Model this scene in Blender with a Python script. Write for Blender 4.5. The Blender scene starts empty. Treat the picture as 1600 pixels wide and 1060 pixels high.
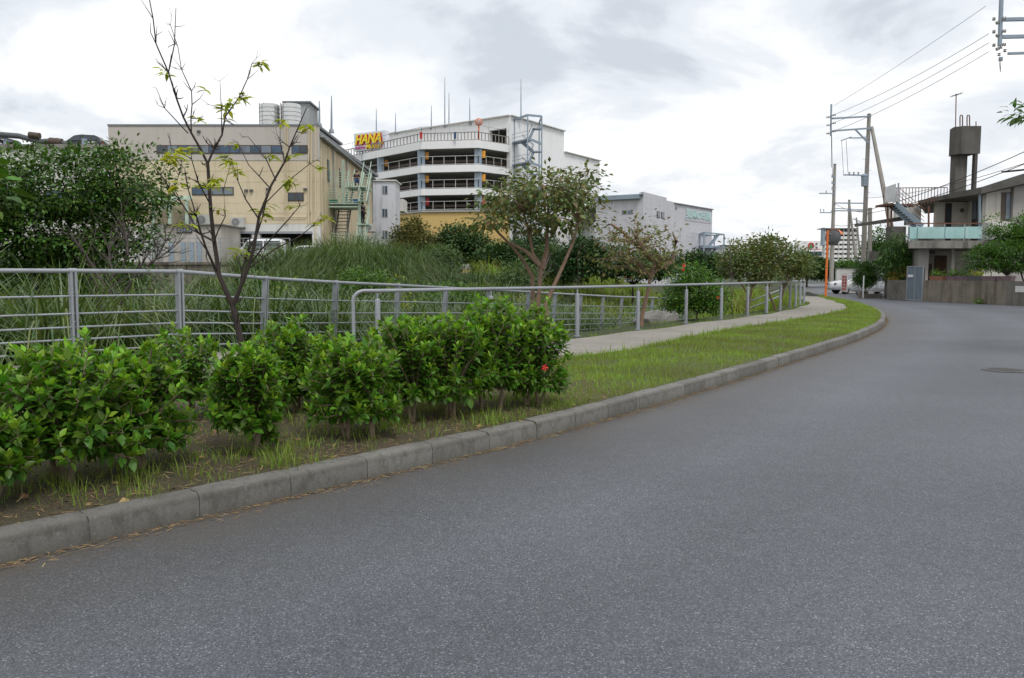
import bpy, bmesh, math, random
import numpy as np
from mathutils import Vector, Matrix

R = math.radians
rng = np.random.default_rng(7)
random.seed(7)
scene = bpy.context.scene
col = scene.collection

# ------------------------------------------------------------------ camera
F, PITCH, EYE = 1244.0, math.atan(100 / 1244.0), 1.4
CP, SP = math.cos(PITCH), math.sin(PITCH)
cam_d = bpy.data.cameras.new('camera')
cam_d.lens = 36 * F / 1600
cam_d.sensor_width = 36
cam_d.clip_start = 0.05
cam_d.clip_end = 4000
cam = bpy.data.objects.new('camera', cam_d)
cam.location = (0, 0, EYE)
cam.rotation_euler = (math.pi / 2 - PITCH, 0, 0)
col.objects.link(cam)
scene.camera = cam

# ------------------------------------------------------------------ sky, sun, exposure
SUN_EL, SUN_AZ = R(58), R(155)          # behind thin cloud, high, behind the camera
world = bpy.data.worlds.new('World')
scene.world = world
world.use_nodes = True
nt = world.node_tree
nt.nodes.clear()
def N(tree, kind, **kw):
    n = tree.nodes.new(kind)
    for k, v in kw.items():
        setattr(n, k, v)
    return n
def ramp(tree, stops, fac=None, interp='LINEAR'):
    r = N(tree, 'ShaderNodeValToRGB')
    r.color_ramp.interpolation = interp
    e = r.color_ramp.elements
    while len(e) < len(stops):
        e.new(0.5)
    for el, (p, c) in zip(e, stops):
        el.position = p
        el.color = (c[0], c[1], c[2], 1) if not isinstance(c, (int, float)) else (c, c, c, 1)
    if fac is not None:
        tree.links.new(fac, r.inputs[0])
    return r
def math_n(tree, op, a, b=None, clamp=False):
    m = N(tree, 'ShaderNodeMath', operation=op, use_clamp=clamp)
    for i, v in enumerate((a, b)):
        if v is None: continue
        if isinstance(v, (int, float)): m.inputs[i].default_value = v
        else: tree.links.new(v, m.inputs[i])
    return m.outputs[0]
L = nt.links.new
tc = N(nt, 'ShaderNodeTexCoord')
sep = N(nt, 'ShaderNodeSeparateXYZ'); L(tc.outputs['Generated'], sep.inputs[0])
zz = math_n(nt, 'ADD', math_n(nt, 'MAXIMUM', sep.outputs[2], 0.0), 0.22)
cmb = N(nt, 'ShaderNodeCombineXYZ')
L(math_n(nt, 'DIVIDE', sep.outputs[0], zz), cmb.inputs[0])
L(math_n(nt, 'DIVIDE', sep.outputs[1], zz), cmb.inputs[1])
n1 = N(nt, 'ShaderNodeTexNoise'); n1.inputs['Scale'].default_value = 1.6; n1.inputs['Detail'].default_value = 7
n1.inputs['Roughness'].default_value = 0.56; n1.inputs['Distortion'].default_value = 0.35
mp = N(nt, 'ShaderNodeMapping'); mp.inputs['Location'].default_value = (5.3, 2.1, 0)
L(cmb.outputs[0], mp.inputs[0]); L(mp.outputs[0], n1.inputs['Vector'])
cl = ramp(nt, [(0.33, (0.58, 0.62, 0.68)), (0.43, (0.75, 0.785, 0.835)), (0.52, (0.90, 0.915, 0.94)), (0.6, (0.99, 0.99, 0.995)), (0.8, (1.06, 1.06, 1.06))], n1.outputs['Fac'], 'EASE')
bg_c = N(nt, 'ShaderNodeBackground'); L(cl.outputs[0], bg_c.inputs[0]); bg_c.inputs[1].default_value = 1.06
sky = N(nt, 'ShaderNodeTexSky', sky_type='NISHITA', sun_disc=False)
sky.sun_elevation = SUN_EL; sky.sun_rotation = SUN_AZ; sky.air_density = 1.5; sky.dust_density = 3
bg_s = N(nt, 'ShaderNodeBackground'); L(sky.outputs[0], bg_s.inputs[0]); bg_s.inputs[1].default_value = 0.1
mx = N(nt, 'ShaderNodeMixShader'); mx.inputs[0].default_value = 0.93
L(bg_s.outputs[0], mx.inputs[1]); L(bg_c.outputs[0], mx.inputs[2])
wo = N(nt, 'ShaderNodeOutputWorld'); L(mx.outputs[0], wo.inputs[0])
sun_d = bpy.data.lights.new('sun', 'SUN')
sun_d.energy = 1.5; sun_d.angle = R(18); sun_d.color = (1.0, 0.985, 0.96)
sun = bpy.data.objects.new('sun', sun_d)
sun.rotation_euler = (math.pi / 2 - SUN_EL, 0, math.pi - SUN_AZ)
col.objects.link(sun)
scene.view_settings.view_transform = 'Standard'
scene.view_settings.look = 'None'
scene.view_settings.exposure = 0.14
scene.view_settings.gamma = 1.0
scene.cycles.use_denoising = True
scene.cycles.max_bounces = 6
scene.cycles.transparent_max_bounces = 8

# ------------------------------------------------------------------ pixel measuring helpers (photo is 1600 x 1060)
def _ray(x, y):
    u = (x - 800) / F; v = (530 - y) / F
    return (u, CP + v * SP, -SP + v * CP)
def P(x, y, Y):
    r = _ray(x, y); t = Y / r[1]
    return Vector((r[0] * t, Y, EYE + r[2] * t))
def G(x, y, z=0.0):
    r = _ray(x, y); t = (z - EYE) / r[2]
    return Vector((r[0] * t, r[1] * t, z))

# ------------------------------------------------------------------ object helpers
def tag(o, label=None, cat=None, group=None, kind=None):
    if label: o['label'] = label
    if cat: o['category'] = cat
    if group: o['group'] = group
    if kind: o['kind'] = kind
    return o
def thing(name, label, cat, loc=(0, 0, 0), rz=0.0, group=None):
    o = bpy.data.objects.new(name, None)
    o.empty_display_size = 0.2
    o.location = loc; o.rotation_euler = (0, 0, rz)
    col.objects.link(o)
    return tag(o, label, cat, group)
def link(name, me, parent=None, mat=None):
    if mat is not None and not me.materials:
        me.materials.append(mat)
    o = bpy.data.objects.new(name, me)
    col.objects.link(o)
    if parent is not None:
        o.parent = parent
    return o
def world_off(parent):
    p = Vector((0, 0, 0))
    while parent is not None:
        p += parent.location; parent = parent.parent
    return p
def copy_tree(o, parent=None):
    c = o.copy(); col.objects.link(c); c.parent = parent
    for ch in o.children:
        copy_tree(ch, c)
    return c
class MB:
    """collects faces; build() links them as one mesh (world coordinates unless local=True)"""
    def __init__(s): s.v = []; s.f = []
    def add(s, vs, fs):
        n = len(s.v); s.v += [tuple(v) for v in vs]; s.f += [tuple(i + n for i in f) for f in fs]; return s
    def box(s, x0, x1, y0, y1, z0, z1):
        return s.hexa([(x0, y0, z0), (x1, y0, z0), (x1, y1, z0), (x0, y1, z0), (x0, y0, z1), (x1, y0, z1), (x1, y1, z1), (x0, y1, z1)])
    def hexa(s, p):
        return s.add(p, [(3, 2, 1, 0), (4, 5, 6, 7), (0, 1, 5, 4), (1, 2, 6, 5), (2, 3, 7, 6), (3, 0, 4, 7)])
    def beam(s, a, b, w, h, up=(0, 0, 1)):
        a = Vector(a); b = Vector(b); d = (b - a).normalized(); up = Vector(up)
        if abs(d.dot(up)) > 0.98: up = Vector((0, 1, 0)) if abs(d.y) < .9 else Vector((1, 0, 0))
        sd = d.cross(up).normalized(); u = sd.cross(d)
        q = [(-1, -1), (1, -1), (1, 1), (-1, 1)]
        vs = [a + sd * (i * w / 2) + u * (j * h / 2) for i, j in q] + [b + sd * (i * w / 2) + u * (j * h / 2) for i, j in q]
        return s.add(vs, [(3, 2, 1, 0), (4, 5, 6, 7), (0, 1, 5, 4), (1, 2, 6, 5), (2, 3, 7, 6), (3, 0, 4, 7)])
    def tube(s, pts, r, n=8, caps=True):
        pts = [Vector(p) for p in pts]; k = len(pts)
        rr = r if isinstance(r, (list, tuple)) else [r] * k
        base = len(s.v); ref = None
        for i, p in enumerate(pts):
            d = (pts[min(i + 1, k - 1)] - pts[max(i - 1, 0)])
            d = d.normalized() if d.length > 1e-9 else Vector((0, 0, 1))
            if ref is None or abs(ref.dot(d)) > .97:
                ref = Vector((0, 0, 1)) if abs(d.z) < .9 else Vector((1, 0, 0))
            a = d.cross(ref).normalized(); b = d.cross(a); ref = -d.cross(a).cross(d).normalized() if False else ref
            for j in range(n):
                t = 2 * math.pi * j / n
                s.v.append(tuple(p + (a * math.cos(t) + b * math.sin(t)) * rr[i]))
        for i in range(k - 1):
            for j in range(n):
                s.f.append((base + i * n + j, base + i * n + (j + 1) % n, base + (i + 1) * n + (j + 1) % n, base + (i + 1) * n + j))
        if caps:
            s.f.append(tuple(base + j for j in reversed(range(n)))); s.f.append(tuple(base + (k - 1) * n + j for j in range(n)))
        return s
    def prism(s, poly, z0, z1):
        n = len(poly)
        vs = [(p[0], p[1], z0) for p in poly] + [(p[0], p[1], z1) for p in poly]
        return s.add(vs, [tuple(reversed(range(n))), tuple(range(n, 2 * n))] + [(i, (i + 1) % n, n + (i + 1) % n, n + i) for i in range(n)])
    def lathe(s, c, prof, n=20, axis='z'):
        base = len(s.v)
        for r, h in prof:
            for j in range(n):
                t = 2 * math.pi * j / n
                a, b = r * math.cos(t), r * math.sin(t)
                s.v.append((c[0] + a, c[1] + b, c[2] + h) if axis == 'z' else ((c[0] + a, c[1] + h, c[2] + b) if axis == 'y' else (c[0] + h, c[1] + a, c[2] + b)))
        for i in range(len(prof) - 1):
            for j in range(n):
                s.f.append((base + i * n + j, base + i * n + (j + 1) % n, base + (i + 1) * n + (j + 1) % n, base + (i + 1) * n + j))
        s.f.append(tuple(base + j for j in range(n))); s.f.append(tuple(base + (len(prof) - 1) * n + j for j in range(n)))
        return s
    def mesh(s, name, smooth=False, off=None):
        me = bpy.data.meshes.new(name)
        v = s.v if off is None else [(a - off[0], b - off[1], c - off[2]) for a, b, c in s.v]
        me.from_pydata(v, [], s.f)
        bm = bmesh.new(); bm.from_mesh(me); bmesh.ops.recalc_face_normals(bm, faces=bm.faces); bm.to_mesh(me); bm.free()
        if smooth:
            me.shade_smooth() if hasattr(me, 'shade_smooth') else None
            try: me.set_sharp_from_angle(angle=R(40))
            except Exception: pass
        return me
    def build(s, name, mat, parent=None, smooth=False, local=False):
        off = None if (local or parent is None) else world_off(parent)
        return link(name, s.mesh(name, smooth, off), parent, mat)
def np_mesh(name, V, FA, attrs=None, mat=None, smooth=False):
    me = bpy.data.meshes.new(name)
    V = np.asarray(V, np.float32); FA = np.asarray(FA, np.int32)
    nf, k = FA.shape
    me.vertices.add(len(V)); me.vertices.foreach_set('co', V.ravel())
    me.loops.add(nf * k); me.loops.foreach_set('vertex_index', FA.ravel())
    me.polygons.add(nf); me.polygons.foreach_set('loop_start', np.arange(0, nf * k, k, dtype=np.int32))
    if smooth: me.polygons.foreach_set('use_smooth', np.ones(nf, bool))
    for a, val in (attrs or {}).items():
        at = me.attributes.new(a, 'FLOAT', 'POINT'); at.data.foreach_set('value', np.asarray(val, np.float32))
    me.update(calc_edges=True)
    if mat: me.materials.append(mat)
    return me

# ------------------------------------------------------------------ materials
def new_mat(name):
    m = bpy.data.materials.new(name); m.use_nodes = True
    t = m.node_tree
    return m, t, t.nodes['Principled BSDF'], t.nodes['Material Output']
def mixc(t, fac, a, b, mode='MIX'):
    m = N(t, 'ShaderNodeMix', data_type='RGBA', blend_type=mode)
    for i, v in ((0, fac), (6, a), (7, b)):
        if isinstance(v, (int, float)): m.inputs[i].default_value = v
        elif isinstance(v, (tuple, list)): m.inputs[i].default_value = (*v[:3], 1)
        else: t.links.new(v, m.inputs[i])
    return m.outputs[2]
def noise(t, scale, detail=4, rough=.55, vec=None, stretch=None, dist=0):
    g = N(t, 'ShaderNodeNewGeometry')
    n = N(t, 'ShaderNodeTexNoise'); n.inputs['Scale'].default_value = scale; n.inputs['Detail'].default_value = detail
    n.inputs['Roughness'].default_value = rough; n.inputs['Distortion'].default_value = dist
    v = g.outputs['Position'] if vec is None else vec
    if stretch:
        m = N(t, 'ShaderNodeMapping'); m.inputs['Scale'].default_value = stretch
        t.links.new(v, m.inputs[0]); v = m.outputs[0]
    t.links.new(v, n.inputs['Vector'])
    return n.outputs['Fac']
def mat(name, c, rough=.75, var=.18, scale=2.0, bump=0.0, bscale=60, metal=0.0, spec=.4, streak=None, streak_amt=.5, fine=.1, obj_vec=False):
    """plain surface with uneven tone, optional vertical weather streaks and fine relief"""
    m, t, b, o = new_mat(name)
    vec = None
    if obj_vec:
        tcn = N(t, 'ShaderNodeTexCoord'); vec = tcn.outputs['Object']
    n1 = noise(t, scale, 5, .6, vec); n2 = noise(t, scale * 14, 3, .6, vec)
    dk = tuple(x * (1 - var) for x in c); lt = tuple(min(1, x * (1 + var * .6)) for x in c)
    r = ramp(t, [(.3, dk), (.5, c), (.72, lt)], n1)
    out = mixc(t, fine, r.outputs[0], ramp(t, [(.3, tuple(x * .55 for x in c)), (.7, tuple(min(1, x * 1.35) for x in c))], n2).outputs[0])
    if streak:
        ns = noise(t, 1.0, 4, .6, vec, stretch=(3.2, 3.2, .22)); nb = noise(t, .7, 3, .5, vec)
        f = math_n(t, 'MULTIPLY', ramp(t, [(.44, 0.0), (.6, 1.0)], ns).outputs[0], ramp(t, [(.35, 0.0), (.6, 1.0)], nb).outputs[0])
        out = mixc(t, math_n(t, 'MULTIPLY', f, streak_amt), out, streak)
    t.links.new(out, b.inputs['Base Color'])
    b.inputs['Roughness'].default_value = rough; b.inputs['Metallic'].default_value = metal
    b.inputs['Specular IOR Level'].default_value = spec
    if bump:
        bp = N(t, 'ShaderNodeBump'); bp.inputs['Strength'].default_value = bump; bp.inputs['Distance'].default_value = .01
        t.links.new(noise(t, bscale, 4, .6, vec), bp.inputs['Height']); t.links.new(bp.outputs[0], b.inputs['Normal'])
    return m
def leaf_mat(name, old, mid, young, rough=.45, trans=.28, spec=.35):
    m, t, b, o = new_mat(name)
    a1 = N(t, 'ShaderNodeAttribute', attribute_name='age'); a2 = N(t, 'ShaderNodeAttribute', attribute_name='rnd')
    r = ramp(t, [(0.0, old), (.5, mid), (1.0, young)], a1.outputs['Fac'])
    hv = N(t, 'ShaderNodeHueSaturation')
    t.links.new(r.outputs[0], hv.inputs['Color'])
    t.links.new(math_n(t, 'ADD', math_n(t, 'MULTIPLY', a2.outputs['Fac'], .05), .475), hv.inputs['Hue'])
    t.links.new(math_n(t, 'ADD', math_n(t, 'MULTIPLY', a2.outputs['Fac'], .5), .75), hv.inputs['Value'])
    t.links.new(hv.outputs[0], b.inputs['Base Color'])
    b.inputs['Roughness'].default_value = rough; b.inputs['Specular IOR Level'].default_value = spec
    tr = N(t, 'ShaderNodeBsdfTranslucent')
    t.links.new(mixc(t, 1.0, hv.outputs[0], (1.25, 1.25, .55), 'MULTIPLY'), tr.inputs[0])
    ms = N(t, 'ShaderNodeMixShader'); ms.inputs[0].default_value = trans
    t.links.new(b.outputs[0], ms.inputs[1]); t.links.new(tr.outputs[0], ms.inputs[2]); t.links.new(ms.outputs[0], o.inputs[0])
    return m

M = {}
def asphalt():
    m, t, b, o = new_mat('asphalt')
    g = N(t, 'ShaderNodeNewGeometry')
    v = N(t, 'ShaderNodeTexVoronoi'); v.inputs['Scale'].default_value = 185; t.links.new(g.outputs['Position'], v.inputs['Vector'])
    sp = N(t, 'ShaderNodeSeparateColor'); t.links.new(v.outputs['Color'], sp.inputs[0])
    grain = ramp(t, [(0, (.04, .044, .052)), (.35, (.068, .074, .086)), (.7, (.093, .101, .115)), (.93, (.128, .137, .153)), (1, (.27, .28, .3))], sp.outputs[0])
    big = ramp(t, [(.3, (.8, .8, .81)), (.5, (.99, .99, .99)), (.7, (1.16, 1.16, 1.15))], noise(t, .35, 5, .6))
    c = mixc(t, 1.0, grain.outputs[0], big.outputs[0], 'MULTIPLY')
    mid = ramp(t, [(.35, (.93, .93, .93)), (.65, (1.05, 1.05, 1.05))], noise(t, 9, 4, .65))
    c = mixc(t, 1.0, c, mid.outputs[0], 'MULTIPLY')
    # worn lanes along the road and dust by the kerb follow the distance from the kerb
    a = N(t, 'ShaderNodeAttribute', attribute_name='edge')
    lane = ramp(t, [(0, .95), (.12, .94), (.24, 1.16), (.36, .97), (.52, 1.13), (.7, .93), (.9, 1.06)], math_n(t, 'ADD', a.outputs['Fac'], math_n(t, 'MULTIPLY', noise(t, .5, 3), .06)))
    c = mixc(t, 1.0, c, lane.outputs[0], 'MULTIPLY')
    dust = ramp(t, [(0.0, .8), (.05, .42), (.12, .16), (.22, 0.0)], math_n(t, 'ADD', a.outputs['Fac'], math_n(t, 'MULTIPLY', math_n(t, 'SUBTRACT', noise(t, 2.2, 5, .65), .5), .16)))
    c = mixc(t, dust.outputs[0], c, (.085, .074, .06))
    t.links.new(c, b.inputs['Base Color'])
    b.inputs['Roughness'].default_value = .6; b.inputs['Specular IOR Level'].default_value = .5
    bp = N(t, 'ShaderNodeBump'); bp.inputs['Strength'].default_value = .6; bp.inputs['Distance'].default_value = .006
    t.links.new(v.outputs['Distance'], bp.inputs['Height']); t.links.new(bp.outputs[0], b.inputs['Normal'])
    return m
def soil():
    m, t, b, o = new_mat('soil')
    n1 = noise(t, 3, 6, .65); n2 = noise(t, 45, 5, .7); n3 = noise(t, 160, 3, .6, stretch=(1, .35, 1))
    c = ramp(t, [(.3, (.04, .028, .016)), (.5, (.085, .06, .036)), (.7, (.15, .115, .072))], n2)
    c2 = mixc(t, ramp(t, [(.4, 0.0), (.62, .7)], n1).outputs[0], c.outputs[0], (.085, .088, .034))
    la = N(t, 'ShaderNodeAttribute', attribute_name='lawn')
    c2 = mixc(t, math_n(t, 'MULTIPLY', la.outputs['Fac'], ramp(t, [(.36, .95), (.7, .35)], n1).outputs[0]), c2, (.105, .14, .034))
    c3 = mixc(t, ramp(t, [(.5, 0.0), (.7, .6)], n3).outputs[0], c2, (.26, .21, .14))
    t.links.new(c3, b.inputs['Base Color']); b.inputs['Roughness'].default_value = .95
    bp = N(t, 'ShaderNodeBump'); bp.inputs['Strength'].default_value = 1.0; bp.inputs['Distance'].default_value = .05
    t.links.new(n2, bp.inputs['Height']); t.links.new(bp.outputs[0], b.inputs['Normal'])
    return m
def pathmat():
    m, t, b, o = new_mat('path_paving')
    n1 = noise(t, .8, 5, .6); n2 = noise(t, 90, 4, .7); n3 = noise(t, 6, 5, .7)
    c = ramp(t, [(.3, (.18, .168, .146)), (.5, (.26, .242, .21)), (.72, (.335, .312, .272))], n2)
    c2 = mixc(t, ramp(t, [(.4, .0), (.7, .5)], n1).outputs[0], c.outputs[0], (.14, .132, .115))
    c3 = mixc(t, ramp(t, [(.54, .0), (.68, .75)], n3).outputs[0], c2, (.13, .12, .085))
    t.links.new(c3, b.inputs['Base Color']); b.inputs['Roughness'].default_value = .9
    bp = N(t, 'ShaderNodeBump'); bp.inputs['Strength'].default_value = .4; bp.inputs['Distance'].default_value = .008
    t.links.new(n2, bp.inputs['Height']); t.links.new(bp.outputs[0], b.inputs['Normal'])
    return m
def kerbmat():
    m, t, b, o = new_mat('kerb_concrete')
    oi = N(t, 'ShaderNodeObjectInfo')
    n1 = noise(t, 3, 5, .65); n2 = noise(t, 120, 4, .7); n3 = noise(t, 14, 5, .7, stretch=(1, 1, .5))
    c = ramp(t, [(.25, (.1, .096, .088)), (.5, (.165, .16, .147)), (.75, (.225, .218, .2))], n2)
    g = N(t, 'ShaderNodeNewGeometry'); sz = N(t, 'ShaderNodeSeparateXYZ'); t.links.new(g.outputs['Position'], sz.inputs[0])
    low = ramp(t, [(0.0, .75), (.02, .45), (.07, .12), (.1, .05), (.118, .55), (.138, .4), (.152, .0)], math_n(t, 'ADD', sz.outputs[2], math_n(t, 'MULTIPLY', math_n(t, 'SUBTRACT', n3, .5), .07)))
    c2 = mixc(t, low.outputs[0], c.outputs[0], (.085, .078, .06))
    c3 = mixc(t, ramp(t, [(.48, .0), (.66, .75)], n3).outputs[0], c2, (.075, .072, .06))
    c3 = mixc(t, ramp(t, [(.52, .0), (.7, .6)], noise(t, 1.6, 5, .7)).outputs[0], c3, (.07, .066, .052))
    c3 = mixc(t, ramp(t, [(.62, .0), (.72, .5)], noise(t, 26, 4, .7)).outputs[0], c3, (.3, .29, .265))
    v = math_n(t, 'ADD', math_n(t, 'MULTIPLY', oi.outputs['Random'], .3), .85)
    hv = N(t, 'ShaderNodeHueSaturation'); t.links.new(c3, hv.inputs['Color']); t.links.new(v, hv.inputs['Value'])
    t.links.new(hv.outputs[0], b.inputs['Base Color']); b.inputs['Roughness'].default_value = .9
    bp = N(t, 'ShaderNodeBump'); bp.inputs['Strength'].default_value = .5; bp.inputs['Distance'].default_value = .006
    t.links.new(n2, bp.inputs['Height']); t.links.new(bp.outputs[0], b.inputs['Normal'])
    return m
M['asphalt'] = asphalt(); M['soil'] = soil(); M['path'] = pathmat(); M['kerb'] = kerbmat()
M['mortar'] = mat('kerb_mortar', (.15, .142, .125), .95, bump=.4)
M['bank'] = mat('bank_earth', (.04, .052, .016), .95, .4, .8, bump=.5, bscale=12)
M['galv'] = mat('galvanised_steel', (.315, .335, .36), .5, .14, 5, spec=.5, metal=.35, fine=.14, streak=(.2, .2, .2), streak_amt=.25)
M['galv2'] = mat('blue_grey_steel', (.27, .33, .39), .55, .15, 1, metal=.1)
M['steel_dark'] = mat('dark_steel', (.09, .095, .1), .5, .2, 3)
M['beige_up'] = mat('upper_wall_beige', (.5, .46, .42), .85, .05, .25, fine=.03, streak=(.38, .34, .3), streak_amt=.3)
M['beige_low'] = mat('lower_wall_cream', (.62, .53, .375), .85, .06, .25, fine=.03, streak=(.45, .37, .25), streak_amt=.3)
M['side_cream'] = mat('side_wall_cream', (.58, .48, .32), .85, .1, .25, fine=.05, streak=(.25, .19, .12), streak_amt=.6)
M['white_wall'] = mat('white_wall', (.62, .61, .58), .8, .07, .3, fine=.04, streak=(.38, .36, .33), streak_amt=.35)
M['annex'] = mat('annex_wall', (.6, .61, .65), .8, .07, .3, fine=.04, streak=(.32, .31, .31), streak_amt=.6)
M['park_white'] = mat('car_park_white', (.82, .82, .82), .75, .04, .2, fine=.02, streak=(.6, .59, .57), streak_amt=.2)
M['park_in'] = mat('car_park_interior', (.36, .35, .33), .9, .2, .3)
M['yellow_wall'] = mat('yellow_wall', (.6, .42, .16), .8, .05, .2, fine=.03)
M['grey_clad'] = mat('grey_cladding', (.55, .545, .58), .7, .05, .15, fine=.03, streak=(.36, .35, .37), streak_amt=.4)
M['mint'] = mat('mint_paint', (.4, .52, .43), .6, .15, 1.2, streak=(.25, .2, .13), streak_amt=.4)
M['win'] = mat('window_glass', (.035, .045, .055), .12, .3, .6, spec=.7)
M['winblue'] = mat('window_blue', (.045, .085, .14), .25, .6, 1.3, spec=.6)
M['winpale'] = mat('window_pale', (.16, .19, .23), .3, .4, 1.1, spec=.5)
M['frame_br'] = mat('brown_frame', (.085, .06, .045), .5, .2, 2)
M['ac'] = mat('appliance_grey', (.5, .5, .48), .6, .12, 2, streak=(.3, .26, .2), streak_amt=.3)
M['tank'] = mat('stainless_tank', (.62, .62, .6), .28, .1, 1.5, metal=.9)
M['roof_dk'] = mat('roof_edge', (.2, .21, .22), .6, .2, 1)
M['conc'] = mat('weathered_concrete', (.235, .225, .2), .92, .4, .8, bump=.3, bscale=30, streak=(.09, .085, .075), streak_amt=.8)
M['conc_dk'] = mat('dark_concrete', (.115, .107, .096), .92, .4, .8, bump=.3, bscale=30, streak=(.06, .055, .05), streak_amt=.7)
M['stain_wall'] = mat('stained_wall', (.2, .175, .14), .92, .5, 1.3, bump=.5, bscale=25, streak=(.075, .058, .038), streak_amt=.75, fine=.25)
M['block'] = mat('concrete_block', (.15, .14, .122), .95, .35, 1.5, bump=.5, bscale=40, streak=(.08, .07, .06), streak_amt=.7)
M['house_cream'] = mat('house_cream', (.56, .53, .47), .85, .08, .6, fine=.05, streak=(.28, .26, .22), streak_amt=.4)
M['house_grey'] = mat('house_grey_tile', (.33, .31, .29), .8, .15, 1)
M['teal'] = mat('teal_panel', (.34, .56, .54), .35, .18, 1.5, spec=.5, streak=(.5, .62, .6), streak_amt=.5)
M['rust'] = mat('rusty_iron', (.17, .085, .055), .8, .4, 5)
M['orange'] = mat('orange_paint', (.72, .17, .035), .45, .15, 3, spec=.4, obj_vec=True)
M['mirror_back'] = mat('mirror_back', (.09, .095, .1), .5, .2, 3)
M['mirror'] = mat('mirror_face', (.7, .72, .74), .06, .05, 2, metal=1)
M['polec'] = mat('pole_concrete', (.32, .3, .27), .9, .14, 1.2, bump=.2, bscale=40, streak=(.18, .16, .14), streak_amt=.5)
M['bark_dark'] = mat('dark_bark', (.042, .032, .028), .9, .35, 12, bump=.6, bscale=60)
M['bark_red'] = mat('red_brown_bark', (.26, .17, .12), .85, .3, 6, bump=.5, bscale=40)
M['bark_grey'] = mat('grey_bark', (.078, .062, .057), .9, .3, 8, bump=.5, bscale=50)
M['bark_tan'] = mat('tan_stem', (.2, .155, .1), .9, .3, 14, bump=.5, bscale=70)
M['white_paint'] = mat('white_vehicle_paint', (.72, .73, .74), .25, .04, 1, spec=.5)
M['black_paint'] = mat('dark_vehicle_paint', (.02, .021, .024), .2, .1, 1, spec=.5)
M['tyre'] = mat('tyre_rubber', (.02, .02, .02), .9)
M['rim'] = mat('wheel_rim', (.45, .45, .46), .35, metal=.8)
M['red'] = mat('red_paint', (.5, .03, .025), .5, .15, 3)
M['yellow'] = mat('yellow_letter', (.85, .66, .03), .5, .05, 3)
M['dkred'] = mat('dark_red_letter', (.45, .02, .02), .5, .05, 3)
M['magenta'] = mat('magenta_letter', (.5, .08, .25), .5, .05, 3)
M['sign_white'] = mat('sign_white', (.66, .69, .74), .5, .05, .6)
M['greenp'] = mat('green_paint', (.06, .3, .1), .5)
M['aqua'] = mat('aqua_letter', (.43, .6, .59), .6, .1, 1)
M['orange_sign'] = mat('orange_plate', (.75, .33, .03), .5)
M['skin'] = mat('skin', (.35, .2, .13), .6, .05)
M['cloth_dk'] = mat('dark_cloth', (.018, .018, .022), .9)
M['denim'] = mat('denim', (.05, .085, .17), .9)
M['hair'] = mat('black_hair', (.01, .009, .008), .6)
M['blue_tub'] = mat('blue_plastic', (.03, .2, .5), .5)
M['green_tub'] = mat('green_plastic', (.02, .28, .18), .5)
M['ret'] = mat('retaining_concrete', (.2, .175, .145), .92, .3, .8, bump=.3, bscale=20, streak=(.05, .045, .035), streak_amt=.85)
M['rock'] = mat('grey_boulder', (.2, .19, .175), .95, .4, 2.5, bump=.8, bscale=14, streak=(.06, .06, .05), streak_amt=.5)
M['terracotta'] = mat('terracotta_pot', (.25, .11, .07), .85, .2, 3)
M['planter'] = mat('planter_plum', (.16, .11, .12), .8, .25, 3)
M['petal'] = mat('red_petal', (.62, .03, .035), .5, .1, 20)
M['wire'] = mat('cable_black', (.035, .035, .038), .7)
M['insul'] = mat('insulator', (.42, .4, .38), .4)
M['iron'] = mat('cast_iron', (.1, .098, .094), .7, .25, 8, bump=.4, bscale=60)
M['straw'] = leaf_mat('dry_straw', (.2, .13, .065), (.3, .2, .1), (.4, .29, .16), .9, .05, .1)
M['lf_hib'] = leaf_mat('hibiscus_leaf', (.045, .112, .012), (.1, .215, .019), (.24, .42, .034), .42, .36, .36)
M['lf_grass'] = leaf_mat('grass_blade', (.17, .175, .05), (.18, .275, .04), (.27, .39, .065), .6, .38, .25)
M['lf_reed'] = leaf_mat('reed_blade', (.03, .065, .016), (.085, .145, .04), (.19, .24, .09), .36, .3, .5)
M['lf_dark'] = leaf_mat('dense_tree_leaf', (.03, .075, .014), (.066, .14, .024), (.14, .24, .04), .4, .2, .35)
M['lf_yel'] = leaf_mat('yellow_green_leaf', (.2, .24, .022), (.36, .42, .04), (.5, .5, .055), .5, .42, .3)
M['lf_olive'] = leaf_mat('olive_brown_leaf', (.07, .115, .03), (.135, .175, .05), (.23, .155, .07), .5, .25, .3)
M['lf_bronze'] = leaf_mat('bronze_leaf', (.05, .07, .014), (.095, .1, .02), (.15, .12, .025), .5, .2, .3)
M['lf_far'] = leaf_mat('far_tree_leaf', (.024, .058, .016), (.048, .1, .026), (.085, .15, .038), .5, .15, .25)
M['lf_willow'] = leaf_mat('feathery_leaf', (.055, .105, .035), (.1, .155, .055), (.17, .215, .085), .5, .3, .3)
M['lf_bright'] = leaf_mat('bright_leaf', (.04, .1, .014), (.075, .17, .02), (.16, .28, .03), .4, .28, .35)

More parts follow.
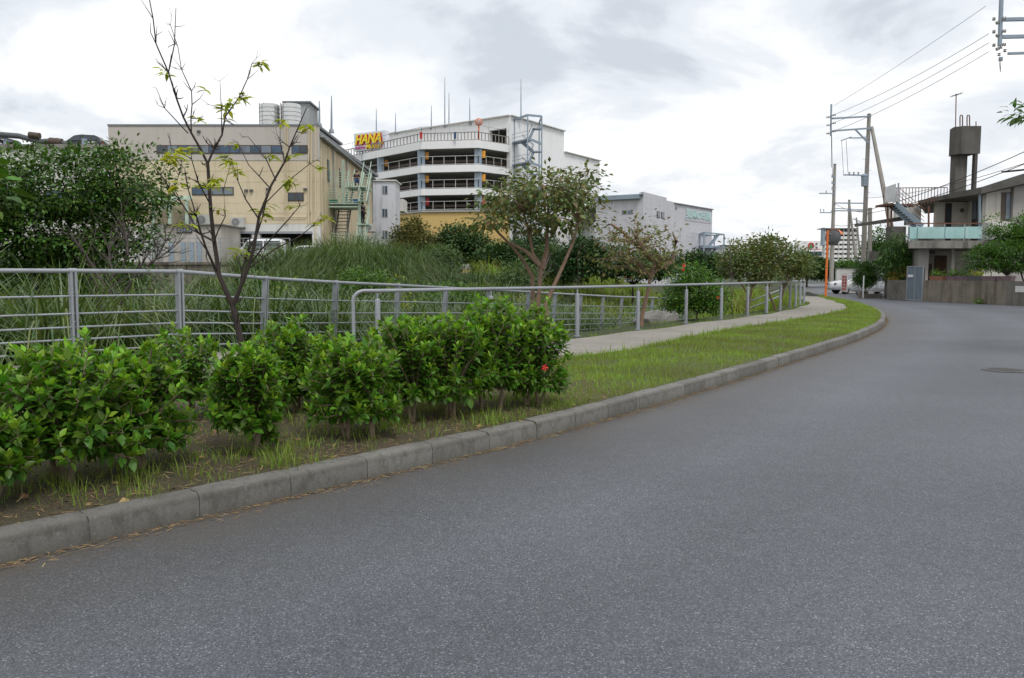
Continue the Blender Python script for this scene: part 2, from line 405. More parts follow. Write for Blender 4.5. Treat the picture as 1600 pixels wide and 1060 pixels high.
# ================================================================== SETTING
def resample(pts, n):
    p = np.array([tuple(q)[:2] for q in pts], float)
    # Catmull-Rom smoothing, then even spacing
    q = np.vstack([2 * p[0] - p[1], p, 2 * p[-1] - p[-2]])
    out = []
    for i in range(1, len(q) - 2):
        for t in np.linspace(0, 1, 24, endpoint=False):
            a, b, c, d = q[i - 1], q[i], q[i + 1], q[i + 2]
            out.append(.5 * ((2 * b) + (c - a) * t + (2 * a - 5 * b + 4 * c - d) * t * t + (3 * b - a - 3 * c + d) * t ** 3))
    out.append(p[-1]); out = np.array(out)
    s = np.r_[0, np.cumsum(np.linalg.norm(np.diff(out, axis=0), axis=1))]
    ss = np.linspace(0, s[-1], n)
    return np.c_[np.interp(ss, s, out[:, 0]), np.interp(ss, s, out[:, 1])], s[-1]
def left_normals(p):
    d = np.gradient(p, axis=0); d /= np.linalg.norm(d, axis=1)[:, None]
    return np.c_[-d[:, 1], d[:, 0]]
KERB = [(-14, -6.0), (-6.2, -.3), (-2.12, 4.15), (-.95, 5.42), (.3, 6.85), (2.31, 9.57), (4.63, 12.9), (7.7, 17.5), (10.6, 22.6), (13.5, 29.2), (16.2, 37.5), (18.9, 48), (23, 62), (32, 87), (48, 134)]
PATH_N = [(-17, -2.0), (-5.8, 8.5), (-3.0, 10.0), (.98, 11.85), (4.25, 16.9), (6.75, 20.4), (10.3, 25.55), (12.75, 30.2), (14.7, 36), (16.4, 41.6), (17.7, 46)]
PATH_F = [(-18.5, -.5), (-7.0, 10.3), (-4.7, 12.7), (-1.7, 12.75), (1.5, 15.8), (4.65, 20.2), (8.65, 26.1), (12.6, 33.8), (14.0, 38.1), (15.4, 43), (16.9, 46.8)]
EDGE = [(-70, -60), (-20, -4), (-6.8, 10.6), (-4.7, 13.0), (-2.0, 12.95), (13.1, 34.4), (16.9, 46.9), (20.5, 58), (30, 86), (46, 134), (44, 175), (-60, 300)]

def edge_t(x, y):
    x = np.asarray(x, float); y = np.asarray(y, float)
    best = np.full(x.shape, 1e9); sg = np.ones(x.shape)
    for (ax, ay), (bx, by) in zip(EDGE[:-1], EDGE[1:]):
        dx, dy = bx - ax, by - ay; l2 = dx * dx + dy * dy
        t = np.clip(((x - ax) * dx + (y - ay) * dy) / l2, 0, 1)
        d = np.hypot(x - ax - t * dx, y - ay - t * dy)
        c = dx * (y - ay) - dy * (x - ax)
        m = d < best
        best = np.where(m, d, best); sg = np.where(m, np.sign(c), sg)
    return best * sg
def far_level(x):
    return np.interp(x, [-60, -12, 2, 22, 60], [2.2, 2.1, 1.15, .2, .0])
def ground_z(x, y):
    x = np.asarray(x, float); y = np.asarray(y, float)
    t = edge_t(x, y)
    tf = np.interp(x, [-18, 0, 15, 40], [33, 19.5, 18, 16])
    zf = far_level(x)
    bumps = .12 * np.sin(x * .7 + y * .31) + .1 * np.sin(y * .9 - x * .4)
    u = t / tf
    z = np.interp(t, [-.6, -.15, .35, 1.3, 5.5, 9.5], [-.05, .1, .08, -.3, -1.2, -1.7])
    rise = np.clip((u - .62) / .38, 0, 1); rise = rise * rise * (3 - 2 * rise)
    z = np.where(t > 5, z * (1 - rise) + zf * rise, z)
    z = np.where((x < -14.6) & (y < 50.2), np.minimum(z, np.interp(y, [30, 46, 50], [-1.8, -.7, -.3])), z)
    z = np.where((t > 1.5) & (u < 1), z + bumps * np.clip((t - 1.5) / 4, 0, 1) * np.clip((1 - u) * 6, 0, 1), z)
    return z
# terrain sheet reaching the horizon
gx = np.unique(np.r_[np.linspace(-2500, -150, 12), np.linspace(-150, -48, 22), np.linspace(-48, 52, 126), np.linspace(52, 150, 20), np.linspace(150, 2500, 12)])
gy = np.unique(np.r_[np.linspace(-600, -20, 10), np.linspace(-20, 80, 126), np.linspace(80, 200, 30), np.linspace(200, 3000, 14)])
GX, GY = np.meshgrid(gx, gy)
GZ = ground_z(GX, GY)
nx, ny = len(gx), len(gy)
idx = np.arange(nx * ny).reshape(ny, nx)
FA = np.stack([idx[:-1, :-1], idx[:-1, 1:], idx[1:, 1:], idx[1:, :-1]], -1).reshape(-1, 4)
o = link('ground', np_mesh('ground', np.c_[GX.ravel(), GY.ravel(), GZ.ravel()], FA, mat=M['bank'], smooth=True)); tag(o, kind='structure')

# road: sheet from the kerb out to the right
kp, klen = resample(KERB, 240)
kn = left_normals(kp)
offs = [-.12, .05, .15, .3, .6, 1.0, 1.6, 2.4, 3.4, 4.6, 6.2, 9, 14, 24, 45]
V = []; E = []
for i, (p, n) in enumerate(zip(kp, kn)):
    far = np.interp(p[1], [33, 48, 62], [45, 9, 6.0])
    for o_ in offs:
        d = min(o_, far)
        V.append((p[0] - n[0] * d, p[1] - n[1] * d, 0.0)); E.append(max(0, o_) / 7.0)
m_ = len(offs); idx = np.arange(len(V)).reshape(-1, m_)
FA = np.stack([idx[:-1, :-1], idx[:-1, 1:], idx[1:, 1:], idx[1:, :-1]], -1).reshape(-1, 4)
o = link('road', np_mesh('road', V, FA, {'edge': E}, M['asphalt'])); tag(o, kind='structure')
# concrete yard and forecourt in front of the house and the parking wall
mb = MB(); mb.add([(60, -40, -.006), (60, 37, -.006), (60, 140, -.006), (20.5, 47, -.006), (17, 20, -.006), (12, -40, -.006)], [(0, 1, 2, 3, 4, 5)])
o = mb.build('forecourt', mat('forecourt_concrete', (.21, .205, .195), .9, .2, .7, bump=.3)); tag(o, kind='structure')

# path and planting verge
NS = 260
pn, _ = resample(PATH_N, NS); pf, _ = resample(PATH_F, NS)
Ks, _ = resample(KERB[:12], NS)
kin = Ks + left_normals(Ks) * .13
V = []
for a, b in zip(pn, pf):
    for k in range(7):
        q = a + (b - a) * k / 6
        V.append((q[0], q[1], .175 + .012 * math.sin(q[0] * 1.3 + q[1])))
idx = np.arange(len(V)).reshape(-1, 7)
FA = np.stack([idx[:-1, :-1], idx[:-1, 1:], idx[1:, 1:], idx[1:, :-1]], -1).reshape(-1, 4)
o = link('path', np_mesh('path', V, FA, mat=M['path'])); tag(o, kind='structure')
def verge_z(k, x, y):
    return .148 + .03 * np.sin(np.pi * k) + .02 * k + .012 * np.sin(x * 5.1 + y * 2.3) * np.sin(np.pi * k) + .012 * np.sin(y * 6.7 - x * 3.1) * np.sin(np.pi * k)
# the verge is split by nearest points: for every kerb point the matching point on the path edge
def match(q, line):
    d = np.linalg.norm(line - q, axis=1); return line[d.argmin()]
vin = kin.copy()
vout = np.array([match(q, pn) for q in kin])
for _k in range(6):
    vout[1:-1] = (vout[:-2] + vout[1:-1] * 2 + vout[2:]) / 4
MV = 15
V = []
for a, b in zip(vin, vout):
    d = (b - a); b2 = b + d / (np.linalg.norm(d) + 1e-6) * .06
    for k in range(MV):
        q = a + (b2 - a) * k / (MV - 1)
        V.append((q[0], q[1], float(verge_z(k / (MV - 1), q[0], q[1]))))
idx = np.arange(len(V)).reshape(-1, MV)
FA = np.stack([idx[:-1, :-1], idx[:-1, 1:], idx[1:, 1:], idx[1:, :-1]], -1).reshape(-1, 4)
o = link('planting_verge', np_mesh('planting_verge', V, FA, {'lawn': [min(1, max(0, (v[0] * .55 + v[1] * .3 - 2.45) / .8)) for v in V]}, M['soil'], smooth=True)); tag(o, kind='structure')
def on_verge(n, wfun):
    """random points on the verge, weighted"""
    i = rng.integers(0, NS - 1, n * 4); f = rng.random(n * 4); k = rng.random(n * 4)
    a = vin[i] + (vin[i + 1] - vin[i]) * f[:, None]; b = vout[i] + (vout[i + 1] - vout[i]) * f[:, None]
    w = np.linalg.norm(b - a, axis=1); w = w / w.max()
    q = a + (b - a) * k[:, None]
    keep = rng.random(n * 4) < w * wfun(q[:, 0], q[:, 1], k)
    q = q[keep]; k = k[keep]
    return q, k, verge_z(k, q[:, 0], q[:, 1])

# kerb: single stones on a mortar bed
kerb = thing('kerb', 'pale grey concrete kerb curving along the roadside verge', 'kerb', (0, 0, 0)); 
del kerb['category']; del kerb['label']; kerb['kind'] = 'structure'
prof = [(0, -.08), (0, .11), (.004, .13), (.014, .144), (.032, .151), (.13, .155), (.15, .15), (.15, -.08)]
def stone_mesh(Ls, seed):
    r = random.Random(seed); mb = MB(); ns = 5; np_ = len(prof)
    vs = []
    for i in range(ns):
        x = -Ls / 2 + Ls * i / (ns - 1)
        for (d, z) in prof:
            c = .003 if i in (0, ns - 1) else 0
            vs.append((x, d + (c if d < .02 else 0) + r.uniform(-.0015, .0015), z - (c if z > .1 else 0) + r.uniform(-.002, .002)))
    fs = [(i * np_ + j, i * np_ + (j + 1) % np_, (i + 1) * np_ + (j + 1) % np_, (i + 1) * np_ + j) for i in range(ns - 1) for j in range(np_)]
    fs += [tuple(range(np_)), tuple(reversed(range((ns - 1) * np_, ns * np_)))]
    mb.add(vs, fs); me = mb.mesh('kerb_stone', True); me.materials.append(M['kerb']); return me
stones = [stone_mesh(.592, s) for s in range(5)]
kd, L2 = resample(KERB[:13], 2400)
kdn = left_normals(kd)
step = .6 / L2 * 2399
i0 = 0.0; js = []
while i0 + step < 2399:
    a = kd[int(i0)]; b = kd[int(i0 + step)]
    c = (a + b) / 2; ang = math.atan2(b[1] - a[1], b[0] - a[0])
    if c[1] > 1.5:
        o = link('kerb_stone', random.choice(stones), kerb)
        o.location = (c[0], c[1], random.uniform(-.003, .003)); o.rotation_euler = (random.uniform(-.006, .006), random.uniform(-.004, .004), ang + random.uniform(-.004, .004))
    i0 += step
V = []
for p, n in zip(kd[::8], kdn[::8]):
    for d, z in ((.01, -.05), (.01, .112), (.034, .128), (.135, .138), (.135, -.05)):
        V.append((p[0] + n[0] * d, p[1] + n[1] * d, z))
idx = np.arange(len(V)).reshape(-1, 5)
FA = np.stack([idx[:-1, :-1], idx[:-1, 1:], idx[1:, 1:], idx[1:, :-1]], -1).reshape(-1, 4)
link('mortar_bed', np_mesh('mortar_bed', V, FA, mat=M['mortar']), kerb)

# manhole cover in the road
mh = G(1570, 579, 0)
t = thing('manhole_cover', 'round iron manhole cover set in the asphalt near the right edge', 'manhole cover', mh)
MB().lathe(mh, [(.31, .004), (.31, .009), (.27, .009), (.27, .006)], 40).build('rim', M['iron'], t)
mb = MB().lathe(mh, [(.262, .002), (.262, .0075)], 40)
for i in range(-4, 5):
    for j in range(-4, 5):
        if math.hypot(i, j) * .055 < .23: mb.box(mh.x + i * .055 - .018, mh.x + i * .055 + .018, mh.y + j * .055 - .012, mh.y + j * .055 + .012, .0075, .0115)
mb.build('lid', M['iron'], t)

# ------------------------------------------------------------------ railings
def top_y(px, tab):
    return float(np.interp(px, [a for a, b in tab], [b for a, b in tab]))
# slatted railing along the ramp, leaning inwards
tab = [(-60, 423), (0, 423), (113, 423.5), (280, 424.5), (415, 435), (525, 441.5), (622, 446), (697, 450), (764, 453.5), (826, 456.5), (868, 459), (908, 461), (943, 463), (972, 464.5), (997, 465), (1020, 465.5), (1039, 466), (1056, 466), (1072, 466)]
def cant_pt(px):
    k = (px - 800) / F
    if px >= 280:
        q = (k * 12 + 5) / (13.3 - 24.6 * k); X, Y = -5 + 13.3 * q, 12 + 24.6 * q
    else:   # left leg from (-5,12) towards (-6.6,10.3)
        q = (k * 12 + 5) / (-1.6 + 1.7 * k); X, Y = -5 - 1.6 * q, 12 - 1.7 * q
    return X, Y
posts = [-55, 113, 280, 415, 525, 622, 697, 764, 826, 868, 908, 943, 972, 997, 1020, 1039, 1056, 1072]
tops = []
for px in posts:
    X, Y = cant_pt(px); tops.append(P(px, top_y(px, tab), Y))
fence = thing('ramp_railing', 'long grey five-rail railing running behind the path and down the ramp', 'railing', (-5, 12, .1))
dirs = []
for i in range(len(tops)):
    d = tops[min(i + 1, len(tops) - 1)] - tops[max(i - 1, 0)]; d.z = 0; dirs.append(d.normalized())
for i, (px, tp) in enumerate(zip(posts, tops)):
    d = dirs[i]; nrm = Vector((d.y, -d.x, 0))   # towards the path
    lean = .12 if px > 300 else .02
    bot = tp - Vector((0, 0, 1.42)) - nrm * lean
    for s_ in ((-1, 1) if px > 280 else (-1.35, 1.35)):
        mb = MB(); mb.beam(tp - Vector((0, 0, .02)) + d * (s_ * .021), bot + d * (s_ * .021), .024 if px > 300 else .03, .1, up=nrm)
        mb.build('post', M['galv'], fence)
    mb = MB(); mb.tube([tp - d * .05, tp + d * .05], .039, 10); mb.build('collar', M['galv'], fence, smooth=True)
    for dz in (.3, .7): 
        c = tp.lerp(bot, dz / 1.42 * 1.0)
        MB().tube([c - d * .034, c + d * .034], .012, 6).build('bolt', M['galv'], fence)
mb = MB(); mb.tube(tops, .031, 10); mb.build('top_rail', M['galv'], fence, smooth=True)
for off in (.345, .585, .77, .94, 1.11):
    pts = []
    for i, (px, tp) in enumerate(zip(posts, tops)):
        nrm = Vector((dirs[i].y, -dirs[i].x, 0)); lean = (.12 if px > 300 else .02) * off / 1.42
        pts.append(tp - Vector((0, 0, off)) - nrm * (lean - .0))
    MB().tube(pts, .0135, 8).build('rail', M['galv'], fence, smooth=True)
# handrail on round posts along the upper path
hp_px = [(590, 12.4), (767, 14.25), (902, 16.0), (997, 18.0), (1072, 20.3), (1127, 22.2), (1168, 24.1), (1198, 26.1), (1219, 28.0), (1234, 29.8), (1243, 31.5), (1250, 33.3), (1256, 35.2)]
rail_z = 1.155
hr = thing('path_handrail', 'single-rail grey handrail on round posts along the curving path', 'railing', (-2.1, 12.4, .17))
hp = []
for px, Y in hp_px:
    hp.append(Vector(((px - 800) / F * Y * 1.0, Y, rail_z)))
start = hp[0] + Vector((-.36, -.1, 0))
for i, p in enumerate(hp):
    mb = MB().lathe((p.x, p.y, .05), [(.043, 0), (.043, .96), (.041, .972), (.032, .98), (.0, .981)], 16); po = mb.build('post', M['galv'], hr, smooth=True)
    MB().lathe((p.x, p.y, 1.02), [(.016, 0), (.016, .1)], 10).build('bracket', M['galv'], hr, smooth=True)
    MB().lathe((p.x, p.y, .165), [(.07, 0), (.07, .016), (.045, .02)], 16).build('base_flange', M['galv'], hr)
rp = [Vector((start.x, start.y, .15)), Vector((start.x, start.y, rail_z - .16))]
for k in range(1, 7):
    a = k / 6 * math.pi / 2
    rp.append(Vector((start.x + .16 * (1 - math.cos(a)), start.y + .05 * (1 - math.cos(a)), rail_z - .16 + .16 * math.sin(a))))
rp += hp[0:]
MB().tube(rp, .029, 12).build('top_rail', M['galv'], hr, smooth=True)
# far end of the handrail turns down to the river: a stepped double rail
sr = thing('stair_handrail', 'pair of sloping grey stair rails among the shrubs by the bend', 'railing', G(1165, 485, .1))
a = P(1166, 473, 29.0); b = P(1222, 452, 33.5)
for dz in (0, -.26):
    MB().tube([a + Vector((0, 0, dz)), b + Vector((0, 0, dz))], .028, 8).build('rail', M['galv'], sr, smooth=True)
for q in (0.02, .5, .98):
    c = a.lerp(b, q); MB().tube([c, c - Vector((0, 0, 1.5))], .025, 8).build('post', M['galv'], sr, smooth=True)
# low panel railing on the far bank and by the far road
def simple_rail(name, label, a, b, n, h, nr, m=M['galv'], cat='railing', r=.025):
    a = Vector(a); b = Vector(b)
    t = thing(name, label, cat, a)
    for i in range(n):
        p = a.lerp(b, i / (n - 1)); MB().beam(p - Vector((0, 0, .3)), p + Vector((0, 0, h)), r * 2, r * 2).build('post', m, t)
    for k in range(nr):
        z = h * (1 - k / max(nr, 1) * .9) + (.0)
        MB().beam(a + Vector((0, 0, z)), b + Vector((0, 0, z)), r * 1.5, r * 1.6).build('rail', m, t)
    return t
simple_rail('bank_railing', 'short grey ladder-like railing on the far bank below the trees', P(650, 443, 54), P(765, 443, 54.6), 15, .42, 2, r=.035)
simple_rail('roadside_railing', 'pale railing beside the far end of the road before the dark trees', P(1252, 443.5, 128), P(1300, 444, 126), 12, 1.0, 4, r=.045)

# retaining wall on the far bank, vertical boards marked in the concrete
rw = thing('retaining_wall', 'stained concrete retaining wall along the far bank at the left', 'wall', (-30, 50, 0))
for i in range(18):
    x0 = -46 + i * 1.72
    MB().box(x0 + .02, x0 + 1.70, 49.6 + .02 * (i % 2), 50.3, -1.5, 2.02 + .01 * (i % 3)).build('panel', M['ret'], rw)
MB().box(-46.1, -15, 49.5, 50.4, 2.04, 2.2).build('coping', M['ret'], rw)
simple_rail('yard_fence', 'grey five-bar metal fence above the retaining wall in front of the cream building', (-30.5, 50.8, 2.2), (-14.3, 51.6, 2.2), 12, 1.55, 5, r=.028, cat='fence')

# boulder
def boulder(name, label, c, s, seed):
    bm = bmesh.new(); bmesh.ops.create_icosphere(bm, subdivisions=3, radius=1)
    r = np.random.default_rng(seed); dirs_ = r.normal(size=(14, 3)); dirs_ /= np.linalg.norm(dirs_, axis=1)[:, None]; lim = r.uniform(.6, .95, 14)
    for v in bm.verts:
        for d, l in zip(dirs_, lim):
            k = v.co.x * d[0] + v.co.y * d[1] + v.co.z * d[2]
            if k > l: v.co -= Vector(d) * (k - l) * .85
        v.co = Vector((v.co.x * s[0], v.co.y * s[1], v.co.z * s[2]))
    me = bpy.data.meshes.new(name); bm.to_mesh(me); bm.free(); me.materials.append(M['rock'])
    o = link(name, me); o.location = c; return tag(o, label, 'rock')
c = P(1026, 497, 27.5); boulder('boulder', 'rough grey boulder lying behind the railings near the slender tree', (c.x, c.y, c.z - .15), (1.0, .7, .55), 3)

# ================================================================== VEGETATION
LEAF_HIB_V = np.array([(0, 0, 0), (-.16, .16, .03), (-.29, .40, .055), (-.2, .68, .04), (0, .3, -.02), (0, .62, -.03), (0, 1, -.1), (.16, .16, .03), (.29, .40, .055), (.2, .68, .04)])
LEAF_HIB_F = [(0, 1, 4), (1, 2, 5, 4)] # placeholder, triangulated below
LEAF_HIB_F = np.array([(0, 4, 1), (1, 4, 2), (2, 4, 5), (2, 5, 3), (3, 5, 6), (0, 7, 4), (7, 8, 4), (8, 5, 4), (8, 9, 5), (9, 6, 5)])
LEAF_S_V = np.array([(0, 0, 0), (-.26, .45, .07), (0, .5, 0), (0, 1, -.06), (.26, .45, .07)])
LEAF_S_F = np.array([(0, 2, 1), (1, 2, 3), (0, 4, 2), (4, 3, 2)])
LEAF_L_V = np.array([(0, 0, 0), (-.13, .3, .04), (-.12, .62, -.05), (0, .33, 0), (0, .68, -.1), (0, 1, -.3), (.13, .3, .04), (.12, .62, -.05)])
LEAF_L_F = np.array([(0, 3, 1), (1, 3, 4), (1, 4, 2), (2, 4, 5), (0, 6, 3), (6, 4, 3), (6, 7, 4), (7, 5, 4)])
def blade_t(bend, droop, w, nseg=4):
    vs = []; fs = []
    for i in range(nseg + 1):
        s = i / nseg
        y = bend * s ** 1.6; z = s - droop * s ** 3
        ww = w * (1 - s ** 1.5) * .5 + (.0008 if i == nseg else 0)
        vs += [(-ww, y, z), (ww, y, z)]
    for i in range(nseg):
        a = 2 * i; fs += [(a, a + 1, a + 3), (a, a + 3, a + 2)]
    return np.array(vs), np.array(fs)
def unit(a):
    return a / (np.linalg.norm(a, axis=-1, keepdims=True) + 1e-9)
def frames(axis, up):
    """columns: side, axis, normal"""
    axis = unit(axis); side = unit(np.cross(axis, up)); nrm = np.cross(side, axis)
    return np.stack([side, axis, nrm], -1)
def scatter(TV, TF, pos, Rm, sc, age, rnd):
    n = len(pos); k = len(TV)
    V = np.einsum('nij,kj->nki', Rm, TV) * np.asarray(sc).reshape(-1, 1, 1) + pos[:, None, :]
    Fc = (TF[None] + (np.arange(n) * k)[:, None, None]).reshape(-1, TF.shape[1])
    return V.reshape(-1, 3), Fc, np.repeat(age, k), np.repeat(rnd, k)
def scatter_mesh(name, packs, m, parent=None, smooth=False, off=(0, 0, 0)):
    Vs, Fs, As, Rs = [], [], [], []; n = 0
    for V, Fc, a, r in packs:
        Vs.append(V - np.array(off)); Fs.append(Fc + n); As.append(a); Rs.append(r); n += len(V)
    me = np_mesh(name, np.concatenate(Vs), np.concatenate(Fs), {'age': np.concatenate(As), 'rnd': np.concatenate(Rs)}, m, smooth)
    return link(name, me, parent)
def leaf_var(TV, TF, m, nm):
    out = []
    for age in (0.05, .35, .65, .95):
        for rn in (.2, .5, .8):
            out.append(np_mesh(nm, TV, TF, {'age': [age] * len(TV), 'rnd': [rn] * len(TV)}, m, True))
    return out
def leaf_objects(parent, off, variants, pos, Rm, sc, age, rnd, name='leaf'):
    for i in range(len(pos)):
        a = min(3, int(age[i] * 4)); r_ = min(2, int(rnd[i] * 3))
        o = bpy.data.objects.new(name, variants[a * 3 + r_])
        mw = Matrix([[Rm[i, 0, 0] * sc[i], Rm[i, 0, 1] * sc[i], Rm[i, 0, 2] * sc[i], pos[i, 0] - off[0]],
                     [Rm[i, 1, 0] * sc[i], Rm[i, 1, 1] * sc[i], Rm[i, 1, 2] * sc[i], pos[i, 1] - off[1]],
                     [Rm[i, 2, 0] * sc[i], Rm[i, 2, 1] * sc[i], Rm[i, 2, 2] * sc[i], pos[i, 2] - off[2]], [0, 0, 0, 1]])
        o.parent = parent; o.matrix_local = mw
        col.objects.link(o)
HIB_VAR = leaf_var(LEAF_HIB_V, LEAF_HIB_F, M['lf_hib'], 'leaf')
def ground_at(x, y):
    return float(ground_z(np.array([x]), np.array([y]))[0])

# ---- hedge of hibiscus bushes
def hibiscus(px, base_d, half_w, h, depth, label, seed, shoots=58, zb=.16, nobj=300, stems=((0, 0),), leaf=.072, group='hibiscus bushes in the roadside hedge', low=.2):
    r = np.random.default_rng(seed)
    bx = (px - 800) / F * base_d; by = base_d
    t = thing('hibiscus_bush', label, 'bush', (bx, by, zb), group=group)
    stem_b = MB(); pos = []; ax = []; up = []; sc = []; age = []
    shoots = int(shoots * 1.3)
    for k in range(shoots):
        th = 2 * math.pi * (k * .618 + r.random() * .12); q = (k + .5) / shoots
        # end of the shoot on an uneven dome
        el = math.acos(1 - q * 1.22) if q < .82 else math.pi / 2 * (.98 + .12 * r.random())
        rad = r.uniform(.78, 1.08)
        e = np.array([math.sin(el) * math.cos(th) * half_w * rad, math.sin(el) * math.sin(th) * depth * rad, low + (h - low) * (.42 + .58 * math.cos(el)) * r.uniform(.86, 1.1)])
        if el < .9 and r.random() < .22: e = e * np.array([.85, .85, 1.0]); e[2] += r.uniform(.03, .09)
        if el > 1.3: e[2] = r.uniform(low * .8, h * .55)
        s0 = stems[k % len(stems)]
        b = np.array([s0[0] * half_w, s0[1] * depth, low * .75])
        mid = b * .45 + e * .55 + np.array([0, 0, .06]) - np.array([e[0], e[1], 0]) * .08
        ts = np.linspace(0, 1, 6)
        curve = ((1 - ts) ** 2)[:, None] * b + (2 * ts * (1 - ts))[:, None] * mid + (ts ** 2)[:, None] * e
        e2 = curve[-1] + np.array([r.normal(0, .02), r.normal(0, .02), r.uniform(.01, .07)])
        curve = np.vstack([curve, e2])
        stem_b.tube([Vector((bx + c[0], by + c[1], zb + c[2])) for c in curve], [.006, .0055, .005, .0045, .004, .003, .002], 5)
        nl = int(r.integers(24, 36))
        for j in range(nl):
            f = .26 + .74 * (j / (nl - 1)) ** .85
            i = min(5, int(f * 6)); c = curve[i] + (curve[i + 1] - curve[i]) * (f * 6 - i) if f < 1 else curve[-1]
            d = unit(curve[min(i + 1, 6)] - curve[i]); phi = j * 2.4 + r.normal(0, .3)
            a1 = unit(np.cross(d, np.array([.31, .77, .2]))); a2 = np.cross(d, a1)
            out = a1 * math.cos(phi) + a2 * math.sin(phi)
            spread = 1.25 - .75 * max(0, f - .7) / .3
            lx = d * math.cos(spread) + out * math.sin(spread) + np.array([0, 0, -.12 + .3 * (f - .5)])
            lx = lx + r.normal(0, .16, 3)
            pos.append(c + unit(lx) * .012); ax.append(lx); up.append(np.array([0, 0, 1.0]) + r.normal(0, .28, 3) + d * .35)
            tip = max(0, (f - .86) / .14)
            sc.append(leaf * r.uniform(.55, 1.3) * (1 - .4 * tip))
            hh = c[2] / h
            age.append(np.clip(.2 + .26 * r.random() + .6 * tip + .3 * max(0, f - .6) * (1 if hh > .55 else .4), 0, 1))  # young shoot tips; upper leaves also coloured lighter to stand in for sky light
    pos = np.array(pos) + np.array([bx, by, zb]); Rm = frames(np.array(ax), np.array(up)); sc = np.array(sc); age = np.array(age); rnd = r.random(len(pos))
    # stems
    for s0 in stems:
        for k in range(2):
            a = np.array([bx + s0[0] * half_w * .8, by + s0[1] * depth * .8, zb - .05]); b = np.array([bx + s0[0] * half_w + r.normal(0, .05), by + s0[1] * depth + r.normal(0, .05), zb + low * 1.25])
            m2 = (a + b) / 2 + r.normal(0, .012, 3)
            MB().tube([a, m2, b], [.017 + .005 * r.random(), .014, .01], 8).build('stem', M['bark_tan'], t, smooth=True)
    stem_b.build('twigs', M['bark_tan'], t)['kind'] = 'stuff'
    # nearest (largest) leaves as single objects, the rest joined
    cam_dir = unit(np.array([-bx, -by, 0.0])); out = (pos - np.array([bx, by, zb + h * .45]))
    score = (out @ cam_dir) / depth + .55 * out[:, 2] / h + .1 * rnd
    order = np.argsort(-score); a = order[:nobj]; b = order[nobj:]
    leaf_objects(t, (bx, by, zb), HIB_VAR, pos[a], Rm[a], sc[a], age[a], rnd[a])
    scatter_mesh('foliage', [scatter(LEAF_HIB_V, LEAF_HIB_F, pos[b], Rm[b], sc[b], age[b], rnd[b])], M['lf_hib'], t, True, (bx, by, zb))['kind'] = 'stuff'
    return t
def flower(p, label, size=.06, petals=5):
    p = Vector(p)
    t = thing('hibiscus_flower', label, 'flower', p)
    for k in range(petals):
        a = 2 * math.pi * k / petals; d = Vector((math.cos(a), -.35, math.sin(a))); s = Vector((-math.sin(a), 0, math.cos(a)))
        mb = MB(); q = size
        mb.add([p, p + d * q * .5 + s * q * .32, p + d * q + s * q * .2 + Vector((0, .01, 0)), p + d * q * 1.05 - s * q * .15, p + d * q * .5 - s * q * .32, p + d * q * .6 + Vector((0, -.01, 0))], [(0, 1, 5), (1, 2, 5), (2, 3, 5), (3, 4, 5), (4, 0, 5)])
        mb.build('petal', M['petal'], t, smooth=True)
    MB().tube([p, p + Vector((.1, -.8, .15)) * size], [.004, .002], 5).build('stamen', M['yellow'], t)
    return t
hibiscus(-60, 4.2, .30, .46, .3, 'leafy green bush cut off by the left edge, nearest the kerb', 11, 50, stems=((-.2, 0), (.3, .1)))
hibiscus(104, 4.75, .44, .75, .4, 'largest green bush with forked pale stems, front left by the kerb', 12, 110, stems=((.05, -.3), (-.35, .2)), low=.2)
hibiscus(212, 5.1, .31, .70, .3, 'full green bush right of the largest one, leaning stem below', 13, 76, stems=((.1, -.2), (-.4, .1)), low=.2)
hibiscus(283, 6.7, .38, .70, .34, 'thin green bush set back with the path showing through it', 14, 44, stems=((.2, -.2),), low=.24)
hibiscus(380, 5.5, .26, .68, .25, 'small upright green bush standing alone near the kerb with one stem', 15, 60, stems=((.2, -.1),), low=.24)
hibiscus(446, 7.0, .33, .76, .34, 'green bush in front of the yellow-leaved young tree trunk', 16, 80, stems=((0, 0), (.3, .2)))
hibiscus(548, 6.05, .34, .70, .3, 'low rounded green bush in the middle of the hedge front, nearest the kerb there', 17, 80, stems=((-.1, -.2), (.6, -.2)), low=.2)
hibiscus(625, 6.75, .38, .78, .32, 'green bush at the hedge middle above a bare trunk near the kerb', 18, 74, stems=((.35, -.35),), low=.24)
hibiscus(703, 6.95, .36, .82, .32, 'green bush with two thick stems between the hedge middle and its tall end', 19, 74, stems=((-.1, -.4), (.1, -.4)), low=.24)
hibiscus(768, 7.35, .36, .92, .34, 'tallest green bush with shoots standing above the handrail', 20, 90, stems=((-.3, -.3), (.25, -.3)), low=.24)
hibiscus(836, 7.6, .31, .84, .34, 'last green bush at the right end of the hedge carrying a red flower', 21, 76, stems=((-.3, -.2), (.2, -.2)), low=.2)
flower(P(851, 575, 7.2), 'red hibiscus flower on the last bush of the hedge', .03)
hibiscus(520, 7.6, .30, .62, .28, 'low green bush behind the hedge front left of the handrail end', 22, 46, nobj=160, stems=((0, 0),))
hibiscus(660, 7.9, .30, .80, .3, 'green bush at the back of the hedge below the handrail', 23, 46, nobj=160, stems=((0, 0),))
hibiscus(415, 5.62, .07, .14, .06, 'tiny green seedling with dark red bud beside the lone small bush', 24, 5, nobj=60, stems=((0, 0),), low=.04, leaf=.05, group=None)

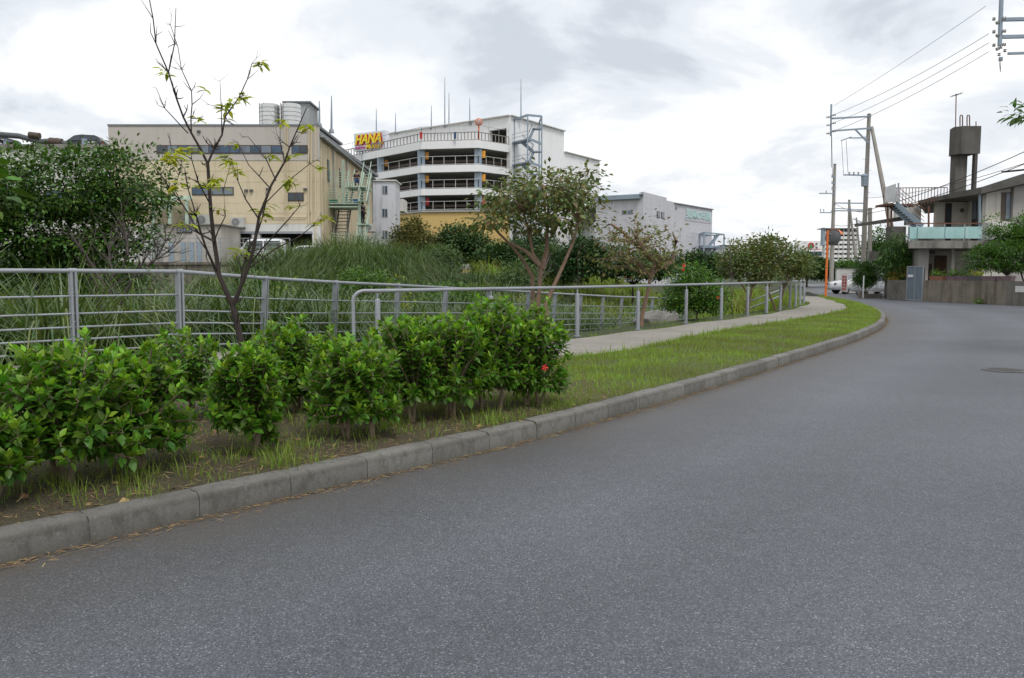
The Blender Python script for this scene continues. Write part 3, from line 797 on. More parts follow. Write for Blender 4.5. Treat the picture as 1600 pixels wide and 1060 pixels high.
# ---- lawn on the verge and sparse tufts below the bushes
def tuft_noise(x, y, f):
    return .5 + .5 * np.sin(x * 2.1 * f + 1.3 * np.sin(y * 1.7 * f)) * np.sin(y * 2.6 * f + 1.1 * np.sin(x * 1.9 * f))
def w_lawn(x, y, k):
    a = np.clip((x * .55 + y * .3 - 2.55) / .9, 0, 1)           # open lawn right of the hedge
    pn_ = tuft_noise(x, y, 1.0) * .6 + tuft_noise(x, y, 3.1) * .4
    lawn = a * np.clip(.15 + 1.5 * pn_, .2, 1)
    sparse = (1 - a) * np.clip(pn_ * 1.9 - .65, 0, 1) * (.38 + .6 * (k < .3))
    return (lawn + sparse) * np.clip(1.25 - y / 60, .4, 1) * (y > 2)
q, k, z = on_verge(190000, w_lawn)
blades = [blade_t(b, d, w, 2) for b, d, w in ((.2, .0, .09), (.45, .1, .1), (.7, .25, .08))]
packs = []
which = rng.integers(0, 3, len(q))
for i in range(3):
    m_ = which == i; n = m_.sum()
    th = rng.random(n) * 2 * np.pi
    Rm = np.zeros((n, 3, 3)); Rm[:, 0, 0] = np.cos(th); Rm[:, 1, 0] = np.sin(th); Rm[:, 0, 1] = -np.sin(th); Rm[:, 1, 1] = np.cos(th); Rm[:, 2, 2] = 1
    sc = rng.uniform(.028, .068, n) * (1 + .9 * (rng.random(n) < .06)) * (1 + .6 * (k[m_] > .93))
    packs.append(scatter(*blades[i], np.c_[q[m_], z[m_] - .004], Rm, sc, np.clip(rng.normal(.5, .24, n) + .7 * (tuft_noise(q[m_, 0], q[m_, 1], .8) - .5) + .4 * (tuft_noise(q[m_, 0] + 3, q[m_, 1], 2.7) - .5), 0, 1), rng.random(n)))
o = scatter_mesh('lawn_grass', packs, M['lf_grass']); tag(o, 'short green grass covering the verge between kerb and path', 'grass', kind='stuff')
# long weeds: tufts along path edges, railing feet and below the hedge
def weeds(name, label, pts, nb, hmin, hmax, m, spread=.07):
    packs = []; bl = [blade_t(b, d, w, 4) for b, d, w in ((.25, .05, .035), (.55, .25, .04), (.8, .5, .035))]
    P_, T_ = [], []
    for (x, y, z) in pts:
        n = int(rng.integers(nb // 2, nb * 3 // 2)); a = rng.random(n) * 6.283; r_ = rng.random(n) ** .5 * spread
        P_.append(np.c_[x + r_ * np.cos(a), y + r_ * np.sin(a), np.full(n, z)]); T_.append(a - math.pi / 2 + rng.normal(0, .5, n))
    Pn = np.concatenate(P_); Tn = np.concatenate(T_); wh = rng.integers(0, 3, len(Pn))
    for i in range(3):
        k_ = wh == i; n = k_.sum(); th = Tn[k_]
        Rm = np.zeros((n, 3, 3)); Rm[:, 0, 0] = np.cos(th); Rm[:, 1, 0] = np.sin(th); Rm[:, 0, 1] = -np.sin(th); Rm[:, 1, 1] = np.cos(th); Rm[:, 2, 2] = 1
        packs.append(scatter(*bl[i], Pn[k_], Rm, rng.uniform(hmin, hmax, n), np.clip(rng.normal(.55, .25, n), 0, 1), rng.random(n)))
    o = scatter_mesh(name, packs, m); tag(o, label, 'grass', kind='stuff'); return o
pts = []
for i in range(NS):
    if pf[i, 1] > 6:
        for _ in range(3):
            if rng.random() < .6:
                q_ = pf[i] + (pf[i] - pn[i]) / np.linalg.norm(pf[i] - pn[i]) * rng.uniform(-.02, .45); pts.append((q_[0], q_[1], .1))
    if pn[i, 1] > 7 and rng.random() < .25: pts.append((pn[i, 0] + rng.normal(0, .05), pn[i, 1], .17))
qv, kv, zv = on_verge(900, lambda x, y, k: (x * .55 + y * .3 < 2.6) * (y > 2.5) * (k < .45) * .9)
pts += [(a[0], a[1], c) for a, c in zip(qv, zv)]
weeds('weed_tufts', 'loose grass weeds growing along the path edge and under the hedge', pts, 26, .05, .17, M['lf_grass'], .1)
# dry litter at the kerb foot and on the soil
n = 15000
i = rng.integers(60, 1500, n); p = kd[i]; nn = kdn[i]
d = -np.abs(rng.exponential(.03, n)) * (.3 + 1.7 * tuft_noise(p[:, 0], p[:, 1], 1.7)) - .003
pos = np.c_[p + nn * d[:, None], np.full(n, .004) + rng.random(n) * .006]
th = np.arctan2(nn[:, 1], nn[:, 0]) + rng.normal(math.pi / 2, .6, n)
ax = np.c_[np.cos(th), np.sin(th), rng.normal(0, .12, n)]
sl_v = np.array([(-.035, 0, 0), (.035, 0, 0), (.03, 1, .03), (-.03, 1, .03)]); sl_f = np.array([(0, 1, 2), (0, 2, 3)])
packs = [scatter(sl_v, sl_f, pos, frames(ax, np.tile([0, 0, 1.0], (n, 1)) + rng.normal(0, .3, (n, 3))), rng.uniform(.015, .055, n), rng.random(n), rng.random(n))]
qv, kv, zv = on_verge(45000, lambda x, y, k: (x * .55 + y * .3 < 3.4) * (y > 2) + .35 * (y > 2) * (y < 30))
n = len(qv); th = rng.random(n) * 6.283
packs.append(scatter(sl_v, sl_f, np.c_[qv, zv + .004], frames(np.c_[np.cos(th), np.sin(th), rng.normal(0, .15, n)], np.tile([0, 0, 1.0], (n, 1)) + rng.normal(0, .3, (n, 3))), rng.uniform(.02, .07, n), rng.random(n) * .8, rng.random(n)))
n = 1500; qv, kv, zv = on_verge(n, lambda x, y, k: (x * .55 + y * .3 < 3.0) * (y > 2)); n = len(qv); th = rng.random(n) * 6.283
packs.append(scatter(LEAF_S_V * np.array([1.6, 1, 1]), LEAF_S_F, np.c_[qv, zv + .008], frames(np.c_[np.cos(th), np.sin(th), rng.normal(0, .15, n)], np.tile([0, 0, 1.0], (n, 1)) + rng.normal(0, .35, (n, 3))), rng.uniform(.03, .06, n), rng.random(n) * .5, rng.random(n)))
o = scatter_mesh('dry_litter', packs, M['straw']); tag(o, 'dry straw and fallen leaves along the kerb foot and under the hedge', 'litter', kind='stuff')

# ---- reeds on the river banks
def reeds(name, label, xy, nb, top_lo, top_hi, m, widths=(.013, .016, .012), clump=.28, seg=4, hmin=.5, absolute=True):
    """arching blades in clumps; clump tops lie between two levels (absolute) or heights"""
    bl = [blade_t(b, d, 1.0, seg) for b, d in ((.18, .03), (.5, .3), (.75, .75), (.4, .15))]
    n0 = len(xy); x0, y0 = xy[:, 0], xy[:, 1]; zg0_ = ground_z(x0, y0)
    top = rng.uniform(top_lo, top_hi, n0)
    h0 = np.maximum(hmin, (top - zg0_) if absolute else top)
    x = np.repeat(x0, nb); y = np.repeat(y0, nb); n = n0 * nb; hs = np.repeat(h0, nb)
    a = rng.random(n) * 6.283; r_ = rng.random(n) ** .6 * clump
    x = x + r_ * np.cos(a); y = y + r_ * np.sin(a); z = ground_z(x, y) - .03
    age0 = np.repeat(rng.normal(.45, .18, n0), nb)
    wh = rng.integers(0, 4, n); th = a - math.pi / 2 + rng.normal(0, .7, n); packs = []
    for i in range(4):
        k_ = wh == i; c = k_.sum(); t_ = th[k_]; s_ = rng.uniform(.55, 1.08, c) * hs[k_]
        Rm = np.zeros((c, 3, 3)); ww = widths[i % 3] / s_
        Rm[:, 0, 0] = np.cos(t_) * ww; Rm[:, 1, 0] = np.sin(t_) * ww; Rm[:, 0, 1] = -np.sin(t_); Rm[:, 1, 1] = np.cos(t_); Rm[:, 2, 2] = 1
        packs.append(scatter(*bl[i], np.c_[x, y, z][k_], Rm, s_, np.clip(age0[k_] + rng.normal(0, .2, c), 0, 1), rng.random(c)))
    o = scatter_mesh(name, packs, m); tag(o, label, 'reeds', kind='stuff'); return o
def cand(n, x0, x1, y0, y1):
    return np.c_[rng.uniform(x0, x1, n), rng.uniform(y0, y1, n)]
def fountain_t(reach, lift, droop, nseg=6):
    """blade that rises, arches over and hangs down"""
    vs, fs = [], []
    for i in range(nseg + 1):
        q = i / nseg; y = reach * q ** 1.25; z = lift * q - droop * q ** 2.6
        ww = .5 * (1 - .85 * q ** 2) if i < nseg else .03
        vs += [(-ww, y, z), (ww, y, z)]
    for i in range(nseg):
        a = 2 * i; fs += [(a, a + 1, a + 3), (a, a + 3, a + 2)]
    return np.array(vs), np.array(fs)
FT = [fountain_t(.34, 1.0, .3), fountain_t(.75, 1.3, 1.1), fountain_t(.95, 1.2, 1.3), fountain_t(.6, 1.3, .8)]
def ramp_s(x, y): return (x + 5) * -.88 + (y - 12) * .4756
def fountains(name, label, xy, nb, h0, width, m, base_r=.16, age=.45):
    n0 = len(xy); n = n0 * nb; hs = np.repeat(h0, nb)
    a = rng.random(n) * 6.283; r_ = rng.random(n) ** .5 * base_r * hs
    x = np.repeat(xy[:, 0], nb) + r_ * np.cos(a); y = np.repeat(xy[:, 1], nb) + r_ * np.sin(a); z = np.repeat(ground_z(xy[:, 0], xy[:, 1]), nb) - .05
    # blades hang in locks: quantised directions with small spread, plus wind to one side
    lock = np.round(a / .42) * .42 + np.repeat(rng.random(n0) * .4, nb)
    th = lock - math.pi / 2 + rng.normal(0, .16, n) + .35 * np.sin(a - .6)
    ag = np.repeat(rng.normal(age, .2, n0), nb) + rng.normal(0, .22, n)
    wh = rng.choice(4, n, p=[.16, .3, .32, .22]); packs = []
    for i in range(4):
        k_ = wh == i; c = k_.sum(); t_ = th[k_]; s_ = rng.uniform(.6, 1.12, c) * hs[k_]; ww = width * rng.uniform(.7, 1.3, c) / s_
        Rm = np.zeros((c, 3, 3)); Rm[:, 0, 0] = np.cos(t_) * ww; Rm[:, 1, 0] = np.sin(t_) * ww; Rm[:, 0, 1] = -np.sin(t_); Rm[:, 1, 1] = np.cos(t_); Rm[:, 2, 2] = 1
        packs.append(scatter(*FT[i], np.c_[x, y, z][k_], Rm, s_, np.clip(ag[k_], 0, 1), rng.random(c)))
    o = scatter_mesh(name, packs, m); tag(o, label, 'reeds', kind='stuff'); return o
def pick(c, n, dmin):
    out = []
    for q in c:
        if all((q[0] - p[0]) ** 2 + (q[1] - p[1]) ** 2 > dmin * dmin for p in out): out.append(q)
        if len(out) >= n: break
    return np.array(out)
def not_behind_ramp(c, t_): return (ramp_s(c[:, 0], c[:, 1]) > .75) | (c[:, 0] < -5)
c = cand(3000, -17, 8, 8, 30); t_ = edge_t(c[:, 0], c[:, 1]); vis = np.abs(c[:, 0]) < .72 * c[:, 1] + 1.2
c = pick(c[(t_ > 1.4) & (t_ < 8.5) & vis & not_behind_ramp(c, t_)], 110, .9)
zt_ = np.interp(c[:, 0], [-9, -6, -3, 0, 8], [1.3, 1.15, .75, .3, -.05]) + rng.normal(0, .2, len(c))
fountains('near_bank_reeds', 'tall arching green reeds just behind the five-rail railing', c, 260, np.clip((zt_ - ground_z(c[:, 0], c[:, 1])) / .6, .8, 3.6), .03, M['lf_reed'])
c = cand(7000, -34, 24, 15, 50); t_ = edge_t(c[:, 0], c[:, 1]); vis = np.abs(c[:, 0]) < .7 * c[:, 1] + 1
c = pick(c[(t_ > 6) & (t_ < 30) & vis & (c[:, 1] < 49) & (ramp_s(c[:, 0], c[:, 1]) > 1)], 420, 1.15)
fountains('valley_reeds', 'mass of green reeds filling the river bed and far slope', c, 120, rng.uniform(1.2, 2.4, len(c)), .04, M['lf_reed'], .22, .5)
c = pick(np.c_[rng.uniform(-12.6, -5.6, 900), rng.uniform(37, 48, 900)], 70, .85)
fountains('plume_grass', 'tall grey-green grass mound on the far bank before the cream building', c, 210, rng.uniform(2.2, 3.6, len(c)) * np.interp(c[:, 0], [-12.6, -9], [.45, 1]), .034, M['lf_willow'], .2, .5)
c = cand(2600, -3, 20, 13, 52); t_ = edge_t(c[:, 0], c[:, 1])
k1 = (t_ > .3) & (t_ < 2.4); k2 = (ramp_s(c[:, 0], c[:, 1]) > .4) & (ramp_s(c[:, 0], c[:, 1]) < 5) & (c[:, 1] > 15) | (c[:, 1] > 38) & (t_ > .5) & (t_ < 6)
c3 = cand(2600, -2, 34, 36, 84); t3 = edge_t(c3[:, 0], c3[:, 1]); c3 = pick(c3[(t3 > 3) & (t3 < 24)], 240, 1.6)
fountains('far_slope_reeds', 'low green growth on the far bank below the dark trees', c3, 90, rng.uniform(1.0, 2.2, len(c3)), .06, M['lf_grass'], .3, .25)
reeds('ramp_weeds', 'short green weeds on the slope between handrail and ramp', c[k1][:330], 40, .06, .2, M['lf_grass'], (.014, .02, .014), .3, 3, absolute=False, hmin=.05)
reeds('slope_weeds', 'green weeds beyond the lower part of the ramp railing', c[k2][:420], 60, .35, 1.0, M['lf_grass'], (.02, .03, .02), .4, 3, absolute=False, hmin=.3)

# ---- trees
def clumps(r, ells, nclump, per, cr, shell=.55, droop=.0):
    pos, ax, up = [], [], []
    w = np.array([e[1][0] * e[1][1] * e[1][2] for e in ells]) ** .7; w /= w.sum()
    cents = []
    for k in range(nclump):
        c, s = ells[r.choice(len(ells), p=w)]
        d = unit(r.normal(size=3)); d[2] = d[2] if d[2] > -.55 else d[2] * .5
        cc = np.array(c) + d * np.array(s) * (r.random() ** (1 - shell) * .35 + .65 if r.random() < shell + .2 else r.random() ** .5)
        cents.append(cc)
        n = max(3, int(per * r.uniform(.5, 1.5)))
        g = r.normal(size=(n, 3)) * cr * np.array([1, 1, .6]) * r.uniform(.7, 1.25)
        pos.append(cc + g); o = unit(g + d * cr * .6 + r.normal(size=(n, 3)) * cr * .4); o[:, 2] -= droop
        ax.append(o); up.append(np.tile([0, 0, 1.0], (n, 1)) + r.normal(size=(n, 3)) * .4 + .3 * d)
    return np.concatenate(pos), np.concatenate(ax), np.concatenate(up), np.array(cents)
def tree(name, label, base, ells, nclump, per, cr, leaf, lm, bark, seed, trunks=None, trunk_r=.12, cat='tree', group=None, nbranch=26, tmpl=None, age=(.4, .22), droop=.1, shell=.55, zbase=None, crown='crown'):
    r = np.random.default_rng(seed); TV, TF = tmpl if tmpl is not None else (LEAF_S_V, LEAF_S_F)
    base = Vector(base); t = thing(name, label, cat, base, group=group)
    pos, ax, up, cents = clumps(r, ells, nclump, per, cr, shell, droop)
    if trunks is None:
        c = np.mean([e[0] for e in ells], axis=0); m = Vector(c)
        fork = base.lerp(m, .62); trunks = [[base - Vector((0, 0, .2)), base.lerp(fork, .5) + Vector((r.normal(0, .05), 0, 0)), fork]]
    tb = MB(); joints = []
    for tr in trunks:
        tr = [Vector(q) for q in tr]
        gz_ = ground_at(tr[0].x, tr[0].y)
        if base.y < 40 and gz_ + .02 < tr[0].z < gz_ + 1.1: tr = [Vector((tr[0].x - .02, tr[0].y, gz_ - .15))] + tr
        k = len(tr)
        rad = [trunk_r * (1 - .62 * i / (k - 1)) for i in range(k)]
        tb.tube(tr, rad, 9); joints += [(q, rad[i]) for i, q in enumerate(tr)][max(1, k // 2):]
    tb.build('trunk', bark, t, smooth=True)
    bb = MB()
    pick = r.choice(len(cents), min(nbranch, len(cents)), replace=False)
    for i in pick:
        c = Vector(cents[i]); j, jr = min(joints, key=lambda q: (q[0] - c).length * (1.5 if q[0].z > c.z else 1))
        mid = j.lerp(c, .5) + Vector((r.normal(0, .08), r.normal(0, .08), .1 * (c - j).length)); b0 = min(jr * .6, .06 * trunk_r / .12)
        bb.tube([j, mid, c], [b0, b0 * .6, b0 * .2], 5)
    if pick.size: bb.build('branches', bark, t, smooth=True)['kind'] = 'stuff'
    n = len(pos)
    o = scatter_mesh(crown, [scatter(TV, TF, pos, frames(ax, up), leaf * r.uniform(.65, 1.3, n), np.clip(r.normal(age[0], age[1], n), 0, 1), r.random(n))], lm, t, False, tuple(base))
    o['kind'] = 'stuff'
    return t
def E(px, py, Y, rx, ry, rz):    # crown lobe centred on a photo position; rx, rz in photo pixels, ry in metres
    c = P(px, py, Y); s = Y / F
    return (tuple(c), (rx * s, ry, rz * s))
# big dense tree left
b = (-13.2, 22.5, ground_at(-13.2, 22.5))
tree('dense_tree', 'large dense dark green tree on the bank at the left, hiding the low building', b,
     [E(40, 300, 21, 75, 1.9, 70), E(130, 300, 22, 75, 1.8, 62), E(205, 290, 22.5, 55, 1.6, 62), E(-60, 320, 21, 90, 2, 80), E(80, 365, 21.5, 90, 1.8, 40), E(190, 365, 22, 45, 1.3, 42), E(40, 395, 21.5, 60, 1.4, 22), E(150, 388, 22, 50, 1.2, 22), E(20, 415, 21.5, 60, 1.3, 18), E(110, 412, 22, 60, 1.2, 18)],
     680, 44, .2, .14, M['lf_dark'], M['bark_dark'], 31, trunks=[[b, P(60, 420, 22), P(95, 385, 22), P(118, 330, 22)], [P(60, 420, 22), P(30, 380, 21.5), P(20, 320, 21)], [P(95, 385, 22), P(150, 375, 22), P(190, 330, 22)]], trunk_r=.16, nbranch=70, age=(.48, .27))
Yd = 25.5
tree('bank_thicket', 'dark leafy thicket under the dense tree behind the left railing', (P(90, 440, Yd).x, Yd, ground_at(P(90, 440, Yd).x, Yd)), [E(-20, 440, Yd, 70, 1.4, 34), E(70, 440, Yd, 65, 1.4, 36), E(150, 438, Yd, 55, 1.3, 36), E(205, 445, Yd, 35, 1.1, 28)], 330, 40, .24, .16, M['lf_dark'], M['bark_dark'], 34, trunk_r=.06, cat='bush', nbranch=40, age=(.25, .2))
for k, (px, py, Y_, rx, rz, lab) in enumerate([(405, 470, 24, 34, 26, 'low leafy shrub among the reeds behind the young tree trunk'), (575, 440, 33, 36, 18, 'light green shrub among the reeds beyond the handrail start'), (700, 465, 30, 40, 20, 'green shrub in the river bed below the pale feathery shrub')]):
    c_ = P(px, py, Y_); gz2 = ground_at(c_.x, Y_)
    tree('bank_shrub', lab, (c_.x, Y_, gz2), [E(px, py, Y_, rx, .9, rz), E(px + rx * .6, py + 8, Y_, rx * .6, .7, rz * .7), E(px - rx * .5, py + 12, Y_, rx * .7, .7, rz * .8)], 110, 30, .2, .14, M['lf_bright'] if k else M['lf_dark'], M['bark_grey'], 36 + k, trunk_r=.04, cat='bush', nbranch=20, age=(.4, .3))
# near branches entering the frame at the left and the right edge: trees standing beside the frame
b = (-4.15, 4.9, .16)
tree('broadleaf_tree', 'broad glossy leaves of a tree poking in at the left edge above the railing', b, [((-3.6, 4.9, 1.96), (.36, .3, .22)), ((-4.2, 5.0, 2.1), (.5, .5, .4))], 80, 10, .08, .12, M['lf_bright'], M['bark_dark'], 32, trunk_r=.04, nbranch=30, tmpl=(LEAF_HIB_V, LEAF_HIB_F), age=(.35, .3))
b = (11.6, 13.2, 0)
tree('street_tree', 'green leafy twigs of a tree reaching in at the right edge below the wires', b, [((11.3, 13.0, 4.5), (1.9, 1.8, 1.0)), (tuple(P(1600, 184, 12.5)), (.14, .2, .13)), (tuple(P(1612, 180, 12.5)), (.22, .3, .17))], 150, 24, .12, .13, M['lf_bright'], M['bark_grey'], 33, trunk_r=.11, nbranch=60, tmpl=(LEAF_L_V * np.array([1.5, 1, 1]), LEAF_L_F), age=(.3, .25), shell=.3)
# leafless shrub behind the railing
def bare_tree(name, label, base, polys, rad, bark, seed, twigs=60, tl=(.2, .5), wob=.02):
    r = np.random.default_rng(seed); t = thing(name, label, 'tree', base)
    tw = MB(); ends = []
    for i, (pl, r0, r1) in enumerate(polys):
        k = len(pl); q = [Vector(p) for p in pl]
        # add in-between points so that limbs are crooked
        qq = []
        for a, b2 in zip(q[:-1], q[1:]):
            nseg = max(1, int((b2 - a).length / .18))
            for j in range(nseg):
                p = a.lerp(b2, j / nseg)
                qq.append(p + (Vector(r.normal(0, wob, 3)) if j else Vector((0, 0, 0))))
        qq.append(q[-1]); n = len(qq)
        MB().tube(qq, [(r0 + (r1 - r0) * (j / (n - 1))) * .84 for j in range(n)], 8).build('trunk' if i == 0 else 'limb', bark, t, smooth=True)
        for j in range(max(1, n // 4), n):
            ends.append((qq[j], (qq[j] - qq[j - 1]).normalized(), r0 + (r1 - r0) * j / (n - 1)))
    tips = []
    for k in range(twigs):
        p, d, rr = ends[int(r.integers(0, len(ends)))]
        v = (d * .6 + Vector(r.normal(0, .55, 3)) + Vector((0, 0, .35))).normalized(); l = r.uniform(*tl)
        m = p + v * l * .5 + Vector(r.normal(0, .02, 3)); e = m + (v + Vector((0, 0, .25))).normalized() * l * .5
        r0 = min(rr * .7, .009); tw.tube([p, m, e], [r0, r0 * .7, r0 * .35], 5); tips += [m, e]
        if r.random() < .7:
            v2 = (v + Vector(r.normal(0, .6, 3))).normalized(); e2 = m + v2 * l * .35; tw.tube([m, e2], [r0 * .6, r0 * .3], 4); tips.append(e2)
    tw.build('twigs', bark, t)['kind'] = 'stuff'
    return t, tips
D = 13.6
def pd(px, py, dd=0): return P(px, py, D + dd)
polys = [([pd(168, 560), pd(172, 520), pd(186, 478)], .055, .04), ([pd(186, 478), pd(200, 450), pd(215, 425), pd(232, 395)], .035, .012), ([pd(172, 520), pd(158, 480), pd(152, 470), pd(178, 430), pd(200, 400)], .03, .01),
         ([pd(186, 478), pd(160, 440), pd(135, 400), pd(108, 365)], .026, .006), ([pd(200, 450), pd(225, 425), pd(250, 395), pd(275, 350)], .022, .006), ([pd(178, 430, .2), pd(170, 390, .4), pd(150, 345, .3)], .02, .005),
         ([pd(200, 400), pd(196, 360, .3), pd(190, 320, .3)], .018, .005), ([pd(215, 425, -.2), pd(245, 405, -.3), pd(290, 370, -.3)], .018, .005), ([pd(152, 470), pd(150, 520), pd(150, 556)], .02, .022)]
bare_tree('leafless_shrub', 'leafless purplish shrub with many upright twigs behind the left railing', pd(168, 560), polys, None, M['bark_grey'], 41, 150, (.25, .6))
# young tree with sparse yellow-green leaves
D = 9.0
s_ = 1.893
def zd(zx, zy, dd=0): return P(220 + zx / s_, zy / s_, D + dd)
polys = [([zd(318, 1150), zd(305, 1050), zd(285, 960), zd(272, 905)], .05, .042),
         ([zd(272, 905), zd(232, 815), zd(215, 700, .05), zd(203, 560, .1), zd(198, 485, .1)], .036, .022),
         ([zd(198, 485, .1), zd(150, 395), zd(105, 290, -.1), zd(82, 215, -.1), zd(45, 130, -.2), zd(22, -20, -.3)], .018, .006),
         ([zd(82, 215, -.1), zd(100, 130), zd(104, 25)], .009, .004), ([zd(150, 395), zd(150, 270, .2), zd(120, 205, .3), zd(88, 75, .3)], .01, .004),
         ([zd(140, 395), zd(70, 320, -.2), zd(45, 260, -.3)], .008, .003), ([zd(198, 485, .1), zd(240, 400, .1), zd(250, 345, .2), zd(290, 290, .3), zd(315, 235, .3), zd(328, 190, .3)], .016, .005),
         ([zd(240, 400, .1), zd(238, 320), zd(234, 240)], .008, .003), ([zd(225, 805), zd(195, 740, -.2), zd(165, 640, -.3), zd(140, 560, -.3), zd(130, 500, -.3)], .017, .005),
         ([zd(218, 715), zd(170, 690, .2), zd(120, 600, .3), zd(60, 520, .4), zd(25, 475, .4)], .015, .005), ([zd(120, 600, .3), zd(100, 560), zd(120, 480, .2)], .008, .004),
         ([zd(203, 600), zd(170, 540, -.3), zd(150, 470, -.4), zd(90, 440, -.4)], .01, .004), ([zd(272, 905), zd(305, 825), zd(335, 730), zd(350, 640), zd(385, 550), zd(425, 480), zd(460, 390), zd(490, 320)], .03, .006),
         ([zd(285, 890, .1), zd(300, 800, .2), zd(345, 690, .3), zd(370, 600, .3), zd(430, 540, .3), zd(500, 485, .3)], .018, .005), ([zd(385, 560), zd(320, 490, .2), zd(285, 420, .3)], .01, .004),
         ([zd(350, 650), zd(310, 590, -.2), zd(270, 480, -.3)], .01, .004), ([zd(400, 535), zd(370, 470), zd(318, 405)], .009, .004), ([zd(325, 780), zd(400, 690, -.2), zd(470, 610, -.3), zd(455, 545, -.3)], .012, .004),
         ([zd(318, 795), zd(400, 735, .2), zd(470, 700, .2), zd(545, 640, .3)], .012, .004), ([zd(215, 720), zd(250, 640, -.2), zd(245, 560, -.2), zd(270, 470, -.2)], .01, .003), ([zd(425, 480), zd(412, 420), zd(412, 370)], .007, .003)]
yt, tips = bare_tree('young_tree', 'slender young tree with forked dark trunk and sparse yellow-green leaves', zd(305, 1050), polys, None, M['bark_dark'], 42, 190, (.06, .22), .012)
spots = [(328, 175, 9), (265, 275, 9), (215, 300, 8), (285, 300, 5), (70, 235, 5), (155, 245, 2), (145, 355, 4), (90, 410, 7), (60, 460, 8), (100, 440, 5), (150, 470, 5), (215, 470, 5), (255, 450, 9), (250, 525, 10), (240, 590, 4), (170, 545, 6), (140, 570, 4), (310, 525, 7),
         (395, 510, 6), (440, 460, 5), (470, 345, 8), (415, 355, 4), (405, 560, 6), (335, 640, 8), (360, 600, 4), (420, 595, 4), (545, 640, 6), (505, 480, 3), (305, 750, 7), (105, 655, 4), (190, 635, 3), (475, 670, 3), (230, 625, 3), (300, 610, 4), (390, 490, 4), (130, 460, 4), (265, 420, 3), (200, 360, 2), (275, 500, 3)]
lp, la, lu = [], [], []
tipz = np.array([tuple(p) for p in tips])
for (x, y, n) in spots:
    c = np.array(zd(x, y)); k = ((tipz[:, [0, 2]] - c[[0, 2]]) ** 2).sum(1).argmin()
    c2 = tipz[k] * .75 + np.array([c[0], tipz[k][1], c[2]]) * .25
    yt_tw = c2
    for j in range(int(n * 2.1)):
        a = rng.random() * 6.283; lp.append(c2 + rng.normal(0, .018, 3)); la.append([math.cos(a), math.sin(a) * .8, rng.uniform(-.35, .45)]); lu.append([rng.normal(0, .3), rng.normal(0, .3), 1])
lp = np.array(lp); n = len(lp)
YEL_VAR = leaf_var(LEAF_L_V * np.array([1.25, 1, 1]), LEAF_L_F, M['lf_yel'], 'leaf')
leaf_objects(yt, tuple(yt.location), YEL_VAR, lp, frames(np.array(la), np.array(lu)), rng.uniform(.085, .145, n), np.clip(rng.normal(.5, .28, n), 0, .99), rng.random(n))
# weed with yellow leaves behind the railing
for i, (px, py, Y) in enumerate([(435, 400, 22), (470, 408, 22.5), (455, 425, 20)]): pass
# mid tree with several reddish trunks
D = 19.0
def ed(zx, zy, dd=0): return P(700 + zx / 3.533, 240 + zy / 3.533, D + dd)
b = ed(490, 985)
tr = [[ed(480, 1000), ed(492, 900), ed(505, 740), ed(515, 620), ed(470, 560), ed(450, 450), ed(420, 330)], [ed(515, 640), ed(545, 540, .3), ed(548, 380, .4), ed(560, 240, .4)], [ed(500, 960, .3), ed(470, 840, .4), ed(465, 680, .4), ed(410, 580, .3), ed(350, 510, .2), ed(270, 430, .1)],
      [ed(555, 970, -.2), ed(540, 830, -.2), ed(590, 720, -.2), ed(640, 610, -.2), ed(690, 490, -.1), ed(720, 380)], [ed(510, 620), ed(430, 540), ed(340, 490)]]
tree('multi_stem_tree', 'broad olive-leaved tree with several reddish trunks behind the handrail', b, [E(792, 312, D, 46, 1.3, 34), E(848, 302, D, 56, 1.5, 36), E(900, 305, D + .3, 38, 1.2, 36), E(775, 345, D, 36, 1.2, 16), E(880, 340, D, 50, 1.3, 20), E(835, 352, D, 32, 1.1, 12), E(925, 275, D, 16, .5, 16)],
     200, 19, .17, .15, M['lf_olive'], M['bark_red'], 51, trunks=tr, trunk_r=.068, nbranch=90, age=(.42, .3), droop=.35, tmpl=(LEAF_S_V, LEAF_S_F))
D = 20.5
b = ed(1065, 990)
tr = [[ed(1062, 1000), ed(1070, 900), ed(1110, 740), ed(1115, 680), ed(1170, 630)], [ed(1115, 690), ed(1140, 610, .2), ed(1060, 520, .3), ed(960, 430, .3), ed(900, 390, .3)], [ed(1140, 610, .2), ed(1100, 560), ed(1040, 470), ed(1050, 410)], [ed(1170, 630), ed(1240, 600), ed(1260, 480), ed(1245, 450)]]
tree('leaning_tree', 'smaller thin tree with leaning pinkish trunk and sparse browning leaves', b, [E(985, 365, D, 48, 1.3, 26), E(1020, 385, D, 40, 1.2, 30), E(960, 395, D, 45, 1.2, 26), E(985, 415, D, 45, 1.1, 18), E(1035, 400, D, 22, .9, 24)],
     90, 14, .17, .125, M['lf_olive'], M['bark_red'], 52, trunks=tr, trunk_r=.07, nbranch=60, age=(.6, .3), droop=.3)
# saplings beside the railing
for i, (px, y0, y1, Y, lab) in enumerate([(905, 520, 400, 21, 'thin bare sapling left of the leaning tree behind the rails'), (1145, 500, 395, 24.5, 'slim dead stem standing right of the red-flowered bush')]):
    bare_tree('sapling', lab, P(px, y0, Y), [([P(px, y0, Y), P(px - 4, (y0 + y1) / 2, Y), P(px - 2, y1, Y)], .02, .006)], None, M['bark_grey'], 60 + i, 14, (.2, .5))
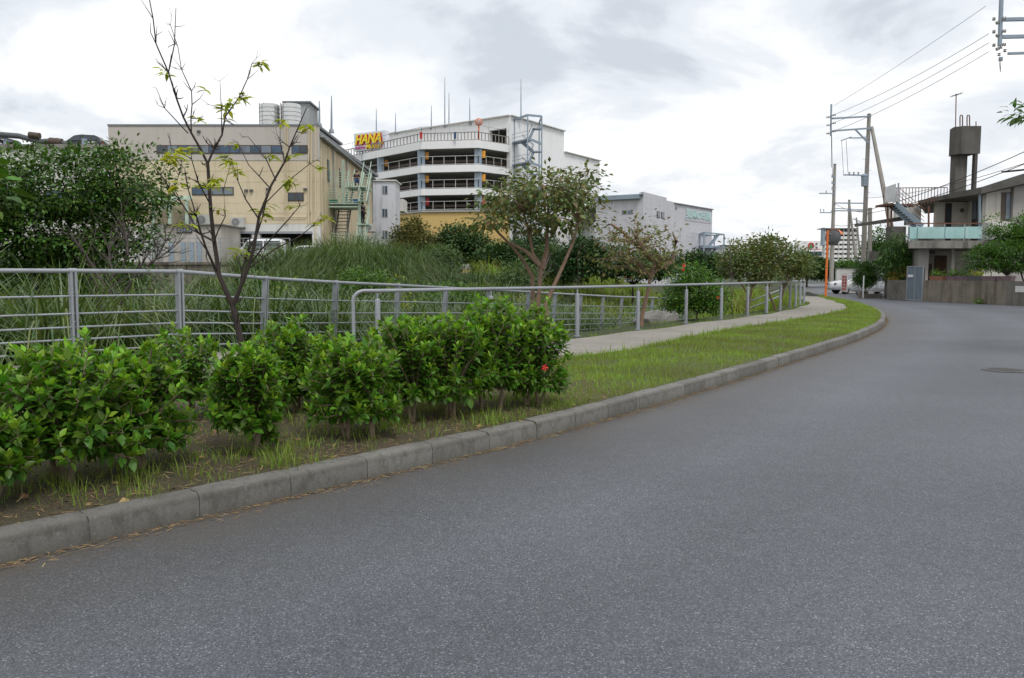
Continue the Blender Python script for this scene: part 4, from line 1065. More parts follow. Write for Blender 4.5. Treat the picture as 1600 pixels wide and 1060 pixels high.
# red-flowered bush beyond the handrail
Yb = 23.5
b = (P(1088, 500, Yb).x, Yb, 0.05)
tree('flowering_bush', 'tall bright green bush with red flowers beyond the handrail', b, [E(1085, 462, Yb, 42, .8, 36), E(1075, 432, Yb, 26, .6, 20), E(1108, 470, Yb, 24, .6, 28), E(1060, 470, Yb, 22, .6, 26)], 260, 26, .13, .1, M['lf_bright'], M['bark_tan'], 53, trunk_r=.03, cat='bush', nbranch=40, age=(.4, .3))
flower(P(1068.5, 415, 22.9), 'red hibiscus flower, upper one of the pair atop the tall bush', .055); flower(P(1067, 421.5, 22.9), 'red hibiscus flower, lower one of the pair atop the tall bush', .05); flower(P(1122, 465.5, 22.8), 'red hibiscus flower at the right side of the tall bush', .06)
# bushy crape tree by the bend
Yb = 28.5
b = (P(1166, 495, Yb).x, Yb, ground_at(P(1166, 495, Yb).x, Yb))
tree('bushy_tree', 'bushy brownish-green tree with many thin stems at the bend of the path', b, [E(1165, 410, Yb, 35, 1.2, 26), E(1205, 405, Yb + .6, 45, 1.4, 30), E(1235, 415, Yb + 1.4, 28, 1.2, 22), E(1180, 425, Yb, 45, 1.2, 14), E(1150, 400, Yb, 15, .8, 20), E(1195, 385, Yb + .5, 24, .8, 14)],
     420, 26, .2, .125, M['lf_olive'], M['bark_red'], 54, trunks=[[P(1165, 500, Yb), P(1168, 460, Yb), P(1150, 430, Yb)], [P(1166, 498, Yb), P(1175, 450, Yb), P(1185, 415, Yb)], [P(1215, 492, Yb + 1), P(1200, 455, Yb + 1), P(1210, 415, Yb + 1)], [P(1216, 492, Yb + 1), P(1225, 450, Yb + 1), P(1235, 415, Yb + 1)]], trunk_r=.05, nbranch=60, age=(.35, .3))
# trees on the far side of the river
far = [
 ('bronze_tree', 'rounded bronze-green tree beside the white annex across the river', [E(645, 385, 58, 33, 1.6, 40), E(632, 395, 58, 22, 1.3, 28), E(660, 405, 58, 22, 1.3, 24)], 66, 425, 58, M['lf_bronze'], M['bark_dark'], 200, .17, (.5, .3)),
 ('feathery_shrub', 'pale feathery shrub between the bronze tree and the dark green trees', [E(690, 410, 56, 22, 1.1, 22)], None, 435, 56, M['lf_willow'], M['bark_grey'], 90, .16, (.4, .2)),
 ('dark_green_tree', 'dark green spreading tree below the yellow wall, left of the olive tree', [E(715, 380, 60, 34, 1.6, 24), E(745, 395, 60, 30, 1.6, 26), E(690, 390, 61, 20, 1.3, 20)], None, 437, 60, M['lf_far'], M['bark_dark'], 190, .19, (.45, .25)),
 ('dark_green_tree', 'dark low tree seen just left of the olive tree trunks across the river', [E(775, 412, 57, 30, 1.4, 26), E(800, 405, 58, 24, 1.3, 24)], None, 445, 57, M['lf_far'], M['bark_dark'], 150, .18, (.35, .25)),
 ('feathery_shrub', 'feathery grey-green shrub between the reddish trunks across the river', [E(810, 432, 47, 28, 1.2, 18), E(862, 415, 60, 30, 1.2, 26)], None, 450, 47, M['lf_willow'], M['bark_grey'], 120, .15, (.3, .2)),
 ('dark_green_tree', 'very dark tree filling the gap right of the reddish trunks', [E(912, 405, 56, 30, 1.5, 32), E(890, 420, 56, 24, 1.3, 24), E(840, 395, 62, 40, 1.6, 22)], None, 445, 56, M['lf_far'], M['bark_dark'], 200, .19, (.2, .2)),
 ('dark_green_tree', 'dark tree behind the leaning tree below the grey building', [E(965, 415, 60, 40, 1.6, 26), E(1010, 418, 62, 40, 1.6, 22)], None, 445, 60, M['lf_far'], M['bark_dark'], 170, .19, (.3, .2)),
 ('dark_green_tree', 'long dark shrub mass below the steel stair of the grey building', [E(1075, 413, 70, 35, 1.8, 14), E(1110, 418, 70, 32, 1.8, 16), E(1140, 420, 72, 25, 1.8, 12)], None, 440, 70, M['lf_far'], M['bark_dark'], 170, .22, (.4, .25)),
 ('dark_green_tree', 'dark bushes left of the orange mirror pole beside the far road', [E(1268, 420, 95, 22, 2, 18), E(1285, 424, 95, 18, 2, 14), E(1245, 418, 92, 18, 2, 14)], None, 440, 95, M['lf_far'], M['bark_dark'], 190, .26, (.45, .25)),
 ('roadside_shrub', 'small green shrubs between the far utility poles', [E(1322, 420, 92, 12, 1.2, 10), E(1340, 422, 90, 10, 1.2, 9)], None, 438, 92, M['lf_bright'], M['bark_dark'], 60, .22, (.3, .25)),
 ('back_garden_tree', 'green tree behind the house left of the grey water tower', [E(1372, 385, 62, 14, 1.4, 24), E(1385, 400, 62, 16, 1.4, 20), E(1362, 410, 62, 14, 1.2, 14)], None, 440, 62, M['lf_bright'], M['bark_dark'], 120, .16, (.15, .2)),
]
for i, (nm, lab, ells, _u, py, Y, lm, bk, nc, lf, ag) in enumerate(far):
    cx = np.mean([e[0][0] for e in ells]); gz = ground_at(cx, Y)
    gz = min(gz, min(e[0][2] - e[1][2] for e in ells) + .3)
    tree(nm, lab, (cx, Y, gz), ells, int(nc * 1.7), 34, .34, lf * 1.35, lm, bk, 70 + i, trunk_r=.13, nbranch=24, age=ag, droop=.2, group=None)
# seedling poles with yellow leaves among the reeds
for i, (px, py, lab) in enumerate([(440, 470, 'yellow-leaved weed stem in the reeds right of the young tree'), (632, 462, 'yellow-leaved weed stem in the reeds at the handrail start'), (962, 480, 'yellow-leaved weed stem near the leaning tree')]):
    Y = 17 + 2 * i; c = P(px, py, Y)
    tree('yellow_weed', lab, (c.x, Y, c.z - 1.2), [(tuple(c), (.35, .3, .5))], 12, 9, .09, .1, M['lf_yel'], M['bark_grey'], 90 + i, trunk_r=.012, cat='plant', nbranch=10, tmpl=(LEAF_L_V, LEAF_L_F))

# ================================================================== BUILDINGS ACROSS THE RIVER
def X_(px, Y): return (px - 800) / F * Y
def Z_(px, py, Y): return P(px, py, Y).z
def wbox(px0, px1, py0, py1, Y0, Y1):
    """box facing the camera: photo rectangle on the plane Y0, depth to Y1"""
    a = P(px0, py1, Y0); b = P(px1, py0, Y0)
    return MB().box(a.x, b.x, Y0, Y1, a.z, b.z)
def text_mesh(s, size, ext, shear=0.0, bold=0.0):
    c = bpy.data.curves.new('lettering', 'FONT'); c.body = s; c.size = size; c.extrude = ext; c.shear = shear; c.offset = bold; c.align_x = 'LEFT'
    o = bpy.data.objects.new('lettering', c); col.objects.link(o)
    me = bpy.data.meshes.new_from_object(o.evaluated_get(bpy.context.evaluated_depsgraph_get()))
    bpy.data.objects.remove(o); return me
def lettering(s, m, parent, origin, xdir, width, height, ext=.03, shear=0.0, bold=0.0, name='lettering'):
    """text in the vertical plane through origin along xdir, scaled to width x height"""
    me = text_mesh(s, 1.0, ext, shear, bold)
    co = np.zeros(len(me.vertices) * 3); me.vertices.foreach_get('co', co); co = co.reshape(-1, 3)
    lo, hi = co.min(0), co.max(0); sx = width / (hi[0] - lo[0]); sy = height / (hi[1] - lo[1])
    xd = Vector(xdir).normalized(); zd_ = Vector((0, 0, 1)); nd = xd.cross(zd_)
    off = world_off(parent)
    out = []
    for c in co:
        p = Vector(origin) + xd * ((c[0] - lo[0]) * sx) + zd_ * ((c[1] - lo[1]) * sy) + nd * c[2]
        out.append(tuple(p - off))
    me.vertices.foreach_set('co', np.array(out).ravel()); me.materials.clear(); me.materials.append(m); me.update()
    return link(name, me, parent)
def ac_unit(c, label, rz=0, s=1.0):
    t = thing('air_conditioner', label, 'air conditioner', c, rz, 'outdoor air conditioner units')
    w, h, d = .84 * s, .62 * s, .3 * s
    MB().box(-w / 2, w / 2, 0, d, 0, h).build('casing', M['ac'], t, local=True)
    MB().lathe((-.12 * s, -.012, h / 2), [(.25 * s, 0), (.25 * s, .014)], 20, 'y').build('fan_opening', M['roof_dk'], t, local=True)
    for k in range(5): MB().beam((-.12 * s + .27 * s * math.cos(k * .628), -.02, h / 2 + .27 * s * math.sin(k * .628)), (-.12 * s - .27 * s * math.cos(k * .628), -.02, h / 2 - .27 * s * math.sin(k * .628)), .012, .012).build('grille_bar', M['ac'], t, local=True)
    MB().box(-w / 2, w / 2, 0, d, -.09, -.002).build('bracket', M['steel_dark'], t, local=True)
    return t

# ---- cream building, front faces the camera at 62 m
Y0 = 62.0; Y1 = 90.0
gl = 2.2
cb = thing('cream_building', 'three-storey cream and beige building with long window strip across the river', 'building', (X_(340, Y0), Y0, gl))
xl, xr = X_(180, Y0), X_(503, Y0)
zt = Z_(300, 197, Y0); zm = Z_(300, 251, Y0); zg = Z_(300, 350, Y0)
# front wall in courses with openings for the garage
MB().box(xl, xr, Y0, Y0 + .4, zm, zt).build('wall', M['beige_up'], cb)
MB().box(xl + .02, xr - .02, Y0 + .03, Y0 + .4, zg, zm - .02).build('wall', M['beige_low'], cb)
gz1 = Z_(400, 363, Y0); gx0, gx1 = X_(362, Y0), X_(490, Y0)
MB().box(xl + .02, gx0, Y0 + .01, Y0 + .4, gl - 1, zg - .02).build('wall', M['white_wall'], cb)
MB().box(gx1, xr - .02, Y0 + .01, Y0 + .4, gl - 1, zg - .02).build('wall', M['white_wall'], cb)
MB().box(gx0, gx1, Y0 + .01, Y0 + .4, gz1, zg - .02).build('wall', M['white_wall'], cb)
MB().box(gx0 - .02, gx1 + .02, Y0 - .05, Y0 + .005, gz1 - .12, gz1 + .06).build('lintel', M['galv'], cb)
MB().box(X_(396, Y0), X_(409, Y0), Y0 + .02, Y0 + .4, gl, gz1 - .02).build('pillar', M['white_wall'], cb)
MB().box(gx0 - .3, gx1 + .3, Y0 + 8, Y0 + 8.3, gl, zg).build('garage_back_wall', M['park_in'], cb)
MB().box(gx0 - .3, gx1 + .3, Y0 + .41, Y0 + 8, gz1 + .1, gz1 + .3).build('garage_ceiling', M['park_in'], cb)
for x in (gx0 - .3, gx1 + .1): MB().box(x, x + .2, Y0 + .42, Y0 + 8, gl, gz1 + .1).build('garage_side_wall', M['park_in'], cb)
# facade joints, proud strips
for py in (268, 285, 318, 334):
    z = Z_(300, py, Y0); MB().box(xl + .02, xr - .02, Y0 + .022, Y0 + .035, z, z + .035).build('joint', M['side_cream'], cb)
for px in (215, 258, 300, 342, 384, 426, 468):
    MB().box(X_(px, Y0), X_(px, Y0) + .03, Y0 + .024, Y0 + .035, zg + .02, zm - .04).build('joint', M['side_cream'], cb)
MB().box(xl - .03, xr + .03, Y0 - .06, Y0 + .5, zt, zt + .12).build('parapet_cap', M['roof_dk'], cb)
MB().box(xl + .2, xr - .1, Y0 + .41, Y1, zt - .5, zt - .2).build('roof', M['roof_dk'], cb)
MB().box(xl, xl + .35, Y0 + .41, Y1, gl - 1, zt - .01).build('wall', M['beige_up'], cb)
# side wall receding to the right, roof edge lower than the front
sw0 = Vector((xr - .15, Y0 + .3, 0)); sw1 = Vector((X_(585, Y1), Y1, 0))
zs = Z_(505, 214, Y0)
def side(q, z, o=0.0):    # point on the side wall
    p = sw0.lerp(sw1, q); return Vector((p.x + o, p.y, z))
n_ = 14
for i in range(n_):
    a, b = i / n_, (i + 1) / n_
    MB().hexa([side(a, gl - 1), side(b, gl - 1), side(b, gl - 1, -.35), side(a, gl - 1, -.35), side(a, zs - .01), side(b, zs - .01), side(b, zs - .01, -.35), side(a, zs - .01, -.35)]).build('wall_panel', M['side_cream'], cb)
MB().hexa([side(0, zs, .28), side(1, zs, .28), side(1, zs, -1.5), side(0, zs, -1.5), side(0, zs + .3, .22), side(1, zs + .3, .22), side(1, zs + 1.0, -1.5), side(0, zs + 1.0, -1.5)]).build('eave', M['roof_dk'], cb)
MB().tube([side(0, zs + .1, .34), side(1, zs + .1, .34)], .09, 6).build('gutter', M['galv'], cb)
for q, w in ((.12, .5), (.3, .35), (.86, .5)):
    MB().hexa([side(q, Z_(545, 300, 74), .06), side(q + w * .05, Z_(545, 300, 74), .06), side(q + w * .05, Z_(545, 300, 74), -.1), side(q, Z_(545, 300, 74), -.1), side(q, Z_(545, 270, 74), .06), side(q + w * .05, Z_(545, 270, 74), .06), side(q + w * .05, Z_(545, 270, 74), -.1), side(q, Z_(545, 270, 74), -.1)]).build('side_window', M['win'], cb)
for q in (.02, .2, .42, .97):
    MB().tube([side(q, gl, .1), side(q, zs, .1)], .06, 6).build('downpipe', M['galv'] if q != .02 else M['beige_low'], cb)
def window_row(parent, px0, px1, py0, py1, Y, n, mats, fm=M['frame_br'], fw=.07):
    a = P(px0, py1, Y); b = P(px1, py0, Y)
    w = MB().box(a.x, b.x, Y - .04, Y + .02, a.z, b.z).build('window', fm, parent)
    pw = (b.x - a.x - fw) / n
    for i in range(n):
        MB().box(a.x + fw + i * pw, a.x + (i + 1) * pw, Y - .062, Y - .041, a.z + fw, b.z - fw).build('pane', random.choice(mats), w)
    return w
window_row(cb, 245, 441, 227, 240.5, Y0, 12, [M['win'], M['winblue'], M['winblue'], M['winpale'], M['win'], M['winblue']])
window_row(cb, 456, 481, 227, 240.5, Y0, 2, [M['winblue'], M['win']])
window_row(cb, 300, 365, 292.5, 305.5, Y0 + .02, 4, [M['winblue'], M['winpale'], M['winblue']])
window_row(cb, 449, 474.5, 301, 314.5, Y0 + .02, 2, [M['win']])
for px, a, b in ((445.5, 197, 350), (448.5, 197, 350), (482, 200, 350), (486.5, 197, 350), (492.5, 197, 405)):
    MB().tube([P(px, a, Y0 - .1), P(px, b, Y0 - .1)], .05, 6).build('wall_pipe', M['beige_low'], cb)
MB().tube([P(484, 200, Y0 - .1), P(485, 330, Y0 - .1), P(478, 339, Y0 - .1), P(410, 339, Y0 - .1)], .04, 6).build('wall_pipe', M['beige_low'], cb)
MB().box(X_(344, Y0), X_(362, Y0) - .03, Y0 - .09, Y0 + .0, gl - .2, Z_(350, 352, Y0)).build('door', M['ac'], cb)
o = MB().box(X_(346, Y0), X_(351, Y0), Y0 - .13, Y0 - .095, Z_(348, 360, Y0), Z_(348, 356, Y0)).build('door_sign', M['red'], cb)
# small box vents
for px, py in ((385, 298), (393, 298), (419, 296), (477, 296), (311, 206)):
    c = P(px, py, Y0); MB().box(c.x - .12, c.x + .12, Y0 - .15, Y0 + .0, c.z - .08, c.z + .08).build('vent', M['steel_dark'], cb)
# water tanks and plant room on the roof
for i, (px, lab) in enumerate(((422, 'shiny steel water tank, left one on the cream building roof'), (455, 'shiny steel water tank, right one on the cream building roof'))):
    c = P(px, 197, 66); r_ = 15 / F * 66; hh = (197 - 165) / F * 66
    t = thing('water_tank', lab, 'water tank', (c.x, 66, c.z), group='roof water tanks')
    MB().lathe((c.x, 66, c.z), [(r_, 0), (r_, hh * .96), (r_ * .9, hh), (.12, hh * 1.03)], 28).build('shell', M['tank'], t, smooth=True)
    for k in range(1, 5):
        MB().lathe((c.x, 66, c.z + hh * k / 5), [(r_ + .0, -.025), (r_ + .03, 0), (r_, .025)], 28).build('hoop', M['galv'], t, smooth=True)
    for s_ in (-.09, .09): MB().tube([(c.x - r_ * .55 + s_ * 2, 66 - r_ * .9, c.z), (c.x - r_ * .55 + s_ * 2, 66 - r_ * .9, c.z + hh)], .03, 5).build('ladder_rail', M['frame_br'], t)
pr = thing('plant_room', 'grey box-shaped plant room behind the water tanks on the roof', 'roof room', P(463, 197, 69))
wbox(442, 483, 160.5, 199, 69, 72).build('wall', M['house_grey'] if False else mat('plant_room_grey', (.36, .37, .37), .8, .1, .4), pr)
wbox(441, 485, 158, 160.3, 68.8, 72.3).build('roof', M['roof_dk'], pr)
MB().box(X_(392, 63.5), X_(505, 63.5), 63.2, 72, zt + .13, zt + .32).build('roof_deck', M['roof_dk'], cb)
ac_unit(P(371, 355, Y0 - .35), 'air conditioner unit hung on the cream wall above the parking entrance', s=1.2)
ac_unit(P(318, 352, Y0 - .45), 'air conditioner unit, right one of the pair over the side door', s=1.3)
ac_unit(P(297, 352, Y0 - .45), 'air conditioner unit, left one of the pair over the side door', s=1.3)
# mint awning and posts at the left foot of the cream building
aw = thing('mint_canopy', 'pale mint steel canopy on posts at the left foot of the cream building', 'canopy', P(270, 405, 59))
MB().hexa([P(232, 316, 58), P(300, 312, 58), P(300, 308, 61.5), P(232, 312, 61.5), P(232, 313, 58), P(300, 309.5, 58), P(300, 305.5, 61.5), P(232, 309.5, 61.5)]).build('roof', M['mint'], aw)
for px, Y in ((266, 58), (292, 58), (240, 58), (240, 61.3)):
    MB().beam(P(px, 313, Y), P(px, 405, Y), .2, .2).build('post', M['mint'], aw)
MB().beam(P(266, 318, 58), P(240, 340, 58), .12, .12).build('brace', M['mint'], aw)
low = thing('shed_building', 'low pale plastered outbuilding with barred window left of the parking entrance', 'building', P(300, 405, 57))
wbox(255, 345, 352, 412, 56.5, 60.5).build('wall', mat('shed_plaster', (.46, .43, .39), .85, .1, .5, streak=(.28, .25, .2), streak_amt=.5), low)
wbox(253, 347, 350, 352, 56.3, 60.7).build('roof', M['conc'], low)
wd = wbox(276, 300, 356, 364, 56.44, 56.5).build('window', M['frame_br'], low)
for k in range(5): wbox(277.5 + k * 4.6, 281 + k * 4.6, 357, 363, 56.4, 56.435).build('pane', M['winpale'], wd)
for k, px in enumerate((264, 283, 296, 308)):
    wbox(px, px + 6, 378, 411, 56.4, 56.49).build('door_panel', M['galv2'], low)

# mint escape stair along the side wall
st = thing('escape_stair', 'pale mint steel escape stair climbing the side of the cream building', 'staircase', P(540, 400, 66))
Ys = 66.0; Yb_ = 69.0
def sp_(px, py, Y=Ys): return P(px, py, Y)
for px, a, b, Y in ((512, 323, 402, Ys), (562, 290, 405, Ys), (517, 255, 402, Yb_), (566, 268, 400, Yb_), (536, 250, 322, Yb_)):
    MB().beam(sp_(px, a, Y), sp_(px, b, Y), .2, .2).build('post', M['mint'], st)
for (a, b, py) in ((512, 562, 322), (514, 562, 317), (513, 560, 387)):
    p0 = sp_(a, py, Ys); p1 = sp_(b, py, Ys); MB().box(p0.x, p1.x, Ys, Yb_, p0.z - .12, p0.z).build('landing', M['mint'], st)
p0 = sp_(540, 291, Ys); p1 = sp_(572, 291, Ys); MB().box(p0.x, p1.x, Ys - .2, Yb_, p0.z - .12, p0.z).build('landing', M['mint'], st)
def flight(p0, p1, w, n, m, parent, dy):
    p0 = Vector(p0); p1 = Vector(p1)
    for k in range(n):
        c = p0.lerp(p1, (k + .5) / n); MB().box(c.x - .16, c.x + .16, c.y, c.y + w, c.z - .03, c.z + .02).build('tread', m, parent)
    for d in (0, w):
        o_ = Vector((0, d, 0)); MB().beam(p0 + o_, p1 + o_, .06, .26).build('stringer', m, parent)
        MB().beam(p0 + o_ + Vector((0, 0, .95)), p1 + o_ + Vector((0, 0, .95)), .05, .05).build('handrail', m, parent)
def flight_y(x, ya, za, yb, zb, w, n, m, parent):
    """flight running along the side wall (in depth)"""
    for k in range(n):
        q = (k + .5) / n; y = ya + (yb - ya) * q; z = za + (zb - za) * q; MB().box(x, x + w, y - .15, y + .15, z - .03, z + .02).build('tread', m, parent)
    for d in (0, w):
        MB().beam((x + d, ya, za), (x + d, yb, zb), .07, .3).build('stringer', m, parent)
        for h_ in (.95,): MB().beam((x + d, ya, za + h_), (x + d, yb, zb + h_), .05, .05).build('handrail', m, parent)
zL0, zL1, zL2, zL3 = gl, Z_(540, 387, Ys), Z_(540, 318, Ys), Z_(555, 290, Ys)
flight_y(X_(521, Ys), 66.3, zL1, 69.0, zL2, 1.0, 12, M['conc'], st)
flight_y(X_(561, Ys), 64.6, zL0 + .4, 67.6, zL2 - .2, .7, 12, M['mint'], st)
flight_y(X_(541, Ys), 66.2, zL2, 68.2, zL3 + .6, .45, 8, M['mint'], st)
flight_y(X_(566, Ys), 65.2, zL2, 67.8, zL3 + 1.2, .6, 10, M['mint'], st)
for (a, b, py) in ((513, 560, 317), (513, 560, 387), (516, 546, 290)):
    for k in range(6):
        MB().beam(sp_(a, py - 2 - k * 4.0, Ys - .03), sp_(b, py - 2 - k * 4.0, Ys - .03), .035, .045).build('rail', M['mint'], st)
    for q in (0, .33, .66, 1):
        px = a + (b - a) * q; MB().beam(sp_(px, py, Ys - .03), sp_(px, py - 23, Ys - .03), .06, .06).build('baluster', M['mint'], st)
def tub(px, py, Y, w, h, m, lab):
    c = P(px, py, Y); t = thing('storage_tub', lab, 'tub', c)
    MB().hexa([(c.x - w * .45, Y, c.z), (c.x + w * .45, Y, c.z), (c.x + w * .45, Y + .5, c.z), (c.x - w * .45, Y + .5, c.z), (c.x - w / 2, Y - .03, c.z + h), (c.x + w / 2, Y - .03, c.z + h), (c.x + w / 2, Y + .53, c.z + h), (c.x - w / 2, Y + .53, c.z + h)]).build('body', m, t)
    MB().box(c.x - w / 2 - .03, c.x + w / 2 + .03, Y - .06, Y + .56, c.z + h, c.z + h + .06).build('rim', m, t)
tub(555, 316.5, Ys + .3, .4, .24, M['blue_tub'], 'blue plastic tub on the middle landing of the mint stair')
tub(520, 316.5, Ys + .3, .72, .16, M['green_tub'], 'green plastic tray on the middle landing of the mint stair')
for i, (px, py, lab) in enumerate(((578, 362, 'air conditioner unit, upper one on the cream side wall below the stair'), (575, 380, 'air conditioner unit, lower one on the cream side wall below the stair'))):
    ac_unit(P(px, py, 75), lab, s=1.2)

# people on the stair
def skin_mesh(name, verts, edges, rad, m, parent, root=0, sub=2):
    me = bpy.data.meshes.new(name); me.from_pydata([tuple(v) for v in verts], edges, [])
    o = bpy.data.objects.new(name, me); col.objects.link(o)
    sk = o.modifiers.new('skin', 'SKIN'); sk.use_smooth_shade = True
    for i, sv in enumerate(me.skin_vertices[0].data):
        r_ = rad[i]; sv.radius = (r_, r_) if not isinstance(r_, tuple) else r_; sv.use_root = i == root
    ss = o.modifiers.new('sub', 'SUBSURF'); ss.levels = sub; ss.render_levels = sub
    me2 = bpy.data.meshes.new_from_object(o.evaluated_get(bpy.context.evaluated_depsgraph_get()))
    bpy.data.objects.remove(o)
    me2.materials.clear(); me2.materials.append(m)
    o2 = link(name, me2, parent); return o2
def person(label, loc, rz, pose):
    t = thing('person', label, 'person', loc, rz)
    if pose == 'sit':
        hip = .47; J = {'pel': (0, 0, hip), 'chest': (0, .02, hip + .36), 'neck': (0, 0, hip + .53), 'head': (0, -.03, hip + .66), 'crown': (0, -.02, hip + .78),
             'sl': (.19, .01, hip + .46), 'el': (.25, -.12, hip + .2), 'wl': (.08, -.34, hip + .18), 'hl': (.03, -.4, hip + .2), 'sr': (-.19, .01, hip + .46), 'er': (-.25, -.12, hip + .2), 'wr': (-.08, -.34, hip + .18), 'hr': (-.03, -.4, hip + .2),
             'tl': (.1, -.02, hip - .02), 'kl': (.14, -.44, hip + .02), 'al': (.13, -.42, .09), 'fl': (.14, -.58, .03), 'tr': (-.1, -.02, hip - .02), 'kr': (-.14, -.44, hip + .02), 'ar': (-.13, -.42, .09), 'fr': (-.14, -.58, .03)}
    else:
        hip = .92; J = {'pel': (0, 0, hip), 'chest': (0, 0, hip + .36), 'neck': (0, -.01, hip + .54), 'head': (0, -.03, hip + .67), 'crown': (0, -.02, hip + .79),
             'sl': (.19, 0, hip + .47), 'el': (.24, -.02, hip + .18), 'wl': (.24, -.16, hip - .02), 'hl': (.23, -.22, hip - .08), 'sr': (-.19, 0, hip + .47), 'er': (-.24, -.04, hip + .2), 'wr': (-.18, -.26, hip + .14), 'hr': (-.14, -.33, hip + .17),
             'tl': (.1, 0, hip - .05), 'kl': (.11, -.04, .5), 'al': (.12, .02, .09), 'fl': (.13, -.15, .03), 'tr': (-.1, 0, hip - .05), 'kr': (-.11, -.02, .5), 'ar': (-.12, .04, .09), 'fr': (-.13, -.13, .03)}
    names = list(J); rad = {'pel': .14, 'chest': (.15, .11), 'neck': .055, 'head': .088, 'crown': .06, 'sl': .06, 'el': .045, 'wl': .032, 'hl': .04, 'tl': .085, 'kl': .062, 'al': .042, 'fl': .04}
    rr = [rad.get(n_, rad.get(n_[0] + 'l')) for n_ in names]
    Ed = [('pel', 'chest'), ('chest', 'neck'), ('neck', 'head'), ('head', 'crown')]
    for s_ in 'lr': Ed += [('chest', 's' + s_), ('s' + s_, 'e' + s_), ('e' + s_, 'w' + s_), ('w' + s_, 'h' + s_), ('pel', 't' + s_), ('t' + s_, 'k' + s_), ('k' + s_, 'a' + s_), ('a' + s_, 'f' + s_)]
    ei = [(names.index(a), names.index(b)) for a, b in Ed]
    skin_mesh('body', [J[n_] for n_ in names], ei, rr, M['skin'], t)
    def sub(keys, mul, m, nm):
        ii = {k: i for i, k in enumerate(keys)}
        r2 = [(tuple(x * mul for x in rr[names.index(k)]) if isinstance(rr[names.index(k)], tuple) else rr[names.index(k)] * mul) for k in keys]
        skin_mesh(nm, [J[k] for k in keys], [(ii[a], ii[b]) for a, b in Ed if a in ii and b in ii], r2, m, t)
    sub(['pel', 'chest', 'sl', 'el', 'sr', 'er'], 1.22, M['cloth_dk'], 'shirt')
    sub(['pel', 'tl', 'kl', 'al', 'tr', 'kr', 'ar'], 1.2, M['denim'] if pose == 'sit' else M['cloth_dk'], 'trousers')
    h = J['head']; MB().lathe((h[0], h[1] + .02, h[2]), [(.1, .0), (.112, .05), (.1, .12), (.06, .165), (.01, .175)], 14).build('hair', M['hair'], t, smooth=True, local=True)
    for s_ in 'lr': 
        a = J['a' + s_]; f = J['f' + s_]; MB().tube([(a[0], a[1] + .05, .045), (a[0], (a[1] + f[1]) / 2, .05), (f[0], f[1] - .05, .035)], [.05, .055, .04], 8).build('shoe', M['hair'], t, smooth=True, local=True)
    return t
c = P(557.5, 291, 66.5); person('person in dark top and blue jeans sitting on the upper mint stair landing', (c.x, 66.5, c.z), R(15), 'sit')
MB_seat = thing('stool', 'small stool under the person sitting on the mint stair landing', 'stool', (c.x, 66.6, c.z))
MB().box(c.x - .2, c.x + .2, 66.4, 66.8, c.z + .28, c.z + .33).build('seat', M['frame_br'], MB_seat)
for sx in (-.16, .16):
    for sy in (-.16, .16): MB().box(c.x + sx - .02, c.x + sx + .02, 66.6 + sy - .02, 66.6 + sy + .02, c.z, c.z + .279).build('leg', M['frame_br'], MB_seat)
c = P(567, 350, 66.2); person('person dressed in black standing on the lower flight of the mint stair', (c.x, 66.2, c.z), R(60), 'stand')
MB().box(c.x - .5, c.x + .5, 65.8, 67.4, c.z - .12, c.z).build('landing', M['mint'], st)

# white annex behind
an = thing('white_annex', 'narrow bluish-white annex with three small windows beside the cream building', 'building', P(605, 400, 93))
wbox(583, 617, 283, 402, 93, 97).build('wall', M['annex'], an)
wbox(581, 619, 281, 283, 92.8, 97.2).build('roof', M['white_wall'], an)
for py in (290, 326, 360):
    window_row(an, 597, 606, py, py + 14, 93, 2, [M['winpale'], M['winblue']], M['ac'])
wbox(592, 604, 383, 404, 88.5, 91).build('porch', M['rust'], an)
wbox(622, 630, 311, 330, 97.3, 101).build('bay', M['white_wall'], an)

# ---- low building with roof parking at the far left
lb = thing('left_low_building', 'pale building mostly hidden by the dense tree at the left edge', 'building', (-40, 74, 2))
zr = Z_(60, 232, 74)
MB().box(-62, X_(178, 74), 74, 95, 1, zr).build('wall', M['white_wall'], lb)
MB().box(-62.2, X_(179, 74), 73.8, 95.2, zr, zr + .35).build('roof_slab', M['conc'], lb)
for k in range(7):
    x = -60 + k * 3.4; w = MB().box(x, x + 2.0, 73.93, 74.02, zr - 5.2, zr - 3.8).build('window', M['frame_br'], lb); MB().box(x + .08, x + 1.92, 73.9, 73.925, zr - 5.1, zr - 3.9).build('pane', M['winblue'], w)
pr = thing('pipe_rack', 'dark insulated pipes on short supports along the roof above the dense tree', 'pipes', (-45, 74.6, zr))
MB().tube([P(-20, 209, 74.6), P(30, 213, 74.6), P(62, 222, 74.6), P(90, 220, 74.6), P(104, 226, 74.6)], .26, 10).build('pipe', M['steel_dark'], pr, smooth=True)
MB().tube([P(46, 211, 74.4), P(62, 213, 74.4)], .3, 10).build('elbow', M['frame_br'], pr, smooth=True)
for px in (10, 60, 88, 132): MB().beam(P(px, 217, 74.8), P(px, 236, 74.8), .35, .3).build('support', M['galv2'], pr)
MB().beam(P(-10, 228, 74.7), P(170, 229, 74.7), .2, .2).build('lower_rail', M['galv2'], pr)
MB().tube([P(78, 221, 74.5), P(97, 223, 74.5)], .36, 10).build('jacket', M['frame_br'], pr, smooth=True)

